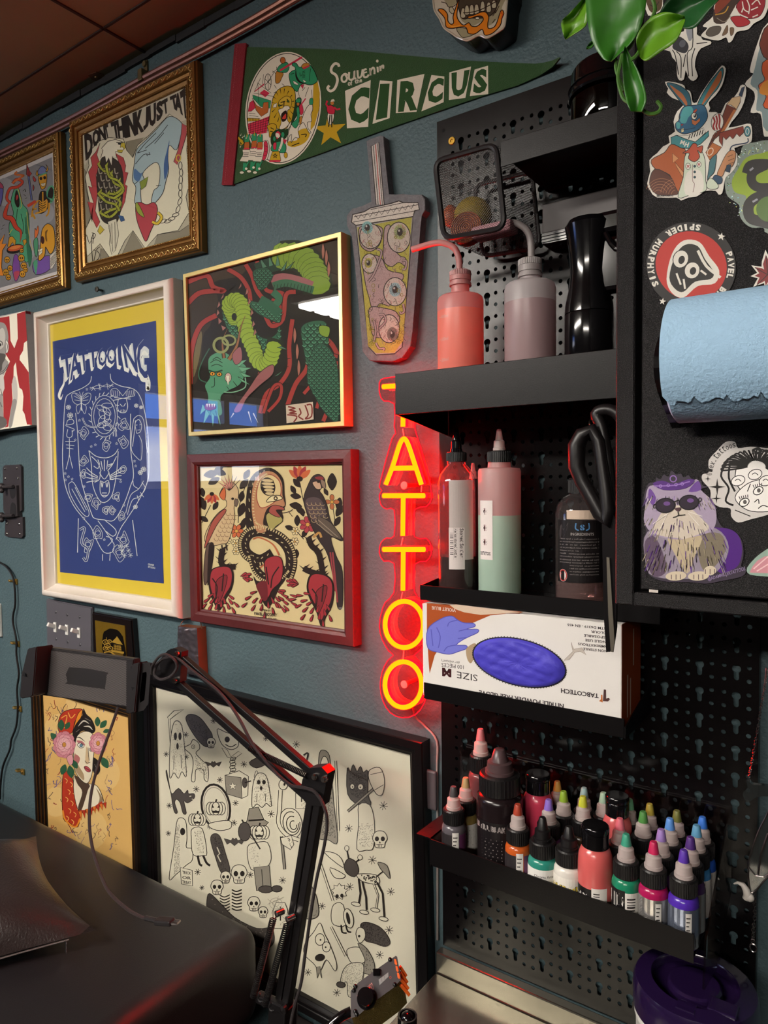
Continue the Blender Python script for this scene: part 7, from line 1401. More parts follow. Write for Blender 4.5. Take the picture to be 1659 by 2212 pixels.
    for i in range(5): A.ring(200+i*10, 1790, 60+i*38, 60+i*38, 5, '#a8704e', 0, 14, 200, 330); A.ring(430, 1800, 60+i*36, 70+i*36, 5, '#a8704e', 0, 10, 190, 260)
    A.fill([(550, 1290), (640, 1180), (760, 1200), (820, 1330), (830, 1600), (830, 1740), (640, 1790), (460, 1830), (530, 1560)], '#c3cdb8', 1, 8); A.fill([(580, 1500), (760, 1480), (790, 1740), (560, 1790)], W, 2)
    A.fill([(520, 1240), (600, 1190), (660, 1110), (710, 1120), (720, 1160), (790, 1140), (770, 1240), (720, 1200), (750, 1290), (680, 1355), (600, 1310), (610, 1240)], '#a8452a', 1, 9); A.line([(655, 1390), (655, 1600), (680, 1650), (660, 1760)], 6, '#5c2420')
    for x, y, r in ((595, 1415, 34), (740, 1390, 30)): A.ell(x, y, r, r*1.25, W, 0, 14, 6); A.burst(x, y, r*.7, 9, '#a03a3c', 2, 45)
    for y in (1415, 1490, 1560): A.ell(683, y, 16, 16, '#2a4a52', 0, 10, 4)
    A.fill([(850, 1180), (930, 1000), (960, 960), (980, 1000), (880, 1170)], '#6b2f1e', 0, 6); A.fill([(830, 1230), (920, 1100), (1040, 1160), (980, 1240), (880, 1330)], '#a9612f', 0, 7); A.ring(890, 1220, 34, 52, 10, '#d8c9b0', 30)
    A.fill([(960, 1000), (1110, 590), (1240, 650), (1060, 960), (900, 1090), (870, 1140)], '#6b2f1e', 0, 8); A.fill([(1030, 960), (1200, 660), (1240, 660), (1070, 960)], '#a9612f'); A.fill([(1110, 590), (1180, 500), (1290, 480), (1290, 560), (1240, 655), (1170, 600)], '#c9a880', 0, 7); A.fill([(1270, 470), (1310, 370), (1350, 350), (1310, 490)], '#24364f', 0, 6)
    A.ell(985, 830, 82, 116, W, 8, 20, 8)
    for i in range(3): A.line([(930+i*38, 760-i*20), (950+i*34, 820-i*10), (930+i*40, 880), (950+i*38, 930)], 24, '#93302f', 3)
    A.fill([(1010, 970), (1330, 880), (1340, 960), (1280, 1020), (1240, 980), (1190, 1050), (1150, 1010), (1100, 1060), (1060, 1020), (1050, 1150), (1010, 1080)], '#7b2c1c', 0, 8); A.ell(1385, 950, 42, 70, '#3f7f8a', 0, 16, 8); A.ring(1385, 950, 22, 40, 8, W); A.line([(1390, 1040), (1380, 1100), (1190, 1140), (1150, 1220)], 15, '#24364f')
    A.fill([(1100, 1260), (1170, 1200), (1230, 1230), (1220, 1330), (1180, 1420), (1100, 1440), (1050, 1550), (980, 1530), (1030, 1400)], '#b98058', 1, 7); A.lines([[(1120, 1290), (1190, 1260)], [(1130, 1340), (1210, 1310)], [(1130, 1390), (1200, 1360)]], 6); A.fill([(1110, 1400), (1170, 1390), (1150, 1500), (1090, 1480)], '#1c3346', 0, 5)
    A.fill([(890, 1330), (970, 1260), (960, 1400), (940, 1500), (880, 1560), (850, 1600), (870, 1450)], '#3b6a70', 1, 7); A.fill([(920, 1580), (960, 1530), (1050, 1570), (1030, 1650), (920, 1640)], '#23425c', 1, 6); A.fill([(840, 1640), (900, 1570), (1000, 1670), (960, 1720), (860, 1710)], '#c3cdb8', 1, 7)
    A.quadtext('@LAZY.ARTS', (175, 1795), (400, 1795), (398, 1824), (175, 1822), K, .03)
sticker('rabbit sticker in a brown coat holding a pencil and a paint roller', CR2, rabbit)
def disc(A):
    cx, cy = 953, 1868; T = lambda p: p
    A.ell(cx, cy, 318, 305, K, 30, 48); A.ell(cx, cy, 254, 240, '#b3261e', 30, 40)
    A.arctext("SPIDER", cx, cy, 262, 46, 284, 232, W, .05, .96, True); A.arctext("MURPHY'S", cx, cy, 262, 46, 222, 148, W, .05, .96, True)
    A.arctext('PAVEL', cx, cy, 260, 44, -22, 20, W, .05, .96); A.arctext('BRO', cx, cy, 260, 44, 34, 62, W, .05, .96)
    A.star(1165, 1662, 30, W, 5, .4, -80); A.star(752, 2118, 26, W, 5, .4, -80)
    # plain tattoo machine badge in place of the cartoon
    A.fill([(780, 1960), (820, 1780), (900, 1690), (1010, 1700), (1080, 1800), (1150, 1900), (1120, 1990), (1000, 2010), (900, 2090), (820, 2060)], W, 2); A.fill([(800, 1950), (840, 1800), (910, 1720), (1000, 1730), (1050, 1820), (1110, 1910), (1090, 1960), (980, 1980), (900, 2050), (840, 2030)], K, 2)
    A.ell(880, 1820, 54, 64, W, 20, 18, 6); A.ell(960, 1900, 54, 60, W, 20, 18, 6); A.ell(886, 1826, 22, 30, K, 20); A.ell(966, 1904, 22, 28, K, 20); A.line([(1000, 1760), (1060, 1870), (1160, 1950)], 20, W, 3); A.lines([[(850, 1920), (880, 2000)], [(900, 1960), (910, 2030)], [(1020, 1900), (1060, 1930)]], 14, W)
sticker("round red and black sticker lettered SPIDER MURPHY'S above the paper roll", CJ, disc, -.2704)
def cat(A):
    o = [(300, 1330), (345, 1320), (350, 1290), (380, 1300), (400, 1270), (430, 1285), (450, 1245), (480, 1270), (510, 1265), (530, 1290), (560, 1275), (590, 1310), (640, 1310), (650, 1340), (690, 1350), (640, 1370), (700, 1440), (740, 1540), (780, 1610), (860, 1640), (905, 1700), (915, 1790), (900, 1860), (930, 1890), (900, 1930), (760, 1960), (680, 1975), (560, 1965), (400, 1960), (300, 1910), (280, 1820), (265, 1700), (285, 1640), (270, 1560), (280, 1480), (270, 1420)]
    A.fill(o, '#3b3340', 2); A.fill([(620, 1640), (780, 1615), (870, 1650), (905, 1740), (890, 1840), (840, 1885), (740, 1890)], '#4c1f78', 2)
    A.fill([(295, 1640), (520, 1600), (740, 1620), (820, 1740), (760, 1880), (640, 1940), (340, 1930), (280, 1820)], '#8f8494', 2); A.fill([(280, 1700), (350, 1680), (420, 1880), (340, 1930), (285, 1830)], '#5b4a5e', 2); A.fill([(620, 1680), (760, 1650), (800, 1760), (700, 1890), (640, 1860)], '#7a705f', 2)
    A.fill([(430, 1660), (640, 1660), (600, 1800), (550, 1910), (480, 1800)], '#b9a98c', 2); A.lines([[(520, 1680), (560, 1900)], [(600, 1680), (560, 1890)], [(470, 1680), (540, 1850)]], 10, '#6b4a8a', 3, 2)
    A.fill([(290, 1380), (330, 1340), (480, 1370), (610, 1300), (640, 1370), (720, 1450), (740, 1560), (700, 1640), (560, 1680), (480, 1690), (340, 1660), (275, 1580), (280, 1480)], '#a394ab', 2); A.fill([(310, 1360), (350, 1420), (330, 1470), (300, 1420)], '#6a4690', 1); A.fill([(620, 1310), (640, 1370), (560, 1380)], '#6a4690', 1)
    A.fill([(420, 1480), (490, 1470), (560, 1480), (640, 1550), (690, 1620), (560, 1680), (480, 1680), (340, 1650), (360, 1560)], '#c9bdae', 2); rr = random.Random(1)
    for i in range(90):
        x = rr.uniform(290, 720); y = rr.uniform(1550, 1680) if i % 2 else rr.uniform(1400, 1460); A.line([(x, y), (x+(x-500)*.06, y+22), (x+(x-500)*.14, y+46)], 4, rr.choice(('#d9d0c6', '#6b5878', '#8a6ab0', '#c0b29a')), 3, 1)
    for i in range(80): x = rr.uniform(290, 800); y = rr.uniform(1690, 1880); A.line([(x, y), (x+(x-560)*.05, y+30), (x+(x-560)*.1, y+56)], 4, rr.choice(('#a79aa8', '#4a3a50', '#6d3fa0', '#b5a88c')), 3, 1)
    A.fill([(330, 1330), (390, 1310), (470, 1330), (560, 1300), (600, 1310), (540, 1360), (400, 1370)], '#532c78', 1); A.line([(340, 1345), (470, 1340), (570, 1315)], 8, '#8c68b0'); A.ring(462, 1298, 20, 20, 7, '#8c68b0')
    for x in (380, 430, 480, 520): A.ring(x, 1345-(x-380)*.1, 9, 9, 4, '#9d7fc0', 0, 10)
    for x, y in ((411, 1470), (563, 1450)): A.ell(x, y, 62, 46, '#2c2230', -6, 24, 7, '#0f0a10'); A.ell(x+10, y-12, 22, 14, '#6b4a86', 0)
    A.line([(470, 1445), (500, 1435)], 7); A.ring(342, 1475, 9, 12, 5); A.ring(634, 1432, 9, 12, 5)
    A.fill([(470, 1490), (512, 1484), (494, 1510)], '#4b3238', 1); A.lines([[(492, 1510), (494, 1535), (460, 1548)], [(494, 1535), (540, 1530)]], 6); A.lines([[(430, 1520), (330, 1590)], [(420, 1530), (370, 1640)], [(560, 1510), (650, 1540)], [(560, 1520), (630, 1600)]], 3.5, '#e2dcd4', 0)
    for x, y in ((480, 1925), (625, 1925), (700, 1890)): A.ell(x, y, 68 if x < 700 else 40, 30, '#cbbda6', -4); A.lines([[(x-30, y-8), (x-30, y+22)], [(x, y-10), (x, y+24)], [(x+28, y-10), (x+28, y+20)]], 5, '#5a4a50', 0)
    A.quadtext('@ADAMMILLERTATTOOS', (680, 1935), (925, 1862), (930, 1895), (690, 1962), '#8a7a9c', .02)
sticker('purple cat sticker with round sunglasses and a crown, bottom left of the door', CK, cat, -.2705)
def lex(A):
    A.fill(cr([(650, 1270), (690, 1255), (690, 1180), (740, 1120), (800, 1060), (860, 1060), (880, 1100), (960, 1090), (1060, 1100), (1200, 1120), (1250, 1300), (1200, 1480), (1073, 1530), (960, 1560), (880, 1580), (835, 1540), (830, 1490), (760, 1480), (705, 1440), (700, 1370), (650, 1310)], 3), '#cbc6c2')
    A.ell(1060, 1280, 200, 160, '#efebe6', 0, 28, 6); A.fill([(860, 1420), (940, 1330), (1060, 1300), (1180, 1330), (1200, 1480), (1073, 1510), (940, 1500)], '#efebe6', 2, 5)
    for i in range(22): a = radians(180+i*9); A.line([(1000+60*cos(a), 1220+40*sin(a)), (1000+170*cos(a), 1200+90*sin(a)), (1000+230*cos(a+.12), 1260+130*sin(a+.12))], 11, K, 4, 2)
    for p in ([(800, 1200), (770, 1280), (820, 1360), (800, 1440), (850, 1470)], [(830, 1190), (820, 1290), (860, 1380)], [(980, 1110), (1010, 1100), (1030, 1120), (990, 1140)]): A.line(p, 13, K, 4)
    for x, y in ((880, 1310), (990, 1270), (1060, 1310)): A.ell(x, y, 46, 32, '#efebe6', -20, 14, 5); A.line([(x-20, y), (x, y-10), (x+20, y+5)], 5)
    for x, y in ((1010, 1375), (920, 1450)): A.ell(x, y, 34, 24, '#f4f1ec', -30, 14, 6); A.ell(x+4, y-2, 12, 14, '#5a5654'); A.lines([[(x-25+i*12, y-18-i*3), (x-34+i*14, y-38-i*3)] for i in range(5)], 5, K, 0)
    A.lines([[(985, 1450), (1010, 1430), (1015, 1460)], [(1010, 1490), (1040, 1470), (1073, 1480)], [(960, 1330), (940, 1380)], [(860, 1500), (960, 1540)]], 6)
    for x, y, r in ((745, 1350, 56), (685, 1298, 22), (740, 1425, 34)): A.fill([(x, y-r), (x+r*.14, y-r*.14), (x+r, y), (x+r*.14, y+r*.14), (x, y+r), (x-r*.14, y+r*.14), (x-r, y), (x-r*.14, y-r*.14)], K)
    A.arctext('@lex.tattoos', 900, 1290, 190, 40, 183, 260, K, .0, 1.05)
sticker('white and grey angel faces sticker lettered @lex.tattoos, under the paper roll', CK, lex, -.2704)
GRN = '#8aa325'
def glitter(A):
    A.fill(cr([(1195, 1240), (1220, 1160), (1290, 1100), (1320, 1020), (1400, 1000), (1493, 985), (1700, 1000), (1700, 1640), (1490, 1640), (1460, 1600), (1380, 1600), (1320, 1560), (1290, 1500), (1290, 1440), (1210, 1380), (1190, 1300)], 3), '#7d8a80', 0)
    rr = random.Random(5)
    for i in range(420): x = rr.uniform(1200, 1480); y = rr.uniform(995, 1620); A.fill([(x-5, y), (x, y-5), (x+5, y+1), (x, y+5)], rr.choice(('#cfe0dc', '#3c4a40', '#86c4cc', '#c9d47c', '#5a7a3a', '#e6eee8'))) if (x-1500)**2/300**2+(y-1300)**2/310**2 < 1 and (x < 1300 or y < 1090 or x < 1340 and y > 1400) else None
    A.fill([(1240, 1270), (1290, 1180), (1340, 1110), (1440, 1080), (1700, 1060), (1700, 1620), (1480, 1600), (1400, 1570), (1340, 1530), (1320, 1450), (1340, 1380), (1260, 1350)], GRN, 2)
    A.line([(1340, 1220), (1370, 1160), (1480, 1150), (1600, 1180)], 62, K, 5); A.line([(1480, 1160), (1390, 1210), (1380, 1280), (1440, 1320), (1600, 1310)], 66, K, 5); A.line([(1600, 1370), (1440, 1380), (1360, 1440), (1370, 1530), (1460, 1560), (1600, 1600)], 76, K, 5)
    A.ell(1500, 1470, 90, 90, '#4a6a24', 0, 20); A.lines([[(1385, 1420), (1420, 1400)], [(1365, 1200), (1390, 1180)]], 14, '#8d8d95')
sticker('glittery green sticker with a shiny black letter S, cut off at the right', CJ, glitter, -.2703, mat_print('glitter_sticker', .3, spec=.35))
def flames(A):
    A.fill(cr([(1493, 160), (1420, 300), (1365, 490), (1390, 520), (1330, 590), (1390, 640), (1400, 700), (1370, 790), (1440, 800), (1460, 930), (1493, 960), (1700, 900), (1700, 100)], 3), W); A.fill([(1500, 200), (1440, 320), (1400, 480), (1370, 590), (1420, 640), (1410, 770), (1450, 790), (1480, 920), (1700, 880), (1700, 200)], '#7d8f92', 1)
    A.fill([(1500, 170), (1440, 280), (1440, 340), (1493, 420), (1700, 420), (1700, 150)], '#6b2a1c', 1, 6); A.fill([(1480, 420), (1450, 500), (1470, 560), (1425, 600), (1450, 650), (1480, 680), (1470, 760), (1700, 760), (1700, 420)], '#c9531e', 1, 5); A.fill([(1493, 560), (1430, 640), (1490, 670), (1700, 650), (1700, 560)], '#d98a2a', 1)
sticker('tall flame and horn sticker at the right edge above the green S', CJ, flames)
def leafs(A):
    for k, s in ((0, 1.0), (1, .8)):
        for a, l in ((-95, 160), (-150, 120), (175, 110), (140, 120), (-40, 130), (100, 90)):
            r = radians(a); x, y = 1490, 1930; dx, dy = cos(r)*l*s, sin(r)*l*s; w = (46, 22)[k]; A.fill([(x-dy/l*w, y+dx/l*w), (x+dx*.6-dy*.2, y+dy*.6+dx*.2), (x+dx*(1.1 if not k else 1.05), y+dy*1.1), (x+dx*.6+dy*.2, y+dy*.6-dx*.2), (x+dy/l*w, y-dx/l*w)], (W, '#7b2023')[k], 0)
    A.lines([[(1490, 1930), (1480, 1800)], [(1490, 1930), (1400, 1880)], [(1490, 1930), (1410, 2010)]], 5)
sticker('red leaf sticker at the right edge just above the paper roll', CJ, leafs)
def drip(A):
    A.fill(cr([(320, 640), (400, 600), (480, 440), (580, 400), (600, 300), (740, 300), (745, 440), (800, 470), (820, 510), (920, 530), (920, 570), (800, 620), (740, 720), (720, 860), (760, 980), (700, 1040), (640, 1000), (600, 900), (580, 1020), (520, 1030), (490, 960), (480, 800), (430, 740), (400, 660)], 2), W)
    A.fill([(430, 600), (500, 470), (600, 520), (640, 600), (600, 680), (500, 660)], '#2a2a30', 2); A.fill([(600, 330), (680, 330), (690, 480), (640, 520)], '#8b8d94', 2)
    A.lines([[(690, 310), (690, 600), (620, 690), (640, 980)], [(480, 660), (540, 740), (540, 1000)], [(740, 560), (880, 545)], [(720, 620), (680, 760), (690, 980)], [(430, 640), (470, 720), (510, 960)], [(600, 700), (570, 860)]], 12); A.ell(560, 560, 40, 50, '#55575f', 20)
sticker('white and grey dripping sticker half hidden by the vine leaves', C6, drip)
def rose(A):
    A.fill(cr([(820, 330), (960, 200), (970, 60), (1100, -80), (1700, -80), (1659, 100), (1600, 230), (1480, 300), (1400, 380), (1260, 410), (1200, 520), (1150, 545), (1120, 480), (1020, 520), (860, 490), (800, 450), (880, 360)], 3), W)
    A.fill([(990, 60), (1180, -60), (1330, -60), (1250, 60), (1170, 200), (1100, 300), (960, 280)], '#3b2a22', 1); A.fill([(990, 180), (1130, 60), (1200, -40), (1080, -60), (980, 60)], '#7a3420', 1); A.line([(980, 190), (1100, 160), (1150, 80)], 14, '#b5862e'); A.line([(1000, 230), (1100, 280), (1180, 200)], 10, '#7d7264')
    A.fill([(1250, 100), (1300, 0), (1420, -60), (1600, -60), (1620, 60), (1560, 200), (1450, 240), (1330, 220)], '#8b1f2a', 2, 7); A.fill([(1180, 220), (1330, 210), (1430, 280), (1380, 330), (1270, 345), (1220, 300)], '#a0242c', 1, 7)
    A.lines([[(1330, 20), (1350, 120), (1420, 160)], [(1380, -20), (1420, 80), (1410, 180)], [(1450, 60), (1520, 0), (1560, 60)], [(1440, 130), (1530, 90)], [(1460, 220), (1530, 190)], [(1250, 110), (1290, 180), (1400, 230)], [(1340, 100), (1320, 160)]], 14, W)
    A.fill([(860, 430), (920, 350), (1050, 340), (1030, 430), (920, 470)], '#544c44', 2, 5); A.fill([(1070, 460), (1100, 380), (1140, 320), (1140, 420)], '#6d5640', 1, 4); A.fill([(1180, 460), (1170, 360), (1220, 360), (1215, 430)], '#6d5640', 1, 4)
sticker('red rose and open jaw sticker at the top right of the door', C6, rose)
def topst(A): A.fill([(50, 30), (120, 200), (180, 200), (310, 130), (310, -60), (60, -60)], W); A.fill([(100, 40), (160, 160), (280, 120), (290, -40), (100, -40)], '#4b3a22', 1); A.lines([[(140, 60), (240, 120)], [(200, 10), (180, 130)], [(260, 20), (200, 120)]], 8)
sticker('brown sticker peeking out between the vine leaves at the top of the cabinet', C6, topst)
def shell(A): A.fill(cr([(935, 1890), (970, 1830), (1040, 1770), (1120, 1740), (1300, 1800), (1300, 1920), (1000, 1925)], 3), '#8fa89a'); A.fill([(960, 1890), (1050, 1800), (1300, 1790), (1300, 1900), (1000, 1905)], '#c98a94', 1); A.lines([[(980, 1880), (1073, 1800)], [(1000, 1895), (1073, 1850)]], 8, '#e6c0c4')
sticker('pink shell sticker with a glitter edge at the lower right of the door', CK, shell)
# ---------------------------------------------------------------- paper roll on its holder
ya, zr = -.322, (P(1440, 655, -.322).z+P(1460, 917, -.322).z)/2; rw = (P(1440, 655, -.322).z-P(1460, 917, -.322).z)/2+.0005
x0 = P(1440, 780, -.35).x; x1 = x0+.24
t = E('paper_roll', 'roll of light blue shop towel on the cabinet door', 'paper roll', ((x0+x1)/2, ya, zr-rw))
BLU = mat('blue_shop_towel', '#9dbfda', .9, spec=.1, bump=.45, bs=420, var=.08, vs_=160)
Mx = axis_m((x0, ya, zr), (1, 0, 0), (0, -1, 0)); bm = B(); r1 = rw-.0012
lathe(bm, [(.018, 0), (r1-.003, 0), (r1, .002), (r1, .238), (r1-.002, .24), (.018, .24), (.018, 0)], n=48, mtx=Mx); ob('roll', bm, BLU, t, smooth=True)
bm = B(); rr = random.Random(2); N = 110; rows = []
ztear = P(1500, 862, ya-rw).z
for i in range(N+1):
    u = x0-.0008+.2416*i/N; am = -math.asin(max(-1, min(1, (ztear+.0016*rr.uniform(-1, 1)+(.003 if i % 9 == 0 else 0)-zr)/rw))); rows.append([bm.verts.new((u, ya-(rw+.0006)*cos(a), zr-(rw+.0006)*sin(a))) for a in [-2.6+(am+2.6)*k/22 for k in range(23)]])
for a, b2 in zip(rows, rows[1:]):
    for k in range(22): bm.faces.new((a[k], b2[k], b2[k+1], a[k+1]))
ob('torn_sheet', bm, BLU, t, smooth='all')
bm = B(); a = P(1424, 700, -.30); c = V((x0-.004, ya+.016, zr))
t = E('roll_holder', 'black wall bracket behind the left end of the blue paper roll', 'holder', (c.x, -.271, zr-.04))
bx(bm, c.x-.011, c.x+.0035, -.276, -.2715, zr-.04, zr+.045, .002); ob('wall_plate', bm, GB, t)
bm = B(); prism(bm, [V((c.x-.008, y, z)) for y, z in cr([(-.277, zr+.042), (-.30, zr+.034), (-.332, zr+.012), (-.334, zr-.012), (-.30, zr-.034), (-.277, zr-.038)], 3)], (.0065, 0, 0)); ob('side_arm', bm, GB, t)
bm = B(); lathe(bm, [(.004, 0), (.006, .001), (.006, .003), (0, .005)], n=14, mtx=axis_m((c.x-.0085, -.3, zr), (-1, 0, 0))); ob('pin', bm, mat('tan_plastic', '#8d7a5e', .4), t, smooth=True)
# ---------------------------------------------------------------- vine
t = E('vine', 'green trailing vine hanging over the top left of the cabinet', 'plant', P(1400, 100, -.34))
LF = [mat('vine_leaf_dark', '#2f6a1c', .35, spec=.5, var=.25, vs_=22), mat('vine_leaf_bright', '#5c8f1e', .35, spec=.5, var=.2, vs_=22), mat('vine_leaf_deep', '#23552a', .3, spec=.5, var=.25, vs_=22)]
fj = lambda a, b, y: P(a/CJ[2]+CJ[0], b/CJ[2]+CJ[1], y)
def vleaf(left, right, y, m, fold=.006, tilt=.0):
    n = 10; L_ = cr(left, n, False); R_ = cr(right, n, False); k = 24; bm = B(); rows = []
    for i in range(k+1):
        a = L_[int(i*(len(L_)-1)/k)]; b = R_[int(i*(len(R_)-1)/k)]; row = []
        for j in range(9):
            s = j/8; d = abs(s-.5)*2; x = a[0]*(1-s)+b[0]*s; yy = a[1]*(1-s)+b[1]*s; row.append(bm.verts.new(fj(x, yy, y-fold*(1-(1-d)**.7*0)*(d**1.3)+.003*sin(i*.5+j)*.25-tilt*i/k)))
        rows.append(row)
    for a, b in zip(rows, rows[1:]):
        for j in range(8): bm.faces.new((a[j], a[j+1], b[j+1], b[j]))
    r = bmesh.ops.extrude_face_region(bm, geom=bm.faces[:]); bmesh.ops.translate(bm, vec=(0, .0007, 0), verts=[v for v in r['geom'] if isinstance(v, bmesh.types.BMVert)])
    ob('leaf', bm, m, t, smooth='all')
vleaf([(205, -60), (225, 150), (262, 300), (330, 410), (385, 430)], [(640, -60), (630, 60), (600, 180), (530, 300), (390, 432)], -.345, LF[0])
vleaf([(200, -20), (100, 90), (42, 150), (48, 220), (66, 275)], [(222, -10), (225, 60), (222, 150), (190, 200), (68, 277)], -.325, LF[1])
vleaf([(592, 400), (568, 270), (640, 150), (760, 85), (905, 110)], [(594, 402), (640, 425), (740, 360), (850, 280), (912, 140)], -.368, LF[1])
vleaf([(740, 170), (735, 80), (820, -30), (1000, -80), (1200, -70)], [(745, 175), (880, 195), (980, 190), (1080, 70), (1205, -66)], -.335, LF[2], .01)
vleaf([(485, 325), (470, 420), (475, 580), (500, 720), (530, 782)], [(490, 325), (540, 420), (600, 540), (638, 690), (606, 786)], -.352, LF[0])
vleaf([(262, 280), (240, 300), (225, 320), (218, 335), (216, 344)], [(266, 282), (268, 310), (258, 330), (240, 340), (218, 345)], -.33, LF[0], .002)
ST_ = mat('vine_stem', '#3f6a24', .45)
for p, y in (([(430, 420), (425, 480), (450, 560), (480, 640)], -.346), ([(470, 380), (450, 470), (440, 560), (470, 680), (510, 720)], -.35), ([(530, 420), (560, 400), (590, 360), (590, 340)], -.362), ([(606, 770), (660, 800), (720, 790), (742, 750), (712, 712)], -.352), ([(560, -80), (600, 100), (540, 300), (470, 390)], -.34), ([(640, -90), (700, 60), (640, 200), (595, 390)], -.35)):
    bm = B(); tube(bm, [fj(a, b, y) for a, b in p], .0013, 6, sub=5); ob('stem', bm, ST_, t, smooth=True)
# ================================================================ ink tray and ink bottles
yl = -.137; a = P(930, 1813, yl); b = P(1498, 2082, yl); zl, zh = (P(930, 1867, yl).z+b.z)/2, (a.z+P(1500, 2021, yl).z)/2; zf = 1.1285
t = E('ink_tray', 'long black steel tray full of ink bottles on the lower pegboard', 'tray', ((a.x+b.x)/2, -.07, zl))
z1_, z2_ = P(930, 1867, yl).z, P(1500, 2021, yl).z
bm = B(); prism(bm, [V((a.x, yl, z1_)), V((a.x, yl, a.z)), V((b.x, yl, z2_)), V((b.x, yl, b.z))], (0, .0016, 0)); ob('front_lip', bm, SH, t)
bm = B(); bx(bm, a.x, b.x, yl+.0018, PY-.002, zf-.002, zf-.0004); ob('tray_floor', bm, SH, t)
ez = P(898, 1799, yl+.002).z; e1 = [V((a.x, yl+.001, ez)), V((P(898, 1799, yl).x, yl+.001, ez)), PZ(930, 1777, ez), PZ(962, 1754, ez)]; e1.append(V((a.x, e1[-1].y, ez)))
bm = B(); prism(bm, e1, (0, 0, -.0014)); c = PZ(936, 1786, ez); lathe(bm, [(0, ez+.0002), (.004, ez+.0002), (.004, ez)], (c.x-.004, c.y, 0), 14); ob('side_ear', bm, SH, t)
bm = B(); bx(bm, a.x-.0014, a.x, yl, PY-.002, zl, ez); ob('end_plate', bm, SH, t)
ACL = mat_glass('clear_acrylic', '#e9e2e2', 1.5)
t = E('acrylic_guard', 'clear acrylic guard behind and beside the ink bottles', 'guard', (-.3, -.014, zf))
c = P(1049, 1616, -.0165); d = P(1556, 1752, -.0165); bm = B(); bx(bm, c.x-.04, -.134, -.0168, -.0145, zf, (c.z+d.z)/2, .0004, 1); ob('back_sheet', bm, ACL, t)
bm = B(); prism(bm, [V((-.1335, y, z)) for y, z in ((-.0168, d.z), (-.05, d.z-.004), (-.15, 1.16), (-.158, 1.115), (-.10, 1.10), (-.0168, 1.14))], (.002, 0, 0)); ob('end_sheet', bm, ACL, t)
LP = mat_print('ink_label', .4); FOIL = mat_print('foil_label', .22, metal=.8)
def C_(h): return mat('ink_'+h, h, .22, spec=.5, var=.06)
def T_(h): return mat('tip_'+h, h, .35, tl=.15)
def barcode(A, u0, u1, z0, z1, n=11, col='#1c1616'):
    for k in range(n): z = z0+(z1-z0)*k/n; crect(A, u0, u1, z, z+(z1-z0)/n*(.25+.5*((k*5) % 4)/4), col, 4)
def lines_(A, u0, u1, z0, z1, n, col, h=.6):
    for k in range(n): z = z0+(z1-z0)*(k+.2)/n; crect(A, u0, u0+(u1-u0)*(.6+.4*((k*7) % 5)/5), z, z+(z1-z0)/n*h*.5, col, 5)
def ink(u, v, row, tip, liq, lab, label, zt=1.225, r=.0148, capm=None, nzm=None, hs=(.027, .017)):
    y = (-.1185, -.0875, -.0568, -.0335)[row]; q = PZ(880+u/2.1297, 1560+v/2.1297, zt); x = CAM.x+(q.x-CAM.x)*(y-CAM.y)/(q.y-CAM.y)
    c = V((x, y, zf)); t = E('ink_bottle', label, 'ink bottle', c, 'ink bottles in the black tray')
    zc = zt-hs[0]-hs[1]; bm = B(); lathe(bm, [(0, zf), (r*.92, zf), (r, zf+.002), (r, zc-.009), (r*.97, zc-.005), (r*.86, zc-.0015), (r*.7, zc)], (x, y, 0), 24); ob('bottle_body', bm, C_(liq), t, smooth=True)
    twist(t, c, zc, r*.86, hs[1], zt, capm or BCAP, nzm or NOZ, T_(tip) if tip else None, r*.62)
    if lab:
        A = Art(cyl(x, y, r+.0002)); w = r*1.5; zt_ = zc-.010; m = LP
        if lab == 'bar': crect(A, -w, -.001, zf+.002, zt_, '#141213'); ctext(A, 'SOLID', -w*1.7, -.002, zt_-.019, zt_-.004, '#d8d4ce', .02); crect(A, -.001, w*1.1, zf+.002, zt_-.002, '#d6d1ca'); barcode(A, .001, .010, zf+.004, zt_-.006)
        elif lab == 'foil': crect(A, -w*1.2, w*1.2, zf+.002, zt_, '#b9b6b4', 18); m = FOIL
        elif lab == 'fus': crect(A, -w*1.2, w*1.2, zf+.002, zt_, '#8f99b0', 18); crect(A, -w*1.2, w*1.2, zf+.002, zf+.014, '#c7c6c8', 18); ctext(A, 'FUSION', -w, w*.9, zf+.004, zf+.014, '#171420', .06); m = FOIL
        elif lab == 'wht': crect(A, -w, w*1.1, zf+.002, zt_, '#d4cfc8', 16); lines_(A, -w*.7, w*.8, zf+.006, zt_-.004, 7, '#6a6462')
        elif lab == 'tag': crect(A, -w*1.1, -.002, zf+.002, zt_, '#2a2628'); crect(A, -.002, .006, zf+.002, zt_+.003, '#d6d1ca', 5); lines_(A, -.001, .005, zf+.006, zt_, 8, '#3a3434'); crect(A, .007, w*1.1, zf+.002, zt_, '#5b2f52')
        elif lab == 'chr': crect(A, -w*1.2, w*1.2, zf+.002, zt_, '#dad5cb', 18); ctext(A, 'CHROMA', -w*.95, w*.95, zt_-.019, zt_-.008, '#3b3a20', .08); ctext(A, 'CHROMA', -w*.93, w*.93, zt_-.0185, zt_-.0085, '#cdb63a', .03)
        elif lab == 'ser': crect(A, -w*1.2, w*1.2, zf+.002, zt_, '#d8d5cf', 18); ctext(A, 'Chroma Artist Series', -w*.4, w, zt_-.009, zt_-.006, '#26211f', .01); lines_(A, -w*.3, w*.9, zf+.006, zt_-.011, 6, '#56504d', .4)
        A.done('label', m, t)
        if m is FOIL:
            A = Art(cyl(x, y, r+.0006)); crect(A, .002, .008, zf+.003, zt_-.003, '#cfcac4', 4); lines_(A, .0028, .0072, zf+.005, zt_-.005, 8, '#2a2525'); A.done('sticker_strip', LP, t)
    return t
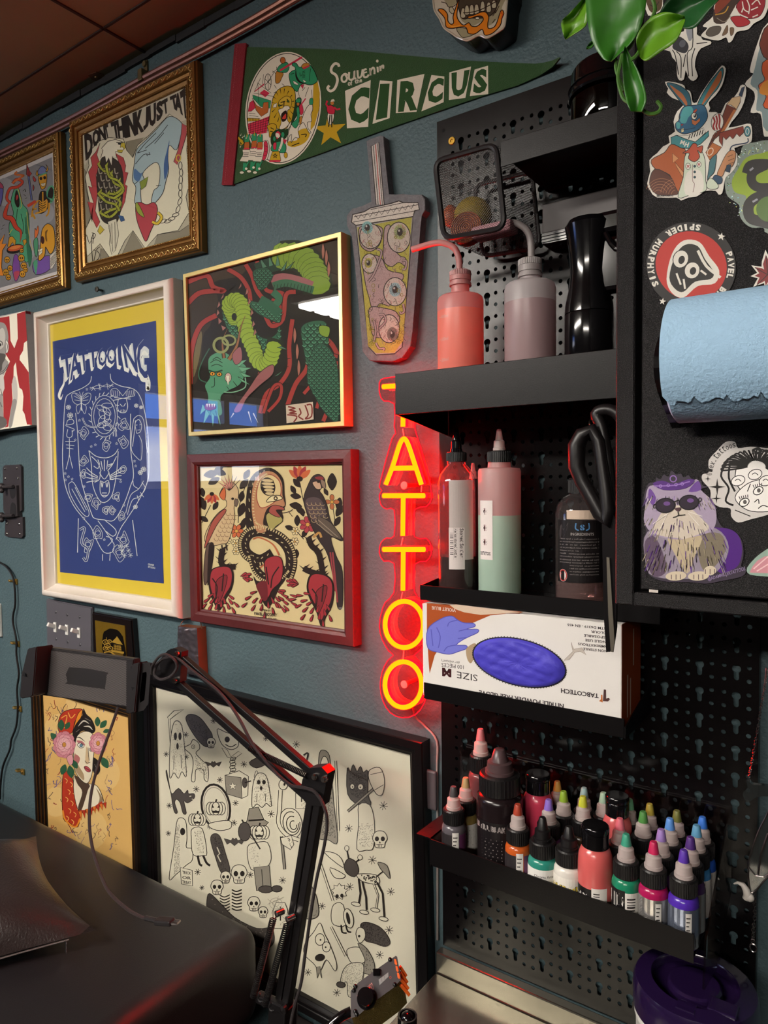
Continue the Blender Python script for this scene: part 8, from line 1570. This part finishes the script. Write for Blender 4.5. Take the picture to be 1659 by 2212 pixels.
def flip(u, v, row, zt, r, liq, label, lab=False):
    y = (-.1175, -.0875, -.0568, -.035)[row]; q = PZ(880+u/2.1297, 1560+v/2.1297, zt); x = CAM.x+(q.x-CAM.x)*(y-CAM.y)/(q.y-CAM.y)
    t = E('ink_bottle', label, 'ink bottle', (x, y, zf), 'ink bottles in the black tray'); zc = zt-.0225
    bm = B(); lathe(bm, [(0, zf), (r*.94, zf), (r, zf+.002), (r, zc-.018), (r*.95, zc-.009), (r*.82, zc-.003), (r*.68, zc)], (x, y, 0), 28); ob('bottle_body', bm, C_(liq), t, smooth=True)
    bm = B(); k = r*.78; lathe(bm, [(k*.9, zc-.001), (k, zc), (k, zt-.0075), (k*.97, zt-.007), (k*1.03, zt-.0065), (k*1.03, zt-.0015), (k*.95, zt), (0, zt-.001)], (x, y, 0), 28); ob('flip_cap', bm, GB, t, smooth=True)
    if lab:
        A = Art(cyl(x, y, r+.0002)); crect(A, -r*1.5, -.004, zf, zf+.034, '#141213'); ctext(A, 'SOLID', -r*1.6, -.006, zf+.014, zf+.028, '#d8d4ce', .04); crect(A, -.004, .013, zf, zf+.036, '#d6d1ca'); barcode(A, -.002, .0045, zf+.004, zf+.032); A.quadtext('2oz', (.0075, zf+.010), (.0075, zf+.017), (.0055, zf+.017), (.0055, zf+.010), '#2a2525', .02); A.done('label', LP, t)
F, S2, T3, R4_ = 0, 1, 2, 3
ink(212, 270, F, '#4c4648', '#555055', 'tag', 'grey tipped ink bottle with dark grey ink, leftmost at the front of the tray')
ink(508, 365, F, '#a8402c', '#b5531f', 'tag', 'red tipped ink bottle with orange ink, front row beside the big black bottle')
ink(622, 425, F, None, '#2b7f70', 'ser', 'black nozzled ink bottle with teal ink and a white label in the front row', 1.218, .0165, None, BCAP, (.026, .017))
ink(743, 450, F, None, '#d2cdc4', 'chr', 'white ink bottle with a black nozzle and a yellow lettered label in the front row', 1.216, .0165, None, BCAP, (.024, .017))
flip(865, 432, F, 1.2255, .0185, '#c75a58', 'large salmon pink bottle with a black flip cap at the front of the tray', True)
ink(1007, 515, F, '#3f9c80', '#1f7a5a', 'bar', 'teal tipped ink bottle with green ink in the front row')
ink(1133, 558, F, '#c92a5c', '#a31950', 'foil', 'magenta tipped ink bottle with a silver foil label in the front row')
ink(1272, 598, F, '#5a37a8', '#4b2aa0', 'fus', 'violet tipped ink bottle with a blue silver label, rightmost at the front')
ink(268, 212, S2, '#b59a6a', '#7d6a3a', 'wht', 'tan tipped ink bottle with tan ink behind the leftmost bottle')
ink(650, 358, S2, '#8a6cc8', '#6a5298', 'wht', 'lavender tipped ink bottle behind the teal bottle with the black nozzle')
ink(978, 452, S2, '#d06a78', '#7d2c38', None, 'pink tipped ink bottle just right of the large salmon flip cap bottle')
ink(1168, 498, S2, '#9a7cc0', '#4a2a5a', None, 'lilac tipped ink bottle with a smeared tip behind the magenta one')
ink(1303, 538, S2, '#52307c', '#3d2450', 'foil', 'dark purple tipped ink bottle directly behind the violet one')
ink(719, 300, T3, '#8aa832', '#3a2a1c', None, 'lime green tipped ink bottle in the middle of the tray')
ink(808, 340, T3, '#c4c63a', '#3a2a1c', None, 'yellow tipped ink bottle with a dark smudge, behind the salmon flip cap bottle')
ink(1085, 432, T3, '#4f8a44', '#2f3a1c', None, 'dark green tipped ink bottle in the third row behind the teal tipped one')
ink(1208, 446, T3, '#5a8fd6', '#2a3a6a', None, 'sky blue tipped ink bottle left of the two blue ones at the right end')
ink(1331, 480, T3, '#5f9cc0', '#3a7ab0', 'wht', 'pale blue tipped ink bottle with blue ink behind the purple one')
ink(690, 250, R4_, '#d8a04a', '#5a3a1c', None, 'orange yellow tipped ink bottle at the back, left of the grey blue one', r=.0142)
ink(813, 280, R4_, '#8fa8a8', '#4a5a5c', None, 'grey blue tipped ink bottle at the back behind the yellow tipped one', r=.0142)
ink(902, 320, R4_, '#9cb8a0', '#4a5a48', None, 'pale grey green tipped ink bottle at the back left of the flip cap bottle', r=.0142)
ink(1022, 335, R4_, '#7cc89a', '#3a6a4c', None, 'mint tipped ink bottle at the back right of the flip cap bottle', r=.0142)
ink(1115, 380, R4_, '#a8963c', '#4a4420', None, 'olive yellow tipped ink bottle at the back of the tray', r=.0142)
ink(1240, 395, R4_, '#6f7038', '#3a3c1c', None, 'olive green tipped ink bottle at the back of the tray', r=.0142)
ink(1358, 432, R4_, '#3a78d8', '#2450b0', 'bar', 'bright blue tipped ink bottle in the back corner at the right end', r=.0142)
ink(493, 220, R4_, '#dcb428', '#5a4a1c', None, 'bright yellow tipped ink bottle at the back behind the big black bottle', r=.0142)
ink(337, 72, R4_, '#d0787c', '#6a3a3c', None, 'tallest pink tipped bottle at the back left of the tray', 1.270, .0165, None, None, (.034, .022))
flip(600, 250, T3, 1.2395, .0185, '#b0344c', 'dark pink bottle with a black flip cap behind the orange ink bottle')
flip(965, 350, T3, 1.2365, .0165, '#c4585a', 'pink bottle with a black flip cap behind the pink tipped one')
c0 = ink(424, 118, S2, None, '#1a1214', None, 'big glossy black ink bottle with a dark clear nozzle at the left of the tray', 1.272, .0285, None, mat('smoky_nozzle', '#5a4648', .3, tl=.3), (.029, .023))
x, y = c0.location.x, c0.location.y; A = Art(cyl(x, y, .0288)); zb_ = zf; crect(A, -.034, .034, zb_+.002, 1.192, '#151113', 20); ctext(A, 'ULTRA BLAK', -.036, .008, 1.181, 1.188, '#8d8684', .06)
for k in range(5): lines_(A, -.024, .020, 1.166-k*.008, 1.174-k*.008, 2, '#948c88', .5)
barcode(A, -.014, .004, zb_+.002, zb_+.010, 4, '#cfc9c2'); A.done('label', LP, c0)
# ================================================================ wipes tub, steel table
zt_ = .9052
STL = mat('brushed_steel_sheet', '#77746a', .25, metal=.9, bump=.15, bs=60, var=.15, vs_=12)
t = E('steel_table', 'brushed steel work table below the pegboard', 'table', (-.05, -.3, 0))
bm = B(); bx(bm, -.507, .42, -.62, -.030, zt_-.03, zt_-.0002, .002); ob('table_top', bm, STL, t)
bm = B(); bx(bm, -.507, .42, -.0295, -.0135, zt_-.03, .9345, .002); ob('back_rail', bm, STL, t)
for x in (-.48, .39):
    for y in (-.59, -.06): bm = B(); tube(bm, [(x, y, 0), (x, y, zt_-.03)], .016, 12); ob('leg', bm, STL, t)
xL = P(1383, 2110, -.105).x; rt = .0585; cx, cy = xL+rt*.93, -.105; zj = P(1383, 2138, -.105).z; zr_ = P(1384, 2078, -.105).z
t = E('wipes_tub', 'white wipes tub with a dark purple lid under the ink tray', 'tub', (cx, cy, zt_))
bm = B(); lathe(bm, [(0, zt_), (rt*.93, zt_), (rt*.95, zt_+.004), (rt*.97, zj-.012), (rt, zj-.008), (rt, zj-.004), (rt*.97, zj)], (cx, cy, 0), 48); ob('tub_body', bm, mat('white_tub', '#c9c6c0', .4, var=.05), t, smooth=True)
PUR = mat('dark_purple_lid', '#1d0f30', .18, spec=.6, coat=.3)
bm = B(); lathe(bm, [(rt*.96, zj), (rt*1.02, zj), (rt*1.02, zr_-.005), (rt*.98, zr_), (rt*.72, zr_+.003), (rt*.70, zr_+.001), (rt*.69, zr_-.006), (rt*.45, zr_-.007), (rt*.44, zr_-.002), (rt*.40, zr_), (0, zr_)], (cx, cy, 0), 48); ob('lid', bm, PUR, t, smooth=True)
bm = B(); bx(bm, cx+.018, cx+.044, cy-.035, cy-.015, zr_-.002, zr_+.0035, .0015); bx(bm, cx-.008, cx+.010, cy-.050, cy-.036, zr_-.006, zr_+.0025, .001); ob('flip_tab', bm, PUR, t)
# ================================================================ hanging glass pendant
C5P = (1459, 1440, 3.3); yp = -.045; g5 = lambda a, b, y=yp: P(a/C5P[2]+C5P[0], b/C5P[2]+C5P[1], y)
SIL = mat('silver_chain', '#a8a0a0', .25, metal=1)
def chain(bm, pts, n, r=.0011):
    q = cr3(pts, 12, False)
    for i in range(n):
        p = q[int(i*(len(q)-1)/n)]; d = (q[min(len(q)-1, int(i*(len(q)-1)/n)+1)]-p); d = d.normalized() if d.length else V((0, 0, 1)); s = frame_of(d)[i % 2]
        tube(bm, [p+d*r*1.7*cos(a)+s*r*sin(a) for a in [2*pi*k/8 for k in range(8)]], .00028, 4, True)
t = E('pendant', 'clear glass pendant with a white claw hanging from a silver chain at the right edge', 'pendant', g5(600, 2080))
bm = B(); chain(bm, [g5(650, 20), g5(640, 120), g5(605, 330), (g5(560, 600)), g5(525, 790)], 70); ob('chain', bm, SIL, t)
PGL = mat_glass('pendant_glass', '#b9bcbc', 2.5, .05, .05, '#9aa8a8')
bm = B(); prism(bm, [g5(*p) for p in cr([(505, 815), (530, 820), (550, 840), (660, 850), (760, 860), (760, 930), (660, 925), (580, 930), (515, 970), (482, 920), (485, 895), (515, 860)], 2)], (0, .006, 0)); ob('glass_bar', bm, PGL, t)
lo = cr([(700, 980), (640, 1080), (590, 1180), (535, 1340), (520, 1420), (525, 1560), (540, 1610), (580, 1590), (620, 1540), (680, 1480), (760, 1400), (800, 1100)], 3)
bm = B(); prism(bm, [g5(*p) for p in lo], (0, .006, 0)); ob('glass_body', bm, PGL, t)
bm = B(); tube(bm, [g5(*p, yp-.0004) for p in lo], .0009, 6, True); tube(bm, [g5(*p, yp-.0006) for p in ((520, 1430), (570, 1490), (630, 1500), (690, 1460))], .0008, 6); tube(bm, [g5(*p, yp-.0006) for p in ((660, 1190), (610, 1330), (590, 1480))], .0012, 6); ob('wire_outline', bm, SIL, t)
bm = B(); tube(bm, [g5(*p, yp-.002) for p in ((416, 1548), (445, 1540), (480, 1555), (505, 1590), (515, 1630), (500, 1655))], [.0006, .0016, .0028, .0038, .0042, .0035], 10, sub=0); ball(bm, g5(530, 1645, yp-.002), .0045, 10); ob('white_claw', bm, mat('white_resin_claw', '#d2ccc4', .35), t, smooth=True)
bm = B(); chain(bm, [g5(562, 1640), g5(566, 1760), g5(556, 1880), g5(553, 1955)], 16, .0016); ob('lower_chain', bm, SIL, t)
bm = B(); c = g5(554, 2005); tube(bm, [c+V((.0032*cos(k), 0, .0042*sin(k))) for k in [2*pi*i/18 for i in range(18)]], .0009, 6, True); tube(bm, [g5(553, 1960)+V((.002*cos(k), 0, .0024*sin(k))) for k in [2*pi*i/12 for i in range(12)]], .0006, 5, True); ob('clasp', bm, SIL, t, smooth=True)
# ================================================================ bench and pillow
VIN = mat('black_vinyl', '#131214', .42, spec=.5, bump=.12, bs=700, var=.08)
zt2 = P(445, 1936, -.06).z; xe = P(566, 2110, -.065).x
t = E('treatment_bench', 'black padded vinyl bench along the wall at the lower left', 'bench', (-1.6, -.42, 0))
bm = B(); bx(bm, -2.6, xe, -.80, -.058, zt2-.16, zt2, .035, 5); ob('padded_top', bm, VIN, t, smooth=True)
bm = B(); bx(bm, -2.5, xe-.05, -.74, -.12, zt2-.30, zt2-.161, .01); ob('skirt', bm, mat('black_bench_base', '#141213', .5), t)
for x in (-2.3, xe-.25): bm = B(); bx(bm, x-.09, x+.09, -.62, -.24, 0, zt2-.301, .01); ob('pedestal', bm, mat('black_bench_base'), t)
LEA = mat('black_leather', '#231d1c', .3, spec=.5, bump=.35, bs=300, var=.1)
c1 = PZ(78, 1806, zt2+.06); c2_ = PZ(207, 2010, zt2+.03); c3_ = c1+(PZ(0, 1826, zt2+.06)-c1).normalized()*.44; c4_ = c2_+(PZ(0, 2078, zt2+.02)-c2_).normalized()*.44; dl = c3_-c1; up = (c2_-c1).cross(dl).normalized(); up = up if up.z > 0 else -up
t = E('pillow', 'black leather pillow lying on the bench at the lower left edge', 'pillow', V(((c2_.x+c4_.x)/2, (c1.y+c2_.y)/2, zt2+.001)))
def pside(sg, hgt):
    bm = B(); n = 24; rows = []; rr = random.Random(3)
    for i in range(n+1):
        row = []
        for j in range(n+1):
            u, v = i/n, j/n; p = c1*(1-u)*(1-v)+c2_*u*(1-v)+c4_*u*v+c3_*(1-u)*v; uu, vv = 2*u-1, 2*v-1; e = (max(0, 1-uu**4)*max(0, 1-vv**4))**.75
            p = p+((c1+c2_+c3_+c4_)/4-p)*.10*((1-uu*uu)*(abs(vv)**4)+(1-vv*vv)*(abs(uu)**4)); w = .0035*sin(v*20+3*u)*math.exp(-((u-.9)/.2)**2)*e
            q = p+up*(sg*hgt*e+w); q.z = max(q.z, zt2+.003) if sg < 0 else max(q.z, zt2+.004); row.append(bm.verts.new(q))
        rows.append(row)
    for a, b in zip(rows, rows[1:]):
        for j in range(n): bm.faces.new((a[j], a[j+1], b[j+1], b[j]))
    return bm
ob('top_cover', pside(1, .06), LEA, t, smooth='all'); ob('under_cover', pside(-1, .03), LEA, t, smooth='all')
bm = B(); tube(bm, [c2_+((c4_-c2_)*(k/12))+(c1-c2_)*.10*(1-(2*k/12-1)**2)*.5-up*.004 for k in range(1, 12)], .0016, 6); ob('zipper', bm, mat('zip_tape', '#4a4442', .5), t)
bm = B(); z0 = PZ(147, 2030, zt2+.028); bx(bm, z0.x-.002, z0.x+.002, z0.y-.004, z0.y-.0025, z0.z-.018, z0.z, .0005); ob('zip_pull', bm, SIL, t)
# ================================================================ tablet arm
ya = -.2; BKM = mat('black_anodised_arm', '#151314', .35, spec=.5, metal=.2); C7 = (300, 1380, 3.95); CO = (500, 1700, 3.318)
g7 = lambda a, b, y=ya: P(a/C7[2]+C7[0], b/C7[2]+C7[1], y)
go = lambda a, b, y=ya: P(a/CO[2]+CO[0], b/CO[2]+CO[1], y)
base = go(330, 1700)
zc_ = P(930, 2345, -.0222).z-.004
t = E('low_cabinet', 'low black cabinet between the bench and the steel table carrying the boom stand', 'cabinet', (-.665, -.18, 0))
bm = B(); bx(bm, xe+.012, -.515, -.34, -.024, .06, zc_, .003); ob('body', bm, mat('black_melamine', '#0c0a0a', .5), t); bm = B(); bx(bm, xe+.02, -.523, -.33, -.03, 0, .0595); ob('plinth', bm, mat('black_melamine'), t)
t = E('boom_stand', 'black sprung boom arm holding the tablet holder in front of the big frame', 'arm', V((base.x, ya, zc_+.0005)))
Y_ = V((0, 1, 0))
for nm, p, q in (('upper_bar', (330, 122), (1500, 1150)), ('lower_bar', (318, 352), (1440, 1345))): bm = B(); bar(bm, g7(*p), g7(*q), .0105, .0085, Y_, .0012); ob(nm, bm, BKM, t)
bm = B(); prism(bm, [g7(*p, ya-.006) for p in ((250, 95), (300, 78), (365, 110), (350, 370), (300, 395), (200, 330), (120, 350), (110, 250))], (0, .012, 0)); ob('wrist_plate', bm, BKM, t)
bm = B(); prism(bm, [g7(*p, ya-.0075) for p in ((1450, 1105), (1560, 1095), (1610, 1150), (1560, 1430), (1440, 1420), (1370, 1330), (1395, 1200))], (0, .015, 0)); ob('elbow_plate', bm, BKM, t)
for x, y in ((335, 125), (318, 352), (1512, 1172), (1592, 1192)): bm = B(); lathe(bm, [(.0042, 0), (.0042, .004), (.003, .0055), (0, .0055)], n=12, mtx=axis_m(g7(x, y, ya-.0065), (0, -1, 0))); ob('joint_screw', bm, CHR, t, smooth=True)
for dx in (-.0062, .0062): bm = B(); bar(bm, go(606, 100)+V((dx, 0, 0)), go(372, 1560)+V((dx, 0, 0)), .0105, .012, Y_, .0012); ob('post_bar', bm, BKM, t)
bm = B(); p0 = go(350, 1500); bar(bm, go(372, 1540), V((base.x-.004, ya, zc_+.001)), .03, .026, Y_, .002); ob('stand_post', bm, BKM, t)
def spring(a, b, r=.0042, turns=42, y=-.014):
    a, b = a+V((0, y, 0)), b+V((0, y, 0)); d = (b-a); x, w = frame_of(d); return tube(B(), [a+d*(k/(turns*7))+x*r*cos(2*pi*k/7)+w*r*sin(2*pi*k/7) for k in range(turns*7+1)], .00085, 5)
for p, q in (((352, 905), (210, 1460)), ((452, 945), (292, 1520))): ob('spring', spring(go(*p), go(*q)), BKM, t, smooth=True)
ob('spring', spring(g7(985, 915), g7(1480, 1150), .0034, 40, -.009), BKM, t, smooth=True)
for x, y in ((372, 888), (450, 928)): bm = B(); lathe(bm, [(0, 0), (.0042, 0), (.0042, .011), (0, .012)], n=14, mtx=axis_m(go(x, y, ya-.008), (-.3, -1, 0))); ob('chrome_pin', bm, CHR, t, smooth=True)
for x, y in ((205, 1480), (285, 1545)): bm = B(); tube(bm, [go(x, y, ya-.014), go(x-15, y+30, ya-.014), go(x+5, y+60, ya-.014), go(x+60, y+30, ya-.01)], .0014, 6, sub=3); ob('spring_hook', bm, BKM, t)
bm = B(); bar(bm, go(190, 1500, ya-.008), go(395, 1590, ya-.008), .012, .012, Y_, .002); lathe(bm, [(.0055, 0), (.0055, .005), (0, .007)], n=14, mtx=axis_m(go(385, 1585, ya-.012), (0, -1, 0))); ob('spring_bracket', bm, BKM, t)
# holder, facing the camera
Pc = P(200, 1465, -.215); nn = V((.22, -1, .12)).normalized()
def gp(a, b, d=0, c=(0, 1280, 3.318)):
    q = ray(a/c[2]+c[0], b/c[2]+c[1]); o = Pc+nn*d; return CAM+q*((o-CAM).dot(nn)/q.dot(nn))
t = E('tablet_holder', 'black ribbed tablet clamp with rubber jaws on the end of the boom arm', 'holder', Pc-V((0, 0, .06)))
HB = mat('black_holder_plastic', '#1a1718', .4, spec=.5)
def hp(nm, pts, d, th, m): bm = B(); prism(bm, [gp(a, b, d) for a, b in pts], -nn*th); bmesh.ops.bevel(bm, geom=bm.edges[:], offset=min(.0015, th*.3), segments=2, affect='EDGES'); return ob(nm, bm, m, t)
hp('back_plate', [(325, 392), (960, 478), (925, 825), (290, 735)], .0, .016, HB)
A = Art(lambda u, v: (gp(u, v, .0005, (0, 0, 1)), nn), (0, 1280, 3.318)); A.lift = 2e-5
n = 62
for k in range(n+18):
    x0 = 335+(k-18)*9.6
    p, q = (x0, 412), (x0+185, 735); cl = lambda p_, q_, t_: (p_[0]+(q_[0]-p_[0])*t_, p_[1]+(q_[1]-p_[1])*t_+(p_[0]+(q_[0]-p_[0])*t_-335)*.135)
    t0, t1 = max(0, (328-x0)/185), min(1, (905-x0)/185)
    if t1 > t0: kk = A.k; A.line([cl(p, q, t0), cl(p, q, t1)], 3.4, '#5e5959', 0); A.k = kk
A.k += 1; A.fill(cr([(495, 535), (760, 570), (765, 590), (752, 685), (735, 690), (485, 655), (482, 640)], 2), '#171415'); A.done('ribbed_face', mat_print('ribbed_rubber', .5), t)
hp('left_jaw', [(195, 402), (262, 388), (235, 740), (215, 748), (150, 762), (140, 745), (150, 590)], .03, .034, HB); hp('left_slide', [(262, 392), (330, 390), (300, 735), (238, 720)], .004, .014, HB)
hp('right_jaw', [(945, 512), (1000, 500), (965, 860), (935, 870), (898, 858), (920, 640)], .032, .02, HB)
bm = B(); o = [(1000, 502), (1078, 500), (1080, 560), (1062, 800), (1030, 845), (965, 862)]; i_ = [(1020, 575), (1050, 568), (1052, 600), (1035, 770), (1005, 790), (1000, 750)]
vo, vi, wo, wi = ([bm.verts.new(gp(a, b, d)) for a, b in L_] for L_, d in ((o, .026), (i_, .026), (o, .008), (i_, .008)))
for k in range(6): j = (k+1) % 6; bm.faces.new((vo[k], vo[j], vi[j], vi[k])); bm.faces.new((wo[k], wo[j], wi[j], wi[k])); bm.faces.new((vo[k], vo[j], wo[j], wo[k])); bm.faces.new((vi[k], vi[j], wi[j], wi[k]))
ob('jaw_grip', bm, HB, t)
for q in ([(172, 565), (185, 600), (160, 598)], [(940, 675), (965, 680), (948, 705)]): A = Art(lambda u, v: (gp(u, v, .0325, (0, 0, 1)), nn), (0, 1280, 3.318)); A.fill(q, '#0c0a0b'); A.done('arrow_mark', mat_print('ribbed_rubber'), t)
bm = B(); bar(bm, gp(900, 560, -.018), g7(215, 230), .014, .014, V((0, 0, 1)), .002); ball(bm, gp(900, 560, -.022), .013, 12); ob('ball_joint', bm, HB, t)
# cables
BRD = mat('braided_cable', '#2a2223', .55, spec=.5, bump=.9, bs=1600, var=.4, vs_=900)
bm = B(); tube(bm, [g7(a, b, y) for a, b, y in ((110, 300, -.215), (120, 220, -.225), (200, 135, -.225), (290, 165, -.22), (325, 240, -.215), (270, 320, -.218), (180, 345, -.222), (130, 290, -.222), (190, 180, -.216), (320, 165, -.212), (450, 265, -.212), (650, 420, -.212), (760, 540, -.213), (860, 690, -.215), (960, 880, -.217), (1060, 1015, -.217), (1180, 1155, -.214), (1300, 1250, -.214), (1400, 1268, -.216), (1500, 1305, -.217), (1575, 1420, -.217))]+[go(a, b, -.216) for a, b in ((685, 250), (665, 420), (610, 660), (570, 900), (530, 1180), (500, 1400), (455, 1560), (425, 1700), (415, 1850))], .0021, 8, sub=5)
ob('cable', bm, BRD, None, 'thin red-black braided cable winding along the boom arm', 'cable', smooth=True)
cf_ = [gp(a, b, d) for a, b, d in ((850, 780, -.02), (840, 840, -.006), (785, 1000, .0), (705, 1230, .01), (655, 1430, .02), (640, 1600, .03), (650, 1760, .04), (690, 1930, .05))]+[gp(a, b, d, (0, 1700, 2.9625)) for a, b, d in ((690, 660, .06), (800, 770, .065), (880, 820, .07), (935, 842, .07))]
t = E('charging_cable', 'braided charging cable with a metal plug dangling from the tablet holder', 'cable', cf_[-1])
bm = B(); tube(bm, cf_, .0023, 8, sub=6); ob('cord', bm, BRD, t, smooth=True)
h_ = lambda a, b: gp(a, b, .07, (0, 1700, 2.9625)); bm = B(); tube(bm, [h_(930, 838), h_(955, 845), h_(980, 850), h_(1010, 858)], .0035, 8); bar(bm, h_(1000, 856), h_(1106, 864), .013, .0075, V((0, 0, 1)), .002); ob('plug_body', bm, HB, t)
bm = B(); bar(bm, h_(1104, 864), h_(1145, 868), .0092, .0035, V((0, 0, 1)), .001); ob('metal_plug', bm, mat('nickel_plug', '#b9aeac', .25, metal=1), t)
# ================================================================ power supply
C6D = (700, 2000, 6.381); Pd = P(812, 2130, -.25); nd = (CAM-Pd).normalized()
def gd(a, b, d=0):
    q = ray(a/C6D[2]+C6D[0], b/C6D[2]+C6D[1]); o = Pd+nd*d; return CAM+q*((o-CAM).dot(nd)/q.dot(nd))
ext = RT*.0085-UP*.034+FW*.012
t = E('power_supply', 'black power supply with orange fins, gold mesh sides and a knob on the steel table', 'power supply', V((Pd.x+.03, Pd.y, zt_)))
face = [(365, 900), (462, 790), (690, 622), (988, 412), (1008, 425), (1062, 742), (955, 855), (640, 1085), (462, 1245), (372, 1272)]
bm = B(); prism(bm, [gd(*p) for p in face], -nd*.004); ob('face_plate', bm, mat('slate_face_plate', '#3f3a3c', .45), t)
bm = B(); prism(bm, [gd(525+(a-525)*.97, 850+(b-850)*.97)-nd*.0042 for a, b in face], ext); ob('gold_mesh_body', bm, mat('gold_mesh', '#5c5222', .4, metal=.5, bump=1, bs=900, var=.7, vs_=700), t)
A = Art(lambda u, v: (gd(u, v, .0003), nd)); A.c = (0, 0, 1); A.fill([(752, 740), (885, 640), (888, 700), (765, 818)], '#8a8a88'); A.lines([[(790, 720), (800, 780)], [(830, 690), (840, 750)]], 5, '#6a6866'); A.ring(915, 712, 12, 16, 4, '#b5432a')
A.quadtext('MISO', (600, 830), (660, 770), (690, 880), (630, 930), '#c98a86', .01); A.quadtext('TURU', (455, 960), (520, 880), (535, 1010), (470, 1070), '#c98a86', .01); A.lines([[(475, 950), (530, 875)], [(680, 920), (640, 960)]], 6, '#c98a86', 0); A.done('face_print', mat_print('face_print', .5), t)
for x, y in ((910, 465), (975, 810), (432, 835), (410, 892), (430, 1180), (448, 1222)): bm = B(); ball(bm, gd(x, y), .0024, 8); ob('screw', bm, GB, t, smooth=True)
bm = B(); c = gd(590, 1010); lathe(bm, [(0, 0), (.0105, 0), (.0105, .004), (.0088, .005), (.0085, .016), (0, .0165)], n=24, mtx=axis_m(c, nd+UP*.25-RT*.12)); ob('knob', bm, GB, t, smooth=True)
bm = B(); p = gd(725, 640); bar(bm, p-nd*.004, p+nd*.004, .008, .007, UP, .001); ob('clip', bm, GB, t)
ORG = mat('orange_fin', '#d9601c', .4)
for k in range(3): bm = B(); y = 460+k*95; x = 965+k*20; prism(bm, [gd(*p, .0006) for p in ((x, y-5), (x+26, y), (x+45, y+66), (x+30, y+84), (x+8, y+60))], -nd*.006); ob('orange_fin', bm, ORG, t)
for k in range(4): bm = B(); p, q = gd(1045+k*4, 560+k*85, -.006), gd(1130+k*15, 690+k*88, -.012); bar(bm, p, q, .0035, .004, nd, .0006); ob('orange_fin', bm, ORG, t)
bm = B(); c = P(880, 2202, -.19); ball(bm, c, .009, 16); lathe(bm, [(0, zt_), (.013, zt_), (.013, zt_+.008), (.0115, c.z-.006), (.0115, c.z+.005), (.0095, c.z+.005)], (c.x, c.y, 0), 28); ob('ball_mount', bm, GB, t, smooth=True)
bm = B(); p = gd(375, 1180, -.012); tube(bm, [p, gd(250, 1240, -.012), gd(140, 1330, -.014), gd(60, 1430, -.016), gd(20, 1560, -.02)], .0052, 10, sub=3); ob('power_lead', bm, GB, t, smooth=True)
bm = B()
for k in range(7): q = gd(250-k*18, 1240+k*15, -.012); tube(bm, [q+(RT*cos(a)*.0-UP*.0)+nd*.0062*cos(a)+(RT*.6+UP*.8)*.0062*sin(a) for a in [2*pi*i/12 for i in range(12)]], .001, 5, True)
ob('strain_relief', bm, GB, t)
